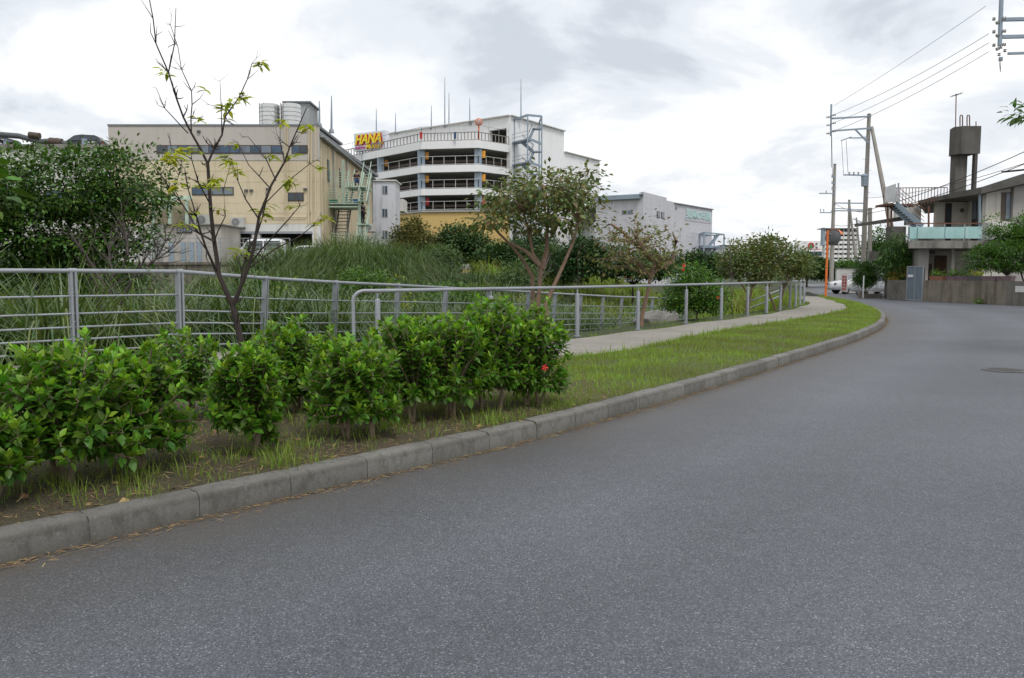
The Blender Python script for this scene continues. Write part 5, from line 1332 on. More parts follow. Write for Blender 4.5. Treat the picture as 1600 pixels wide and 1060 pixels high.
# ---- cars
def car(label, loc, rz, kind, paint, group=None, name='parked_car'):
    t = thing(name, label, 'car', loc, rz, group)
    if kind == 'van':
        Lc, W, prof_ = 3.4, 1.48, [(-1.68, .3), (-1.7, .75), (-1.62, .98), (-1.28, 1.3), (-.92, 1.78), (-.6, 1.87), (1.5, 1.87), (1.64, 1.7), (1.69, 1.0), (1.7, .3)]; belt, roof = 1.02, 1.87
        wins = [[(-1.2, 1.06), (-.93, 1.66), (-.82, 1.7), (-.82, 1.06)], [(-.74, 1.06), (-.74, 1.72), (.25, 1.72), (.25, 1.06)], [(.33, 1.06), (.33, 1.72), (1.5, 1.72), (1.55, 1.06)]]; wx = (-1.05, 1.1); wr = .29
    elif kind == 'suv':
        Lc, W, prof_ = 4.4, 1.8, [(-2.15, .35), (-2.2, .8), (-2.05, 1.0), (-1.1, 1.1), (-.45, 1.62), (.2, 1.72), (1.5, 1.66), (2.05, 1.15), (2.2, .9), (2.15, .35)]; belt, roof = 1.1, 1.72
        wins = [[(-.95, 1.14), (-.42, 1.56), (.15, 1.62), (.15, 1.14)], [(.23, 1.14), (.23, 1.62), (1.1, 1.6), (1.1, 1.14)], [(1.18, 1.16), (1.18, 1.59), (1.42, 1.56), (1.75, 1.2)]]; wx = (-1.35, 1.35); wr = .35
    else:
        Lc, W, prof_ = 3.9, 1.68, [(-1.92, .3), (-1.95, .68), (-1.8, .86), (-1.0, 1.0), (-.35, 1.44), (.2, 1.51), (1.2, 1.47), (1.78, 1.05), (1.93, .85), (1.92, .3)]; belt, roof = .98, 1.51
        wins = [[(-.82, 1.02), (-.32, 1.38), (.1, 1.43), (.1, 1.02)], [(.18, 1.02), (.18, 1.43), (1.05, 1.41), (1.35, 1.04)]]; wx = (-1.2, 1.22); wr = .3
    def hw(z): return W / 2 * (1 - .17 * max(0, (z - belt) / (roof - belt)) - .04 * max(0, (.5 - z)))
    n_ = len(prof_); vs = [(x, -hw(z), z) for x, z in prof_] + [(x, hw(z), z) for x, z in prof_]
    mb = MB().add(vs, [tuple(range(n_)), tuple(range(2 * n_ - 1, n_ - 1, -1))] + [(i, (i + 1) % n_, n_ + (i + 1) % n_, n_ + i) for i in range(n_)])
    me = mb.mesh('body'); bm = bmesh.new(); bm.from_mesh(me); bmesh.ops.bevel(bm, geom=[e for e in bm.edges], offset=.05, segments=2, affect='EDGES', clamp_overlap=True); bm.to_mesh(me); bm.free(); me.shade_smooth(); link('body', me, t, paint)
    for w in wins:
        for s_ in (-1, 1):
            vs = [(x, s_ * (hw(z) + .012), z) for x, z in w] + [(x, s_ * (hw(z) - .03), z) for x, z in w]; k = len(w)
            MB().add(vs, [tuple(range(k)), tuple(range(2 * k - 1, k - 1, -1))] + [(i, (i + 1) % k, k + (i + 1) % k, k + i) for i in range(k)]).build('side_window', M['win'], t, local=True)
    a, b = [(prof_[i], prof_[i + 1]) for i in range(n_ - 1) if prof_[i][1] >= belt - .05 and prof_[i + 1][1] > prof_[i][1] and prof_[i][0] < 0 and prof_[i + 1][1] > belt + .2][0]
    d = Vector((b[0] - a[0], 0, b[1] - a[1])).normalized(); nn = Vector((-d.z, 0, d.x)) * .02
    pts = []
    for q in (.12, .92):
        x, z = a[0] + (b[0] - a[0]) * q, a[1] + (b[1] - a[1]) * q; pts += [(x + nn.x, -hw(z) * .86, z + nn.z), (x + nn.x, hw(z) * .86, z + nn.z)]
    MB().hexa([pts[0], pts[1], pts[3], pts[2]] + [(p[0] + .05, p[1], p[2] - .02) for p in (pts[0], pts[1], pts[3], pts[2])]).build('windscreen', M['win'], t, local=True)
    for x in wx:
        for s_ in (-1, 1):
            w = MB().lathe((x, s_ * (W / 2 - .12) - .09, wr), [(wr * .6, 0), (wr, .02), (wr, .2), (wr * .6, .22)], 20, 'y').build('wheel', M['tyre'], t, local=True, smooth=True)
            MB().lathe((x, s_ * (W / 2 + .0) - .01, wr), [(wr * .6, 0), (wr * .58, .02), (.03, .03)], 14, 'y').build('rim', M['rim'], w, local=True)
    for s_ in (-1, 1):
        MB().box(-Lc / 2 - .015, -Lc / 2 + .12, s_ * W * .36 - .13, s_ * W * .36 + .13, .66, .82).build('headlight', M['winpale'], t, local=True)
        MB().box(Lc / 2 - .1, Lc / 2 + .012, s_ * W * .4 - .08, s_ * W * .4 + .08, .72, .98).build('tail_light', M['red'], t, local=True)
    MB().box(-Lc / 2 - .03, -Lc / 2 + .1, -.17, .17, .42, .58).build('number_plate', M['sign_white'], t, local=True)
    return t
car('white box van parked before the open garage of the cream building', (X_(412, 60), 60, gl), 0, 'van', M['white_paint'], name='parked_van')
car('white car tail showing right of the box van before the garage', (X_(476, 60.6), 60.6, gl - .1), R(8), 'hatch', M['white_paint'])
car('dark SUV on the roof deck at the far left edge', (X_(2, 78), 78, zr + .45), R(178), 'suv', M['black_paint'], 'dark cars on the roof deck')
car('dark SUV on the roof deck right of the thick pipe elbow', (X_(140, 78), 78, zr + .1), R(3), 'suv', M['black_paint'], 'dark cars on the roof deck')
zc = float(far_level(-6)) + .1
car('white car under the trees across the river, left one below the bronze tree', (X_(664, 72), 72, Z_(664, 425, 72)), R(10), 'hatch', M['white_paint'])
car('white van under the dark spreading tree across the river', (X_(735, 73), 73, Z_(735, 427, 73)), R(-5), 'van', M['white_paint'], name='parked_van')
# dry slope and raised parking ground under the trees
mb = MB(); a = P(630, 437, 62); 
mb.hexa([(-14, 60, -2.5), (-1, 60, -2.5), (-1, 100, -2.5), (-14, 100, -2.5), (-14, 66, Z_(700, 426, 70)), (-1, 66, Z_(700, 426, 70)), (-1, 100, Z_(700, 426, 70)), (-14, 100, Z_(700, 426, 70))])
o = mb.build('parking_ground', mat('dry_earth', (.3, .24, .15), .95, .3, .6, bump=.4)); tag(o, kind='structure')

# ---- car park with the sign
cp = thing('parking_building', 'white multi-deck parking building with dark open floors and yellow base', 'building', P(745, 360, 111))
C0 = Vector((X_(535, 127), 127, 0)); C1 = Vector((X_(660, 111.3), 111.3, 0)); C2 = Vector((X_(748, 110), 110, 0)); C3 = Vector((X_(795, 114), 114, 0))
poly = [C0, C1, C2, C3]
zb_ = [Z_(748, y, 110) for y in (331, 304, 294, 268, 257, 231, 219)]   # base top, slab bottoms and tops going up
def offset_poly(pts, d):   # move away from the camera
    return [p + Vector((0, d, 0)) for p in pts]
def band(z0, z1, d0, d1, m, nm, pts=poly):
    a = offset_poly(pts, d0); b = offset_poly(pts, d1)
    for i in range(len(pts) - 1):
        MB().hexa([(a[i].x, a[i].y, z0), (a[i + 1].x, a[i + 1].y, z0), (b[i + 1].x, b[i + 1].y, z0), (b[i].x, b[i].y, z0), (a[i].x, a[i].y, z1), (a[i + 1].x, a[i + 1].y, z1), (b[i + 1].x, b[i + 1].y, z1), (b[i].x, b[i].y, z1)]).build(nm, m, cp)
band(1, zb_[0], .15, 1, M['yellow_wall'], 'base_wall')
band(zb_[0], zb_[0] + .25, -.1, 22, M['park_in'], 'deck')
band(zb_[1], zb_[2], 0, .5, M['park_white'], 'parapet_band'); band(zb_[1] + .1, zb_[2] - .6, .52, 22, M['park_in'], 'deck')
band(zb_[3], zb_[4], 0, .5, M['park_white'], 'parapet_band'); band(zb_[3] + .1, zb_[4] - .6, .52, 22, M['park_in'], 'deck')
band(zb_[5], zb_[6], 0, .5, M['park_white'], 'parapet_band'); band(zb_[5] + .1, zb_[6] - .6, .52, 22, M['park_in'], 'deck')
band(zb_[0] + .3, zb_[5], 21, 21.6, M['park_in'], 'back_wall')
# columns, floor plates and railings
for (pa, q, z0, z1) in [(C1, 0, 0, 5), (C2, 0, 0, 5), (C0.lerp(C1, .53), 0, 2, 5)]:
    for (a, b) in ((zb_[0], zb_[1]), (zb_[2], zb_[3]), (zb_[4], zb_[5])):
        if z0 == 2 and a < zb_[3]: continue
        MB().box(pa.x - .55, pa.x + .45, pa.y + .55, pa.y + 1.5, a + .26 if a == zb_[0] else a, b).build('column', M['galv2'], cp)
        MB().box(pa.x + .47, pa.x + .95, pa.y + .9, pa.y + 1.0, a + (b - a) * .45, a + (b - a) * .88).build('level_sign', M['orange_sign'] if a != zb_[0] else M['red'], cp)
def rail_run(a, b, z, h, n, m, parent, rails=(1.0, .5), w=.07, pm=None):
    for i in range(n + 1):
        p = a.lerp(b, i / n); MB().box(p.x - w / 2, p.x + w / 2, p.y, p.y + w, z, z + h).build('rail_post', pm or m, parent)
    for r_ in rails:
        MB().beam((a.x, a.y, z + h * r_), (b.x, b.y, z + h * r_), w * .8, w * .9).build('rail', m, parent)
alum = M['ac']
for zf_ in (zb_[0] + .26, zb_[2], zb_[4]):
    for i, n_ in ((0, 8), (1, 5), (2, 4)):
        a = poly[i] + Vector((0, .35, 0)); b = poly[i + 1] + Vector((0, .35, 0))
        rail_run(a, b, zf_, 1.25, n_, alum, cp, (1.0, .12), .075)
        # kerb beams and parked stock glimpsed behind
        MB().beam((a.x, a.y + 1.6, zf_ + .75), (b.x, b.y + 1.6, zf_ + .75), .1, .35).build('guard_beam', M['frame_br'], cp)
for i, n_ in ((0, 26), (1, 17), (2, 9)):
    a = poly[i] + Vector((0, .15, 0)); b = poly[i + 1] + Vector((0, .15, 0))
    rail_run(a, b, zb_[6], 1.1, n_, M['beige_up'] if False else mat('deck_rail_taupe', (.27, .25, .23), .7), cp, (1.0, .05), .12)
    rail_run(a + Vector((0, .6, 0)), b + Vector((0, .6, 0)), zb_[6] + .9, 1.2, max(3, n_ // 4), M['galv'], cp, (1.0,), .05)
# tall white rear block
zw = Z_(797, 181, 114.5); B0 = Vector((X_(560, 134), 134, 0)); B1 = Vector((X_(797, 114.6), 114.6, 0)); B2 = Vector((X_(880, 127), 127, 0)); B3 = Vector((X_(935, 137), 137, 0))
zl2 = Z_(880, 238, 127)
rb = thing('white_block', 'tall windowless white block with stepped roof behind the parking decks', 'building', (B1.x, 120, 2))
def wall(a, b, z0, z1, th, m, parent, nm='wall', dirn=None):
    d = (b - a).normalized(); n_ = Vector((-d.y, d.x, 0)) * th if dirn is None else dirn
    return MB().hexa([(a.x, a.y, z0), (b.x, b.y, z0), (b.x + n_.x, b.y + n_.y, z0), (a.x + n_.x, a.y + n_.y, z0), (a.x, a.y, z1), (b.x, b.y, z1), (b.x + n_.x, b.y + n_.y, z1), (a.x + n_.x, a.y + n_.y, z1)]).build(nm, m, parent)
bk = Vector((-4, 30, 0))
# panels of the two visible faces, joints between them
def panel_wall(a, b, z0, z1, n, th, m, parent, gap=.015):
    L_ = (b - a).length
    for i in range(n):
        wall(a.lerp(b, i / n + gap / L_), a.lerp(b, (i + 1) / n - gap / L_), z0, z1, th, m, parent, 'panel')
zo = zb_[6] + .1
panel_wall(B0, B1 + Vector((-3.0, 2.4, 0)), zo + 2.7, zw, 5, .6, M['park_white'], rb)
wall(B0, B1 + Vector((-3.0, 2.4, 0)), zo - .2, zo + 2.68, .6, M['park_white'], rb, 'panel')
wall(B1 + Vector((-2.98, 2.38, 0)), B1, zo + 2.4, zw, .6, M['park_white'], rb, 'panel')
wall(B1 + Vector((-.5, .4, 0)), B1, 1, zo + 2.38, .6, M['park_white'], rb, 'panel')
panel_wall(B1 + Vector((.02, 0, 0)), B2, 1, zw, 4, .6, M['park_white'], rb)
panel_wall(B2, B3, 1, zl2, 3, .6, M['park_white'], rb)
MB().prism([(B0.x, B0.y + 1), (B1.x, B1.y + 1), (B2.x - .5, B2.y + .6), (B2.x - 6, B2.y + 22), (B0.x, B0.y + 26)], zw - .8, zw - .4).build('roof', M['conc'], rb)
wall(B2 + Vector((-.1, .1, 0)), B2 + Vector((-7, 22, 0)), zl2 - 1, zw - .02, .5, M['park_white'], rb, 'panel')
for a, b in ((B0, B1), (B1, B2)):
    MB().beam((a.x, a.y, zw + .06), (b.x, b.y, zw + .06), .8, .12).build('coping', M['white_wall'], rb)
MB().beam((B2.x, B2.y, zl2 + .06), (B3.x, B3.y, zl2 + .06), .8, .12).build('coping', M['white_wall'], rb)
# steel stair on the white block
ss = thing('steel_stair', 'grey steel zigzag stair tower on the corner of the white block', 'staircase', P(825, 330, 113))
YS = 112.0; YB = 115.5
xa, xb = X_(800, YS), X_(846, YS); xc = X_(824, YS)
ztop = Z_(824, 180, YS)
for x, Y in ((xc, YS), (xb, YS + 1), (xb - .2, YB + 2), (xa + .3, YB)):
    MB().beam((x, Y, 2), (x, Y, ztop), .2, .2).build('post', M['galv2'], ss)
lv = [ztop - (i * 35 + 0) / F * YS for i in range(0, 6)]
MB().beam((xa + .3, YB, ztop), (xc, YS, ztop), .25, .25).build('beam', M['galv2'], ss); MB().beam((xc, YS, ztop), (xb, YS + 1, ztop), .25, .25).build('beam', M['galv2'], ss); MB().beam((xb, YS + 1, ztop), (xb - .2, YB + 2, ztop), .2, .2).build('beam', M['galv2'], ss)
for i, z in enumerate(lv[1:]):
    MB().add([(xa, YB - .5, z), (xc, YS, z), (xc + .4, YS + 2.5, z), (xa + .6, YB + 1, z), (xa, YB - .5, z - .15), (xc, YS, z - .15), (xc + .4, YS + 2.5, z - .15), (xa + .6, YB + 1, z - .15)], [(0, 1, 2, 3), (7, 6, 5, 4), (0, 1, 5, 4), (1, 2, 6, 5), (2, 3, 7, 6), (3, 0, 4, 7)]).build('landing', M['galv2'], ss)
    MB().beam((xc, YS, z), (xb, YS + 1, z - .6), .2, .3).build('beam', M['galv2'], ss)
    zm2 = z + (lv[0] - lv[1]) * .5
    MB().box(xb - 1.2, xb - .05, YS + .9, YS + 2.2, zm2 - .12, zm2).build('landing', M['galv2'], ss)
    for (p0, p1) in (((xa + 1.4, YB - 1, z), (xc + .8, YS + 1.2, z - (lv[0] - lv[1]) * .5)), ((xc + .2, YS + .6, z), (xb - 1.1, YS + 1.2, zm2))):
        for k in range(9):
            c = Vector(p0).lerp(Vector(p1), (k + .5) / 9); MB().box(c.x - .16, c.x + .16, c.y, c.y + 1.0, c.z - .03, c.z + .03).build('tread', M['galv2'], ss)
        for d in (0, 1.0):
            MB().beam(Vector(p0) + Vector((0, d, 0)), Vector(p1) + Vector((0, d, 0)), .08, .34).build('stringer', M['galv2'], ss); MB().beam(Vector(p0) + Vector((0, d, 1)), Vector(p1) + Vector((0, d, 1)), .06, .06).build('handrail', M['galv'], ss)
    for k in (.5, 1.0):
        MB().beam((xa, YB - .5, z + k), (xc, YS, z + k), .05, .05).build('rail', M['galv'], ss)
# roof sign
sg = thing('roof_sign', 'white roof sign with large yellow and red HANA lettering', 'sign', P(580, 240, 121))
sa = P(553.5, 234, 122.5); sb = P(602, 229, 119.5)
zs0 = Z_(602, 232, 119.5); zs1 = Z_(602, 203.8, 119.5)
xd = (Vector((sb.x, sb.y, 0)) - Vector((sa.x, sa.y, 0))); Lw = xd.length; xdn = xd.normalized(); ndn = xdn.cross(Vector((0, 0, 1)))
A0 = Vector((sa.x, sa.y, 0))
def sp2(u, z, o=0.0): return A0 + xdn * u + ndn * o + Vector((0, 0, z))
MB().hexa([sp2(0, zs0, 0), sp2(Lw, zs0, 0), sp2(Lw, zs0, -.9), sp2(0, zs0, -.9), sp2(0, zs1, 0), sp2(Lw, zs1, 0), sp2(Lw, zs1, -.9), sp2(0, zs1, -.9)]).build('board', M['sign_white'], sg)
hL = zs1 - zs0
lettering('HaNa'.upper()[0] + 'A' + 'NA', M['dkred'], sg, sp2(Lw * .09, zs0 + hL * .33, .06), xdn, Lw * .84, hL * .56, .03, .25, .05)
lettering('HANA', M['yellow'], sg, sp2(Lw * .05, zs0 + hL * .36, .14), xdn, Lw * .84, hL * .56, .04, .25, .03)
lettering('micro', M['magenta'], sg, sp2(Lw * .05, zs0 + hL * .08, .08), xdn, Lw * .32, hL * .2, .03, 0, .02)
lettering('MaRkeT', M['dkred'], sg, sp2(Lw * .43, zs0 + hL * .04, .06), xdn, Lw * .52, hL * .27, .03, .1, .04)
lettering('MaRkeT', M['yellow'], sg, sp2(Lw * .41, zs0 + hL * .06, .13), xdn, Lw * .52, hL * .26, .03, .1, .02)
MB().hexa([sp2(Lw * .05, zs0 + hL * .31, .05), sp2(Lw * .95, zs0 + hL * .31, .05), sp2(Lw * .95, zs0 + hL * .31, .002), sp2(Lw * .05, zs0 + hL * .31, .002), sp2(Lw * .05, zs0 + hL * .34, .05), sp2(Lw * .95, zs0 + hL * .34, .05), sp2(Lw * .95, zs0 + hL * .34, .002), sp2(Lw * .05, zs0 + hL * .34, .002)]).build('underline', M['dkred'], sg)
for u in (.2, .5, .8): MB().beam(sp2(Lw * u, zs0, -.5), sp2(Lw * u, zs0 - 1.5, -.5), .25, .25).build('leg', M['galv2'], sg)
# convex mirror on the parking deck
mm = thing('deck_mirror', 'round orange traffic mirror on a pole on the top parking deck', 'mirror', P(748, 222, 110.4))
MB().tube([P(748, 222, 110.4), P(748, 190, 110.4)], .1, 8).build('pole', M['orange'], mm, smooth=True)
c = P(748, 191, 110.2); MB().lathe((c.x, c.y, c.z), [(.1, .12), (.5, .05), (.52, 0), (.46, -.02), (.1, -.06)], 24, 'y').build('mirror_face', M['orange'], mm, smooth=True)
MB().lathe((c.x, c.y - .08, c.z), [(.4, .02), (.38, 0), (.1, -.03)], 24, 'y').build('glass', mat('mirror_pink', (.45, .3, .27), .3), mm, smooth=True)
for px, lab, m in ((658, 'red notice panel on the top deck railing of the parking building', M['dkred']), (711, 'dark blue notice panel on the top deck railing of the parking building', M['denim'])):
    c = P(px, 212, 110.3); t = thing('deck_notice', lab, 'sign', c); MB().box(c.x - .17, c.x + .17, 110.2, 110.28, c.z - .45, c.z + .45).build('panel', m, t); MB().box(c.x - .03, c.x + .03, 110.29, 110.35, c.z - 1.2, c.z + .3).build('post', M['galv'], t)
for k, (px, y0, y1, Y) in enumerate([(588, 206, 170, 124), (618, 206, 177, 128), (674, 200, 165, 124), (695, 196, 121, 122), (701.5, 196, 145, 122), (734, 192, 153, 119), (814, 184, 124, 116), (518, 205, 150, 72), (499, 196, 158, 71)]):
    t = thing('lightning_rod', 'thin lightning rod on the roofs, number %s from the left' % ['third', 'fourth', 'fifth', 'sixth', 'seventh', 'eighth', 'ninth', 'second', 'first'][k], 'lightning rod', P(px, y0, Y), group='lightning rods on the roofs')
    t['label'] = 'thin lightning rod on the roofs, %s from the left' % ['third', 'fourth', 'fifth', 'sixth', 'seventh', 'eighth', 'ninth', 'second', 'first'][k]
    MB().tube([P(px, y0 + 3, Y), P(px, (y0 + y1) / 2, Y), P(px, y1, Y)], [.11, .08, .04], 6).build('rod', M['galv2'], t)
    MB().lathe(P(px, y0 + 3, Y), [(.25, 0), (.2, .3), (.1, .35)], 8).build('foot', M['galv'], t)

# ---- grey clad building
gb = thing('grey_building', 'pale lilac-grey clad building with stepped roofline and faded sign', 'building', (X_(1003, 100), 100, 1))
Q0 = Vector((X_(930, 103), 103, 0)); Q1 = Vector((X_(1003, 100), 100, 0)); Q2 = Vector((X_(1050.6, 110), 110, 0)); Q3 = Vector((X_(1110, 121), 121, 0)); Q4 = Vector((X_(1091, 117.3), 117.3, 0))
zA = Z_(1003, 300, 100); zA2 = Z_(1050, 312, 110); zB = Z_(1050.6, 318, 110); zC = Z_(970, 312, 101.3)
def clad(a, b, z0, z1, m, parent, hs=.62, th=.3, nm='cladding_course'):
    k = int((z1 - z0) / hs)
    for i in range(k):
        za = z0 + (z1 - z0) * i / k; wall(a, b, za + .004, z0 + (z1 - z0) * (i + 1) / k - .004, th, m, parent, nm)
    d = (b - a).normalized(); n_ = Vector((-d.y, d.x, 0)) * .03
    wall(a + n_, b + n_, z0, z1 - .05, th + .2, m, parent, 'wall')
clad(Q0, Q1 - Vector((.02, 0, 0)), 0, zC, M['grey_clad'], gb)
Qm = Q1.lerp(Q2, .74)
clad(Q1, Qm, 0, zA, M['grey_clad'], gb); clad(Qm, Q2, 0, zA - .35, M['grey_clad'], gb)
clad(Q2, Q3, 0, zB, M['grey_clad'], gb)
o2 = Vector((-1.1, -.62, 0)) * .6
clad(Q2 + o2 * .4, Q4 + o2 * .6, 0, Z_(1070, 345, 113), M['grey_clad'], gb)
MB().beam((Q0.x, Q0.y, zC + .2), (Q1.x - .4, Q1.y, zC + .2), .9, .45).build('eave', M['galv2'], gb)
for k in range(22):
    p = Q0.lerp(Q1, (k + .5) / 22); MB().box(p.x - .1, p.x + .1, p.y - .52, p.y + .3, zC + .43, zC + .55).build('roof_rib', M['galv2'], gb)
MB().prism([(Q0.x, Q0.y + .5), (Q1.x - .6, Q1.y + .7), (Q2.x - 1.2, Q2.y + 1.2), (Q3.x - 1.2, Q3.y + .8), (Q3.x - 20, Q3.y + 18), (Q0.x, Q0.y + 25)], zC - .6, zC - .2).build('roof', M['roof_dk'], gb)
MB().beam((Q2.x, Q2.y, zB + .05), (Q3.x, Q3.y, zB + .05), .5, .12).build('coping', M['galv'], gb)
def on_wall(a, b, q, o=0.0):
    d = (b - a).normalized(); n_ = Vector((d.y, -d.x, 0)); return a.lerp(b, q) + n_ * o
def wwin(a, b, q0, q1, z0, z1, m, parent, nm='window', o=.05):
    p, r_ = on_wall(a, b, q0, o), on_wall(a, b, q1, o); return wall(p, r_, z0, z1, .06, m, parent, nm)
for q in (.42, .56):
    w = wwin(Q1, Q2, q, q + .1, Z_(1027, 341, 105), Z_(1027, 331, 105), M['frame_br'], gb); wwin(Q1, Q2, q + .015, q + .085, Z_(1027, 340, 105), Z_(1027, 332, 105), M['winpale'], w, 'pane', .08)
for q in (.56, .68):
    wwin(Q0, Q1, q, q + .1, Z_(980, 335, 101), Z_(980, 329, 101), M['winpale'], gb)
w = wwin(Q2, Q3, .03, .07, Z_(1053, 327, 110), Z_(1053, 323, 110), M['win'], gb, 'vent')
for q in (.18, .26, .45): wwin(Q2 + o2 * .4, Q4 + o2 * .6, q, q + .05, Z_(1062, 383, 112), Z_(1062, 377, 112), M['winpale'], gb)
p = on_wall(Q2, Q3, .27, .06); q_ = on_wall(Q2, Q3, .97, .06)
wall(p, q_, Z_(1080, 345, 114), Z_(1080, 326, 114), .06, mat('faded_sign_board', (.5, .5, .53), .7, .05, .2), gb, 'sign_board')
lettering('東風の印刷', M['aqua'], gb, on_wall(Q2, Q3, .28, .1) + Vector((0, 0, Z_(1080, 342, 114))), (Q3 - Q2), (Q3 - Q2).length * .66, 1.35, .03, 0, .03)
# its steel stair frame
s2 = thing('frame_stair', 'open blue-grey steel stair frame at the end of the grey building', 'staircase', P(1110, 405, 118))
zt2 = Z_(1110, 366, 118); pp = [Vector((X_(1092, 117), 117, 0)), Vector((X_(1098, 113.5), 113.5, 0)), Vector((X_(1129, 119), 119, 0)), Vector((X_(1114, 122), 122, 0))]
for p in pp: MB().beam((p.x, p.y, 0), (p.x, p.y, zt2), .17, .17).build('post', M['galv2'], s2)
for z in (zt2, zt2 - 1.85, zt2 - 3.5):
    for i in range(4): MB().beam((pp[i].x, pp[i].y, z), (pp[(i + 1) % 4].x, pp[(i + 1) % 4].y, z), .12, .18).build('beam', M['galv2'], s2)
    MB().add([(p.x, p.y, z - .2) for p in pp] + [(p.x, p.y, z - .28) for p in pp], [(0, 1, 2, 3), (7, 6, 5, 4), (0, 1, 5, 4), (1, 2, 6, 5), (2, 3, 7, 6), (3, 0, 4, 7)]).build('landing', M['galv2'], s2) if z < zt2 else None
for (z0, z1) in ((zt2 - 1.85, zt2), (zt2 - 3.5, zt2 - 1.85), (zt2 - 5.2, zt2 - 3.5)):
    a = pp[0].lerp(pp[1], .5).lerp(pp[2], .35); b = pp[1].lerp(pp[2], .75)
    for d in (0, .9): MB().beam((a.x, a.y + d, z0), (b.x, b.y + d, z1), .1, .3).build('stringer', M['galv2'], s2)
    for k in range(7):
        c = Vector((a.x, a.y, z0)).lerp(Vector((b.x, b.y, z1)), (k + .5) / 7); MB().box(c.x - .15, c.x + .15, c.y, c.y + .9, c.z - .03, c.z + .03).build('tread', M['galv2'], s2)
# pale houses and boxes beyond
fb = thing('far_white_house', 'small far white house right of the steel stair frame', 'building', P(1138, 405, 150))
wbox(1128, 1148, 384, 412, 150, 160).build('wall', M['white_wall'], fb); wbox(1127, 1149, 383, 384.3, 149.7, 160.5).build('roof', M['conc'], fb)
for k in range(4): wbox(1133 + k * 2.4, 1134.6 + k * 2.4, 392, 398, 149.9, 150).build('window', M['win'], fb)
fb = thing('far_cream_house', 'far cream-walled house behind the leaning tree', 'building', P(955, 405, 118))
wbox(905, 1000, 376, 420, 118, 126).build('wall', M['beige_low'], fb); wbox(903, 1002, 374, 376, 117.6, 126.4).build('roof', M['white_wall'], fb)
for k in range(5): wbox(915 + k * 17, 924 + k * 17, 384, 394, 117.9, 118).build('window', M['win'], fb)

# ---- supermarket and apartment block far along the road
sm = thing('far_store', 'white far store with round red and green emblem and red lettering', 'store', P(1265, 405, 230))
wbox(1243, 1291, 376.5, 391, 230, 231).build('upper_wall', M['park_white'], sm)
wbox(1243, 1289, 393, 400, 230.3, 231).build('window_strip', M['winblue'], sm)
wbox(1240, 1291, 400, 418, 230, 231).build('lower_wall', mat('store_pink', (.62, .52, .49), .8, .08, .3), sm)
c = P(1267.5, 384, 229.6); mb = MB()
ro = 4.6 / F * 230; ri = 2.8 / F * 230; ns = 22; vs = []
for i in range(ns + 1):
    a = R(-50) + R(280) * i / ns
    for r_ in (ri, ro):
        for y in (229.6, 229.85): vs.append((c.x + r_ * math.cos(a), y, c.z + r_ * math.sin(a)))
for i in range(ns):
    b = i * 4; mb.f += [(b, b + 2, b + 6, b + 4), (b + 1, b + 5, b + 7, b + 3), (b, b + 4, b + 5, b + 1), (b + 2, b + 3, b + 7, b + 6)]
mb.v = vs; mb.build('emblem_ring', M['red'], sm)
MB().add([(c.x - ri * .85, 229.6, c.z - ro * .8), (c.x + ri * .85, 229.6, c.z - ro * .8), (c.x + ri * .5, 229.6, c.z + ri * .1), (c.x, 229.6, c.z + ri * .75), (c.x - ri * .5, 229.6, c.z + ri * .1), (c.x - ri * .85, 229.85, c.z - ro * .8), (c.x + ri * .85, 229.85, c.z - ro * .8), (c.x + ri * .5, 229.85, c.z + ri * .1), (c.x, 229.85, c.z + ri * .75), (c.x - ri * .5, 229.85, c.z + ri * .1)], [(0, 1, 2, 3, 4), (9, 8, 7, 6, 5), (0, 1, 6, 5), (1, 2, 7, 6), (2, 3, 8, 7), (3, 4, 9, 8), (4, 0, 5, 9)]).build('emblem_leaf', M['greenp'], sm)
lettering('マックスバリュ', M['red'], sm, P(1256, 392.4, 229.5), (1, 0, 0), 30 / F * 230, 3.6 / F * 230, .05, 0, .03)
for py in (381, 387): wbox(1275, 1277.5, py - 1.1, py + 1.1, 229.7, 229.9).build('vent', M['steel_dark'], sm)
ap = thing('far_apartment_block', 'white far apartment block with rows of balconies behind the poles', 'building', P(1315, 415, 210))
wbox(1287, 1342, 358, 420, 211, 212.5).build('wall', M['park_white'], ap)
for k in range(8):
    y = 359.5 + k * 7.2
    wbox(1289, 1341, y + 2.9, y + 7.0, 209.6, 210.9).build('balcony', M['park_white'], ap)
    wbox(1288.5, 1341.5, y + 7.05, y + 7.4, 209.5, 210.95).build('slab', M['conc'], ap)
    for j in range(7): wbox(1291 + j * 7.2, 1296 + j * 7.2, y + .4, y + 5, 210.92, 210.99).build('window', M['winblue'] if (j + k) % 3 else M['win'], ap)
for j in range(8): wbox(1288.6 + j * 7.2, 1289.3 + j * 7.2, 359, 418, 209.4, 210.9).build('fin', M['white_wall'], ap)
wbox(1285.5, 1289, 356, 384, 209.3, 210.9).build('stair_tower', M['galv2'], ap); wbox(1286, 1342, 356.5, 358, 209, 213).build('roof', M['roof_dk'], ap)

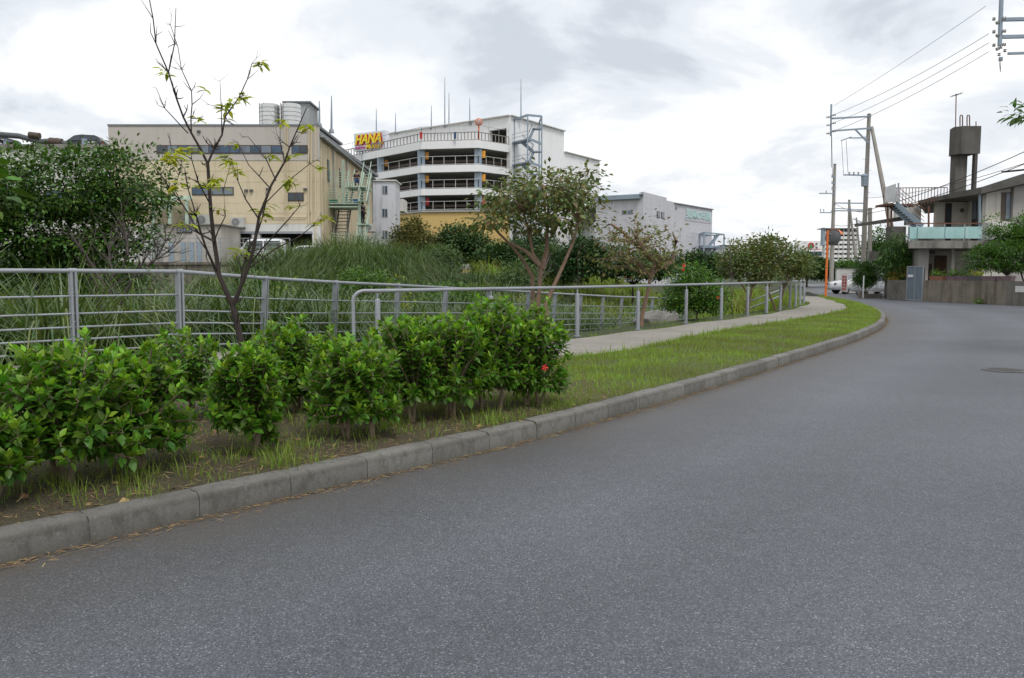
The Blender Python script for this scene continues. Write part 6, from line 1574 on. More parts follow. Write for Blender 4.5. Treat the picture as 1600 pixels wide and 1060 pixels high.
# ================================================================== STREET OBJECTS ON THE RIGHT
# traffic mirror on an orange pole
tm = thing('traffic_mirror', 'orange pole with a traffic mirror seen from behind at the bend', 'mirror', P(1290.5, 463, 44))
pz0 = P(1290, 464, 44); pz1 = P(1293.5, 362, 44)
MB().tube([pz0 - Vector((0, 0, .2)), pz1], .062, 14).build('pole', M['orange'], tm, smooth=True)
MB().lathe(pz1, [(.07, -.02), (.07, .03), (.03, .05)], 12).build('cap', M['orange'], tm)
c = P(1301.5, 371.5, 43.9)
def disc(c, nrm, prof_, n=28):
    nrm = Vector(nrm).normalized(); a = nrm.cross(Vector((0, 0, 1))).normalized(); b = nrm.cross(a); mb = MB(); base = 0
    for r_, h in prof_:
        for j in range(n):
            t = 2 * math.pi * j / n; mb.v.append(tuple(c + (a * math.cos(t) + b * math.sin(t)) * r_ + nrm * h))
    for i in range(len(prof_) - 1):
        for j in range(n): mb.f.append((i * n + j, i * n + (j + 1) % n, (i + 1) * n + (j + 1) % n, (i + 1) * n + j))
    mb.f += [tuple(range(n)), tuple(range((len(prof_) - 1) * n, len(prof_) * n))]
    return mb
nv = (.72, .62, -.12)
disc(c, nv, [(.05, -.12), (.25, -.1), (.38, -.04), (.42, .0)]).build('mirror_back', M['mirror_back'], tm, smooth=True)
disc(c, nv, [(.425, -.03), (.44, -.03), (.44, .03), (.425, .03)]).build('mirror_rim', M['mirror_back'], tm, smooth=True)
disc(c, nv, [(.42, .012), (.3, .04), (.1, .06)]).build('mirror_glass', M['mirror'], tm, smooth=True)
hd = Vector(nv).normalized(); 
mb = MB(); nseg = 10; side_ = hd.cross(Vector((0, 0, 1))).normalized(); upv = side_.cross(hd)
for i in range(nseg + 1):
    a = math.pi * (.12 + .76 * i / nseg); d = side_ * math.cos(a) * .47 + upv * math.sin(a) * .47
    for h in (-.03, .3): mb.v.append(tuple(c + d + hd * h)); 
    for h in (-.03, .3): mb.v.append(tuple(c + d * 1.025 + hd * h))
for i in range(nseg):
    b = i * 4; mb.f += [(b, b + 1, b + 5, b + 4), (b + 2, b + 6, b + 7, b + 3), (b, b + 4, b + 6, b + 2), (b + 1, b + 3, b + 7, b + 5)]
mb.build('hood', M['orange'], tm)
for dz in (-.18, .18): MB().beam(P(1293, 371, 44) + Vector((0, 0, dz)), c + Vector((0, 0, dz)) - hd * .08, .04, .04).build('bracket', M['galv'], tm)

# utility poles
def arm(parent, a, b, r=.05, m=None):
    MB().beam(a, b, r * 2, r * 2).build('crossarm', m or M['galv2'], parent)
def insulator(parent, p, d=(0, 0, 1), s=.12, n=3):
    d = Vector(d).normalized(); p = Vector(p)
    pts = []; rr = []
    for k in range(n):
        pts += [p + d * (s * (k + .05)), p + d * (s * (k + .4)), p + d * (s * (k + .75))]; rr += [.035, .085, .03]
    MB().tube(pts, rr, 8).build('insulator', M['insul'], parent, smooth=True)
def pole(label, px, Y, ytop, lean_px=0, r0=.19, r1=.12, zb=0):
    b = P(px, 450, Y); t = thing('utility_pole', label, 'utility pole', (b.x, Y, zb), group='utility poles along the road')
    top = P(px + lean_px, ytop, Y); base = Vector((b.x, Y, zb - .2))
    MB().tube([base, base.lerp(top, .5), top], [r0, (r0 + r1) / 2, r1], 14).build('shaft', M['polec'], t, smooth=True)
    MB().lathe(top, [(r1 + .01, -.03), (r1 + .01, .03), (.05, .07)], 12).build('cap', M['conc'], t)
    for k in range(11):
        q = .28 + .06 * k; c = base.lerp(top, q); s_ = 1 if k % 2 else -1
        MB().tube([c, c + Vector((.3 * s_, 0, 0))], .012, 5).build('step_bolt', M['galv2'], t)
    return t
Y1p = 55.0
p1 = pole('concrete utility pole with slanting brace and long arms beside the house', 1347, Y1p, 179, 11)
arm(p1, P(1299, 185.5, Y1p - .3), P(1361, 182, Y1p - .3)); arm(p1, P(1299, 205, Y1p - .3), P(1361, 200.5, Y1p - .3))
arm(p1, P(1299, 163, Y1p - .4), P(1298, 213, Y1p - .4), .045); arm(p1, P(1336, 202, Y1p - .3), P(1357, 224, Y1p - .3), .045)
arm(p1, P(1328, 216, Y1p - .3), P(1356, 215.5, Y1p - .3), .035); arm(p1, P(1314, 220, Y1p - .3), P(1330, 214.5, Y1p - .3), .035); arm(p1, P(1318, 273.5, Y1p - .3), P(1357, 274.5, Y1p - .3), .04)
for y in (181, 193.5, 206.5):
    insulator(p1, P(1298, y, Y1p - .4), (.9, -.4, .1)); insulator(p1, P(1298, y + 2, Y1p - .4), (-.9, .4, 0), .1)
for px in (1327, 1334, 1341): insulator(p1, P(px, 273, Y1p - .3), (0, 0, 1), .1, 2)
for a, b in (((1315, 220), (1318, 272)), ((1322, 219), (1325, 270)), ((1299, 213), (1299, 262))):
    MB().tube([P(*a, Y1p - .3), P(*b, Y1p - .3)], .014, 5).build('jumper', M['wire'], p1)
c = P(1351, 275, Y1p - .3); MB().lathe(c, [(.0, -.75), (.2, -.7), (.22, -.1), (.24, 0), (.15, .12)], 12).build('switch_box', M['galv2'], p1)
br0 = P(1362, 199, Y1p); br1 = P(1393, 360, Y1p - 3)
MB().tube([br0, br1], [.11, .17], 12).build('brace_pole', M['polec'], p1, smooth=True)
MB().tube([br1, Vector((br1.x + (br1.x - br0.x) * .75, br1.y - 2, 0))], [.17, .2], 12).build('brace_foot', M['polec'], p1, smooth=True)
MB().tube([P(1359.5, 325, 56.5), Vector((P(1359, 460, 56.5).x, 56.5, 0))], .14, 12).build('stub_pole', M['polec'], p1, smooth=True)
p2 = pole('concrete utility pole behind the orange mirror pole', 1298.5, 84, 257, 6, .24, .14)
for y, a, b in ((302.5, 1280, 1304), (332.5, 1281, 1300)): arm(p2, P(a, y, 83.7), P(b, y, 83.7), .05)
for y in (277, 287, 296): arm(p2, P(1299.5, y, 83.7), P(1305, y, 83.7), .05); insulator(p2, P(1300, y, 83.7), (0, 0, 1), .15, 2)
for px in (1282, 1287): insulator(p2, P(px, 331, 83.7), (0, 0, 1), .16, 2)
insulator(p2, P(1291, 302, 83.7), (0, 0, 1), .16, 2)
for y in (317.5, 329.5): arm(p2, P(1304, y, 83.8), P(1352, y + .5, 83.8), .06)
p3 = pole('far utility pole between the apartment block and the main pole', 1325, 100, 313, 2, .2, .14)
arm(p3, P(1305, 326, 99.7), P(1349, 328, 99.7), .05); MB().tube([P(1327, 318, 100), P(1339, 420, 99)], [.12, .2], 10).build('brace_pole', M['polec'], p3, smooth=True)
MB().tube([P(1338, 340, 98), P(1344, 400, 98)], [.1, .14], 8).build('stub_pole', M['polec'], p3, smooth=True); arm(p3, P(1333, 342, 97.8), P(1352, 350, 97.8), .05)
p4x, p4y = 25.4, 36.0
p4 = thing('utility_pole', 'near utility pole outside the frame with only its arms showing top right', 'utility pole', (p4x, p4y, 0), group='utility poles along the road')
MB().tube([(p4x, p4y, -.2), (p4x + .1, p4y, 14.6)], [.2, .12], 14).build('shaft', M['polec'], p4, smooth=True)
arm(p4, P(1565, 31, p4y), (p4x, p4y, P(1600, 28, p4y).z), .07); arm(p4, P(1565, 58, p4y), (p4x, p4y, P(1600, 55, p4y).z), .07)
arm(p4, P(1565.5, -25, p4y - .1), P(1562, 72, p4y - .1), .065); arm(p4, P(1575, 84, p4y), (p4x, p4y, P(1600, 80, p4y).z), .05)
for y in (30, 50, 71):
    insulator(p4, P(1556, y + 7, p4y - .1), (1, .0, .5), .1, 3); insulator(p4, P(1551, y, p4y - .2), (1, 0, .05), .06, 2); insulator(p4, P(1566, y - 1, p4y - .2), (1, 0, .03), .09, 2)
for px, y in ((1561, 88), (1570, 82)): insulator(p4, P(px, y, p4y - .1), (0, 0, 1), .08, 2)
for a, b in (((1561, 93), (1563, 113)), ((1564, 92), (1563, 113))): MB().tube([P(*a, p4y - .1), P(*b, p4y - .1)], .012, 5).build('jumper', M['wire'], p4)
MB().box(*[v for v in (P(1560, 96, p4y).x, P(1565, 96, p4y).x, p4y - .1, p4y, P(1560, 96, p4y).z, P(1560, 90, p4y).z)]).build('fuse_holder', M['galv2'], p4)
# overhead cables
def cable(label, pts, sag=0.0, r=.016, m=None):
    a, b = Vector(pts[0]), Vector(pts[-1]); out = []
    for i in range(17):
        t = i / 16; p = a.lerp(b, t); p.z -= sag * 4 * t * (1 - t); out.append(p)
    o = MB().tube(out, r, 6); t_ = o.build('overhead_cable', m or M['wire']); tag(t_, label, 'cable', 'overhead cables')
for (y0, y1, nm) in ((58, 181, 'uppermost'), (72, 193.5, 'middle'), (86, 206.5, 'lowest')):
    cable('overhead cable, %s of the three between the main pole and the near arms' % nm, [P(1299, y1, Y1p - .4), P(1545, y0 - 5, p4y - .1)], .25, .011)
cable('overhead cable, faint top line above the three near the upper right', [P(1302, 166, Y1p), P(1540, 10, p4y)], .1, .009)
for (y0, y1, nm) in ((240, 329, 'upper twisted service'), (262, 335, 'lower twisted service')):
    cable('overhead cable, %s line crossing before the water tower' % nm, [P(1352, y1, Y1p), P(1660, y0 - 30, 33)], .3, .018)
cable('overhead cable, thin service line to the house roof right of the tower', [P(1352, 310, Y1p), P(1660, 235, 36)], .4, .014)
cable('overhead cable, short thick dark line at the right edge above the roof', [P(1565, 269, 40), P(1660, 258, 38)], .02, .05)
for k, (x0, y0, x1, y1, nm) in enumerate(((1299, 181, 1301, 277, 'steep line from the main arm down to the pole behind the mirror'), (1352, 332, 1304, 318, 'upper low line between main pole and mirror pole neighbour'), (1352, 345, 1305, 352, 'drooping low line between main pole and mirror pole neighbour'))):
    cable('overhead cable, ' + nm, [P(x0, y0, Y1p), P(x1, y1, 84)], .2, .02)
cable('overhead cable, far line running from the far pole out of sight', [P(1305, 326, 99.7), P(1298, 330, 84)], .2, .03)

# ---- house on the right
hs = thing('house', 'two-storey weathered concrete house with teal balcony panels on the right', 'house', (25, 46, 0))
Yw, Yr = 44.6, 49.0      # front wall (right part), rear wall behind the balcony
zg1_ = Z_(1470, 355, 44.3); zf1 = Z_(1470, 376, 44); zsl = Z_(1470, 388, 44)
# ground floor
MB().box(X_(1448, 46), X_(1560, 46) + 6, 49.6, 50, 0, zf1 + .2).build('ground_floor_wall', M['house_cream'], hs)
MB().box(X_(1420, 49.3), X_(1457, 49.3), 49.25, 49.5, zf1 - .6, zg1_ + .05).build('parapet', M['conc'], hs)
MB().box(X_(1432, 45), X_(1448, 45), 45, 45.7, 0, zsl).build('pillar', M['house_grey'], hs)
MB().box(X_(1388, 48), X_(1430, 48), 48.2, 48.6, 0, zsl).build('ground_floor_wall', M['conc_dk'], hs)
dw = MB().box(X_(1508, Yw), X_(1528, Yw), 48.0, 48.1, 0, zsl - .3).build('door', M['frame_br'], hs)
for k in range(4):
    x = X_(1509, Yw) + .02 + k * .16; MB().box(x, x + .11, 47.95, 47.99, .4, zsl - .5).build('slat', M['rust'], dw)
MB().box(X_(1502, Yw), X_(1507, Yw), 45.8, 46.1, 0, zsl).build('pillar', M['house_cream'], hs)
MB().box(X_(1452, 49), X_(1460, 49), 49.5, 49.58, 0, 2.1).build('inner_door', M['frame_br'], hs)
# balcony
bx0, bx1 = X_(1414, 44.3), X_(1529, 44.3)
MB().prism([(bx0, 44.2), (bx1, 44.2), (bx1 + 2, 49.2), (X_(1424, 49.2), 49.2)], zsl, zf1).build('balcony_slab', M['conc'], hs)
zg0, zg1 = Z_(1470, 373, 44.3), Z_(1470, 355, 44.3)
np_ = [1416, 1428, 1471, 1502, 1529]
for a, b in zip(np_[:-1], np_[1:]):
    MB().box(X_(a, 44.3) + .02, X_(b, 44.3) - .02, 44.27, 44.31, zg0, zg1 + (.02 if a > 1480 else 0)).build('balcony_panel', M['teal'], hs)
for a in np_: MB().box(X_(a, 44.3) - .025, X_(a, 44.3) + .025, 44.315, 44.365, zf1, zg1 + .2).build('balcony_post', M['galv'], hs)
MB().beam((bx0, 44.34, zg1 + .2), (bx1, 44.34, zg1 + .2), .06, .06).build('balcony_rail', M['rust'], hs)
for k in range(8):
    pa_ = Vector((bx0 + .05, 44.4, 0)).lerp(Vector((X_(1424, 49.2) + .05, 49.2, 0)), k / 8); pb_ = Vector((bx0 + .05, 44.4, 0)).lerp(Vector((X_(1424, 49.2) + .05, 49.2, 0)), (k + .95) / 8)
    MB().hexa([(pa_.x, pa_.y, zg0), (pb_.x, pb_.y, zg0), (pb_.x + .03, pb_.y, zg0), (pa_.x + .03, pa_.y, zg0), (pa_.x, pa_.y, zg1), (pb_.x, pb_.y, zg1), (pb_.x + .03, pb_.y, zg1), (pa_.x + .03, pa_.y, zg1)]).build('balcony_panel', M['teal'], hs)
# upper rear wall behind the balcony with openings
zroof = 6.2
ux0, ux1 = X_(1457, Yr), X_(1540, Yr)
MB().box(ux0, ux1, Yr, Yr + .3, zf1 - .3, Z_(1440, 316, 49)).build('upper_wall', M['house_cream'], hs)
MB().prism([(ux0, Yr + .32), (ux0 + .3, Yr + .32), (ux0 + 4.3, 56), (ux0 + 4.0, 56)], zf1 - .3, 5.8).build('upper_wall', M['house_cream'], hs)
w = MB().box(X_(1470, Yr), X_(1480, Yr), Yr - .05, Yr - .01, zf1, Z_(1475, 318, Yr)).build('window', M['frame_br'], hs); MB().box(X_(1472, Yr), X_(1478.5, Yr), Yr - .08, Yr - .055, zf1 + .3, Z_(1475, 321, Yr)).build('pane', M['win'], w)
MB().box(X_(1505, Yr), X_(1508, Yr), Yr - .25, Yr - .02, zf1, Z_(1506, 309, Yr)).build('pilaster', M['house_cream'], hs)
w = MB().box(X_(1510, Yr), X_(1531, Yr), Yr - .06, Yr - .01, zf1 + .2, Z_(1520, 307, Yr)).build('window', M['frame_br'], hs)
for k in range(3):
    x = X_(1511.5, Yr) + k * .27; MB().box(x, x + .22, Yr - .09, Yr - .065, zf1 + 1.5, Z_(1520, 309, Yr)).build('pane', M['winpale'], w)
for k in range(7):
    z = zf1 + .35 + k * .16; MB().box(X_(1516, Yr), X_(1530, Yr), Yr - .13, Yr - .095, z, z + .05).build('grille_bar', M['galv'], w)
c = P(1503, 332, Yr - .2); t_ = MB().lathe(c, [(.04, 0), (.12, .05), (.1, .2), (.03, .25)], 10).build('wall_lamp', M['frame_br'], hs)
# front wall right part
MB().hexa([(X_(1533, Yw), Yw, 0), (X_(1700, Yw), Yw, 0), (X_(1700, Yw), Yw + .35, 0), (X_(1533, Yw), Yw + .35, 0), (X_(1533, Yw), Yw, Z_(1533, 303, Yw) + .06), (X_(1700, Yw), Yw, Z_(1700, 264, Yw) + .06), (X_(1700, Yw), Yw + .35, Z_(1700, 264, Yw) + .06), (X_(1533, Yw), Yw + .35, Z_(1533, 303, Yw) + .06)]).build('front_wall', M['house_cream'], hs)
MB().box(X_(1571, Yw), X_(1593, Yw), Yw - .25, Yw - .02, 0, Z_(1580, 292, Yw)).build('tiled_pier', M['house_grey'], hs)
w = MB().box(X_(1569, Yw) - .45, X_(1571, Yw) - .01, Yw - .04, Yw - .01, Z_(1570, 345, Yw), Z_(1570, 301, Yw)).build('window', M['frame_br'], hs); MB().box(X_(1563, Yw), X_(1570, Yw), Yw - .07, Yw - .045, Z_(1570, 343, Yw), Z_(1570, 303, Yw)).build('pane', M['winpale'], w)
w = MB().box(X_(1593.5, Yw), X_(1640, Yw), Yw - .04, Yw - .01, Z_(1600, 345, Yw), Z_(1600, 300, Yw)).build('window', M['frame_br'], hs); MB().box(X_(1596, Yw), X_(1636, Yw), Yw - .07, Yw - .045, Z_(1600, 343, Yw), Z_(1600, 302, Yw)).build('pane', M['win'], w)
pb = MB().box(X_(1544, 43.8), X_(1578, 43.8), 43.8, Yw - .01, Z_(1560, 374, 43.8), Z_(1560, 347, 43.8)).build('flower_balcony', M['white_wall'], hs)
MB().box(X_(1590, 43.8), X_(1660, 43.8), 43.8, Yw - .01, Z_(1600, 374, 43.8), Z_(1600, 347, 43.8)).build('flower_balcony', M['white_wall'], hs)
MB().box(X_(1533.5, Yw), X_(1571, Yw), Yw - .015, Yw - .002, Z_(1550, 349.5, Yw), Z_(1550, 348.5, Yw)).build('joint', M['conc'], hs)
MB().tube([P(1531, 303, Yw - .12), P(1530.5, 395, Yw - .12)], .07, 8).build('downpipe', M['galv2'], hs, smooth=True)
# roof: pitched slab whose front edge rises to the right
fe = [P(1434, 318.5, 49), P(1480, 311, 47.6), P(1533, 303, 44.0), P(1600, 287, 43.6), P(1690, 266, 43.6)]
th_ = [.18, .28, .36, .55, .6]
mb = MB()
for (p, h_) in zip(fe, th_):
    bk_ = Vector((p.x + 4.6 * (57 - p.y) / 8, 57, p.z)); mb.v += [tuple(p), (p.x, p.y, p.z + h_), tuple(bk_), (bk_.x, bk_.y, bk_.z + h_)]
for i in range(4):
    b = i * 4; mb.f += [(b, b + 4, b + 5, b + 1), (b + 1, b + 5, b + 7, b + 3), (b + 2, b + 3, b + 7, b + 6), (b, b + 2, b + 6, b + 4)]
mb.f += [(0, 1, 3, 2), (16, 18, 19, 17)]
mb.build('roof', M['conc_dk'], hs)
# water tower
tw = thing('water_tower', 'tall grey concrete water tank tower on the house roof', 'water tower', P(1500, 300, 50))
Yt = 50.0
wbox(1491, 1512, 242, 305, Yt, Yt + .6).build('slab_leg', M['conc_dk'], tw)
wbox(1521, 1528.5, 232, 300, Yt + .2, Yt + .5).build('post_leg', M['conc_dk'], tw)
a = P(1485, 243, Yt - .5); b = P(1530, 197, Yt - .5)
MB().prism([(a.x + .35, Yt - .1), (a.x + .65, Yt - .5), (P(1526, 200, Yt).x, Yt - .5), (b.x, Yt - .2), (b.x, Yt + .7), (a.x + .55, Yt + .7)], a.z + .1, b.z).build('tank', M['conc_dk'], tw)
for px in (1500, 1511):
    p = [P(px, 197, Yt + .3), P(px, 183, Yt + .3), P(px + 1, 180, Yt + .3), P(px + 3, 180, Yt + .3), P(px + 4, 183, Yt + .3), P(px + 4, 197, Yt + .3)]
    MB().tube(p, .035, 6).build('vent_pipe', M['rust'], tw, smooth=True)
MB().tube([P(1525, 198, Yt), P(1525, 190, Yt)], .03, 6).build('spike', M['rust'], tw)
ta = thing('tv_aerial', 'television aerial on a thin mast above the water tower', 'aerial', P(1493, 197, 51))
MB().tube([P(1493, 200, 51), P(1494, 147, 51)], .03, 6).build('mast', M['rust'], ta)
MB().beam(P(1486, 151, 51), P(1503, 146, 51), .03, .03).build('boom', M['steel_dark'], ta)
for k in range(7):
    c = P(1487 + k * 2.4, 150.6 - k * .7, 51); MB().beam(c - Vector((.0, .3, 0)), c + Vector((0, .3, 0)), .015, .015).build('element', M['steel_dark'], ta); MB().beam(c - Vector((.06, 0, .08)), c + Vector((.06, 0, .08)), .014, .014).build('element', M['steel_dark'], ta)
# roof stair with rusty landing
rs = thing('roof_stair', 'rusty steel stair with railed landing left of the house roof', 'staircase', P(1400, 360, 48))
l0 = P(1382, 318.5, 48); l1 = P(1436, 318.5, 48)
MB().box(l0.x, l1.x, 48, 49.2, l0.z - .12, l0.z).build('landing', M['rust'], rs)
r0, r1 = P(1382, 294, 48), P(1481, 293, 48)
for k in range(21):
    p = r0.lerp(r1, k / 20); zb2 = l0.z if p.x < l1.x else l0.z + .17 * (p.x - 25.0)
    MB().beam((p.x, 48.05, zb2), (p.x, 48.05, p.z), .03, .03).build('baluster', M['rust'], rs)
MB().beam((r0.x, 48.05, r0.z), (r1.x, 48.05, r1.z), .045, .045).build('handrail', M['rust'], rs)
MB().box(P(1399, 300, 48).x, P(1401, 300, 48).x + .0, 47.7, 47.75, l0.z + .05, P(1399, 287, 48).z).build('gate_post', M['galv'], rs)
MB().hexa([P(1383, 316, 47.8), P(1400, 316, 47.8), P(1400, 316, 47.85), P(1383, 316, 47.85), P(1383, 293, 47.8), P(1400, 287, 47.8), P(1400, 287, 47.85), P(1383, 293, 47.85)]).build('gate_panel', mat('mesh_grey', (.42, .43, .43), .7), rs)
f0, f1 = P(1400, 318, 47.9), P(1441, 354, 46.6)
for d in (0, .8): MB().beam(f0 + Vector((0, d, 0)), f1 + Vector((0, d, 0)), .08, .28).build('stringer', M['galv2'], rs)
for k in range(10):
    c = f0.lerp(f1, (k + .5) / 10); MB().box(c.x - .13, c.x + .13, c.y, c.y + .8, c.z - .02, c.z + .02).build('tread', M['galv2'], rs)
for k in range(4):
    o_ = Vector((.1, 0, .3 + .22 * k)); MB().beam(f0 + o_, f1 + o_, .03, .03).build('handrail', M['rust'] if k % 2 else M['galv'], rs)
for px, ya, yb in ((1387, 318, 360), (1393, 318, 352), (1451, 322, 350)): MB().beam(P(px, ya, 48.3), P(px, yb + 20, 48.3), .08, .08).build('post', M['rust'], rs)
# left wing walls of the house
lw = thing('house_side_walls', 'grey concrete outbuilding with sloping slab roof left of the balcony', 'outbuilding', (22.5, 49, 0))
MB().hexa([P(1335, 355, 51), P(1412, 345, 49), P(1414, 344, 50.5), P(1340, 354, 52.5), P(1335, 350.5, 51), P(1412, 338, 49), P(1414, 338, 50.5), P(1340, 350.5, 52.5)]).build('slab_roof', M['conc_dk'], lw)
wbox(1392, 1416, 354, 380, 47.5, 48.2).build('upper_block', M['conc_dk'], lw)
wbox(1358, 1380, 393, 408, 52, 52.3).build('beam_wall', M['conc'], lw)
wbox(1416, 1440, 322, 352, 50, 50.3).build('rear_wall', M['house_cream'], lw)
wbox(1400, 1412, 300 + 20, 345, 51, 51.4).build('rear_room', M['white_wall'], lw)
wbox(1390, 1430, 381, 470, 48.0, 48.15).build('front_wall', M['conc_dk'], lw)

# garden wall: block part, gate, rendered part
gw = thing('garden_wall', 'brown stained concrete wall before the house with block end by the gate', 'wall', (21.6, 44, 0))
W0 = Vector((21.25, 45.4, 0)); W1 = Vector((24.2, 30.5, 0))
def wq(px):   # parameter on the wall line for a photo column
    k = (px - 800) / F; d = W1 - W0; return (k * W0.y - W0.x) / (d.x - k * d.y)
def wpt(q, z, o=0.0):
    d = (W1 - W0).normalized(); n_ = Vector((-d.y, d.x, 0)); p = W0.lerp(W1, q) + n_ * o; return Vector((p.x, p.y, z))
def wseg(q0, q1, z0, z1, o0, o1): return MB().hexa([wpt(q0, z0, o0), wpt(q1, z0, o0), wpt(q1, z0, o1), wpt(q0, z0, o1), wpt(q0, z1, o0), wpt(q1, z1, o0), wpt(q1, z1, o1), wpt(q0, z1, o1)])
zw_ = 1.12
qa, qg0, qg1 = wq(1385), wq(1416), wq(1441)
nb_ = 4
for row in range(6):
    for k in range(nb_ + (row % 2)):
        a = qa + (qg0 - qa) * max(0, (k - .5 * (row % 2)) / nb_); b = qa + (qg0 - qa) * min(1, (k + 1 - .5 * (row % 2)) / nb_)
        wseg(a + .0006, b - .0006, row * zw_ / 6 + .006, (row + 1) * zw_ / 6 - .006, 0, .15 + random.uniform(0, .006)).build('block', M['block'], gw)
wseg(qa + .001, qg0 - .001, 0, zw_ - .02, .02, .13).build('mortar', M['mortar'], gw)
ql = [qg1, wq(1470), wq(1502), wq(1540), wq(1571), .999]
for i in range(len(ql) - 1):
    wseg(ql[i] + .0005, ql[i + 1] - .0005, 0, zw_ + .004 * (i % 2), .0 + .004 * (i % 2), .16).build('panel', M['stain_wall'] if i < 4 else M['block'], gw)
wseg(wq(1586), wq(1640), .62, .9, -.04, -.004).build('notice_plate', M['white_wall'], gw)
gt = thing('metal_gate', 'tall grey metal gate with two louvred leaves in the garden wall', 'gate', wpt((qg0 + qg1) / 2, 0))
zg_ = 1.85
for q in (qg0 + .001, (qg0 + qg1) / 2, qg1 - .001): MB().beam(wpt(q, .02, -.02), wpt(q, zg_, -.02), .06, .06).build('stile', M['galv'], gt)
for z in (.06, zg_): MB().beam(wpt(qg0, z, -.02), wpt(qg1, z, -.02), .06, .06).build('rail', M['galv'], gt)
for k in range(14):
    q = qg0 + (qg1 - qg0) * (k + .5) / 14; MB().beam(wpt(q, .08, .0), wpt(q, zg_ - .03, .0), .018, .05).build('slat', M['galv2'], gt)
wseg(qg0 + (qg1 - qg0) * .08, qg0 + (qg1 - qg0) * .42, 1.28, 1.42, -.06, -.045).build('letter_plate', M['sign_white'], gt)
wseg(qg0, qg1, .05, zg_ - .05, .06, .08).build('backing', M['steel_dark'], gt)
# planters and plants along the wall
def trough(px, w, label, m, seed, leafm=M['lf_bright']):
    q = wq(px); c = wpt(q, zw_, .25); t = thing('planter_trough', label, 'planter', c)
    d = (W1 - W0).normalized(); n_ = Vector((-d.y, d.x, 0))
    def pt(u, v, z): return c + d * u + n_ * v + Vector((0, 0, z))
    MB().hexa([pt(-w * .46, -.1, 0), pt(w * .46, -.1, 0), pt(w * .46, .1, 0), pt(-w * .46, .1, 0), pt(-w / 2, -.13, .2), pt(w / 2, -.13, .2), pt(w / 2, .13, .2), pt(-w / 2, .13, .2)]).build('box', m, t)
    MB().hexa([pt(-w / 2 - .015, -.145, .2), pt(w / 2 + .015, -.145, .2), pt(w / 2 + .015, .145, .2), pt(-w / 2 - .015, .145, .2), pt(-w / 2 - .015, -.145, .23), pt(w / 2 + .015, -.145, .23), pt(w / 2 + .015, .145, .23), pt(-w / 2 - .015, .145, .23)]).build('rim', m, t)
    if leafm:
        r = np.random.default_rng(seed); n = 150
        pos = np.array([tuple(pt(r.uniform(-w / 2, w / 2), r.uniform(-.12, .12), .22 + abs(r.normal(0, .14)))) for _ in range(n)])
        ax = r.normal(size=(n, 3)) + np.array([0, 0, .5]); up = r.normal(size=(n, 3)) * .4 + np.array([0, 0, 1])
        scatter_mesh('plant', [scatter(LEAF_S_V, LEAF_S_F, pos, frames(ax, up), r.uniform(.06, .14, n), np.clip(r.normal(.6, .3, n), 0, 1), r.random(n))], leafm, t, False, tuple(c))['kind'] = 'stuff'
for i, (px, w, m, lab, lm) in enumerate(((1457, 1.0, M['terracotta'], 'pinkish planter trough on the garden wall right of the gate', M['lf_bright']), (1480, .6, M['planter'], 'small planter with drooping yellow-green plant on the garden wall', M['lf_bright']), (1495, 1.1, M['planter'], 'dark planter trough with low greenery in the wall middle', M['lf_bright']),
                              (1516, .9, M['steel_dark'], 'black planter trough with yellow-green leaves below the house door', M['lf_yel']), (1538, .9, M['planter'], 'empty plum planter trough, left of the pair below the garden tree', None), (1562, .9, M['planter'], 'empty plum planter trough, right of the pair below the garden tree', None))):
    trough(px, w, lab, m, 200 + i, lm)
# garden trees and shrubs
Yg = 39.5
tree('garden_tree', 'dense bright green garden tree behind the wall in front of the house', (X_(1560, Yg) + .3, Yg, 0), [E(1543, 408, Yg, 30, .9, 22), E(1580, 408, Yg, 34, .9, 24), E(1560, 392, Yg, 30, .9, 14), E(1615, 405, Yg, 30, .9, 26)], 330, 34, .17, .12, M['lf_bright'], M['bark_grey'], 120, trunk_r=.07, nbranch=40, age=(.22, .2))
tree('tall_garden_tree', 'lighter loose garden tree rising at the right edge before the house', (X_(1600, 40.5) + .4, 40.5, 0), [E(1585, 375, 40.5, 26, .9, 22), E(1605, 360, 40.5, 22, .9, 22), E(1560, 362, 40.5, 16, .5, 10), E(1553, 342, 40.5, 5, .3, 4), E(1550, 360, 40.5, 6, .3, 4)], 200, 30, .18, .13, M['lf_bright'], M['bark_grey'], 121, trunk_r=.06, nbranch=30, age=(.45, .25), shell=.3)
t = thing('fountain_palm', 'bushy narrow-leaved plant like bamboo left of the gate', 'plant', (X_(1397, 46.2), 46.2, 0))
r = np.random.default_rng(5); n = 2600
base = np.array([X_(1397, 46.2), 46.2, 0]); th = r.random(n) * 6.283; rr = r.random(n) ** .5
pos = base + np.c_[rr * np.cos(th) * .85, rr * np.sin(th) * .7, np.clip(r.normal(2.35, .62, n), 1.05, 3.8)]
pos[:, 0] = base[0] + (pos[:, 0] - base[0]) * np.clip(1.25 - np.abs(pos[:, 2] - 2.2) * .5, .2, 1.2)
ax = np.c_[np.cos(th), np.sin(th), r.normal(-.3, .7, n)]
scatter_mesh('foliage', [scatter(LEAF_L_V * np.array([.55, 1, 1]), LEAF_L_F, pos, frames(ax, np.tile([0, 0, 1.], (n, 1)) + r.normal(0, .3, (n, 3))), r.uniform(.2, .45, n), np.clip(r.normal(.35, .25, n), 0, 1), r.random(n))], M['lf_dark'], t, False, tuple(base))['kind'] = 'stuff'
for k in range(7): MB().tube([base + np.array([r.normal(0, .12), r.normal(0, .12), 0]), base + np.array([r.normal(0, .3), r.normal(0, .2), 1.6]), base + np.array([r.normal(0, .5), r.normal(0, .3), 2.8])], [.025, .02, .008], 6).build('cane', M['bark_tan'], t, smooth=True)
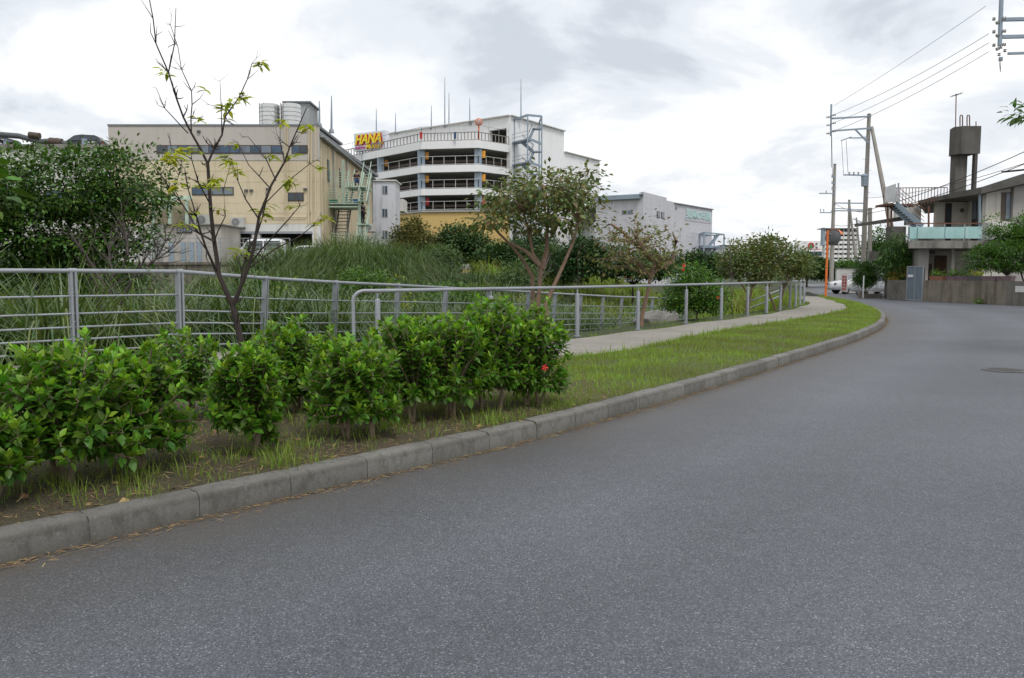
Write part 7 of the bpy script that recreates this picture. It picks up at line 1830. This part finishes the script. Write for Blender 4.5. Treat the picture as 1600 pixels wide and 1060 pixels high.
tree('potted_croton', 'low red and yellow leaved shrub at the block wall left of the gate', (X_(1400, 45.6), 45.6, .9), [E(1396, 432, 45.6, 10, .3, 6), E(1410, 427, 45.6, 8, .3, 9)], 26, 22, .1, .11, leaf_mat('croton_leaf', (.06, .14, .02), (.25, .26, .03), (.4, .06, .03), .45), M['bark_tan'], 122, trunk_r=.02, cat='plant', nbranch=12, age=(.45, .3))
Yp = 49.5
tree('round_topiary', 'round clipped dark green shrub in front of the white parking wall', (X_(1353, Yp), Yp, .2), [E(1353, 430, Yp, 17, .65, 18), E(1351, 440, Yp, 16, .6, 13), E(1354, 420, Yp, 12, .5, 9)], 260, 36, .13, .1, M['lf_dark'], M['bark_tan'], 123, trunk_r=.05, cat='bush', nbranch=20, age=(.3, .25))
bp_ = thing('brick_planter', 'low brown block planter under the round shrub by the driveway', 'planter', (X_(1350, 48.6), 48.6, 0))
for k in range(5):
    x = X_(1341, 48.4) + k * .28; MB().box(x, x + .27, 48.3, 48.5, 0, .42 if k == 0 else .26).build('block', M['stain_wall'] if k == 0 else M['block'], bp_)
MB().box(X_(1347, 48.2), X_(1348.5, 48.2), 48.15, 48.21, 0, P(1348, 431, 48.2).z).build('marker_post', M['white_paint'], bp_)
MB().lathe((X_(1361, 48.9), 48.9, .0), [(.13, 0), (.17, .45), (.18, .47)], 14).build('pot', M['white_wall'], bp_)
t = thing('wall_foot_weed', 'green weed tuft at the foot of the stained garden wall', 'plant', wpt(wq(1534), 0, -.12))
c = np.array(wpt(wq(1534), 0, -.14)); n = 160; r = np.random.default_rng(9)
pos = c + np.c_[r.normal(0, .16, n), r.normal(0, .08, n), np.abs(r.normal(.1, .08, n))]
scatter_mesh('foliage', [scatter(LEAF_S_V, LEAF_S_F, pos, frames(r.normal(size=(n, 3)) + np.array([0, 0, .6]), r.normal(size=(n, 3)) * .3 + np.array([0, 0, 1])), r.uniform(.05, .12, n), r.random(n), r.random(n))], M['lf_bright'], t, False, tuple(t.location))['kind'] = 'stuff'
# white parking wall, sign board, cars
pw = thing('parking_wall', 'white painted wall of the small parking area beyond the house', 'wall', (X_(1340, 62), 62, 0))
wbox(1306, 1392, 420, 461, 62, 62.2).build('wall', M['white_wall'], pw); wbox(1305, 1393, 419, 420, 61.95, 62.25).build('coping', M['conc'], pw)
lettering('C', M['cloth_dk'], pw, P(1310, 446.5, 61.93), (1, 0, 0), 5 / F * 62, 6 / F * 62, .02, 0, .03)
lettering('0', M['red'], pw, P(1322.5, 446, 61.93), (1, 0, 0), 3 / F * 62, 5 / F * 62, .02, 0, .02)
sb_ = thing('notice_board', 'narrow white board with columns of dark red characters by the parking', 'sign', P(1318.5, 456, 57.5))
wbox(1315, 1323.5, 428, 456, 57.5, 57.56).build('board', mat('board_pale', (.55, .5, .47), .7, .1, 2), sb_)
wbox(1322.8, 1324.6, 430, 457, 57.45, 57.49).build('edge_post', M['white_paint'], sb_)
lettering('月極駐車場', M['dkred'], sb_, P(1316, 452, 57.47), (1, 0, 0), .1, .05, .005) if False else None
for cx_, s in ((1315.8, '月極駐車場'), (1319.6, '空有電話番')):
    for k, ch in enumerate(s):
        lettering(ch, M['dkred'], sb_, P(cx_, 434.5 + k * 4.8, 57.47), (1, 0, 0), 3 / F * 57.5, 3.6 / F * 57.5, .006, 0, .02, 'character')
car('white car parked against the white wall behind the notice board', (X_(1337, 59.6), 59.6, 0), R(4), 'hatch', M['white_paint'])
car('white car in the driveway between the round shrub and the house', (X_(1383, 52.2) + .1, 52.8, 0), R(-62), 'hatch', M['white_paint'])
cn = thing('traffic_cone', 'small red cone at the foot of the pole behind the mirror', 'cone', P(1300.5, 447.5, 82))
c = P(1300.5, 447.5, 82); MB().lathe((c.x, c.y, 0), [(.2, .05), (.05, .75), (.03, .78)], 14).build('body', M['red'], cn, smooth=True); MB().box(c.x - .24, c.x + .24, c.y - .24, c.y + .24, 0, .049).build('base', M['red'], cn)
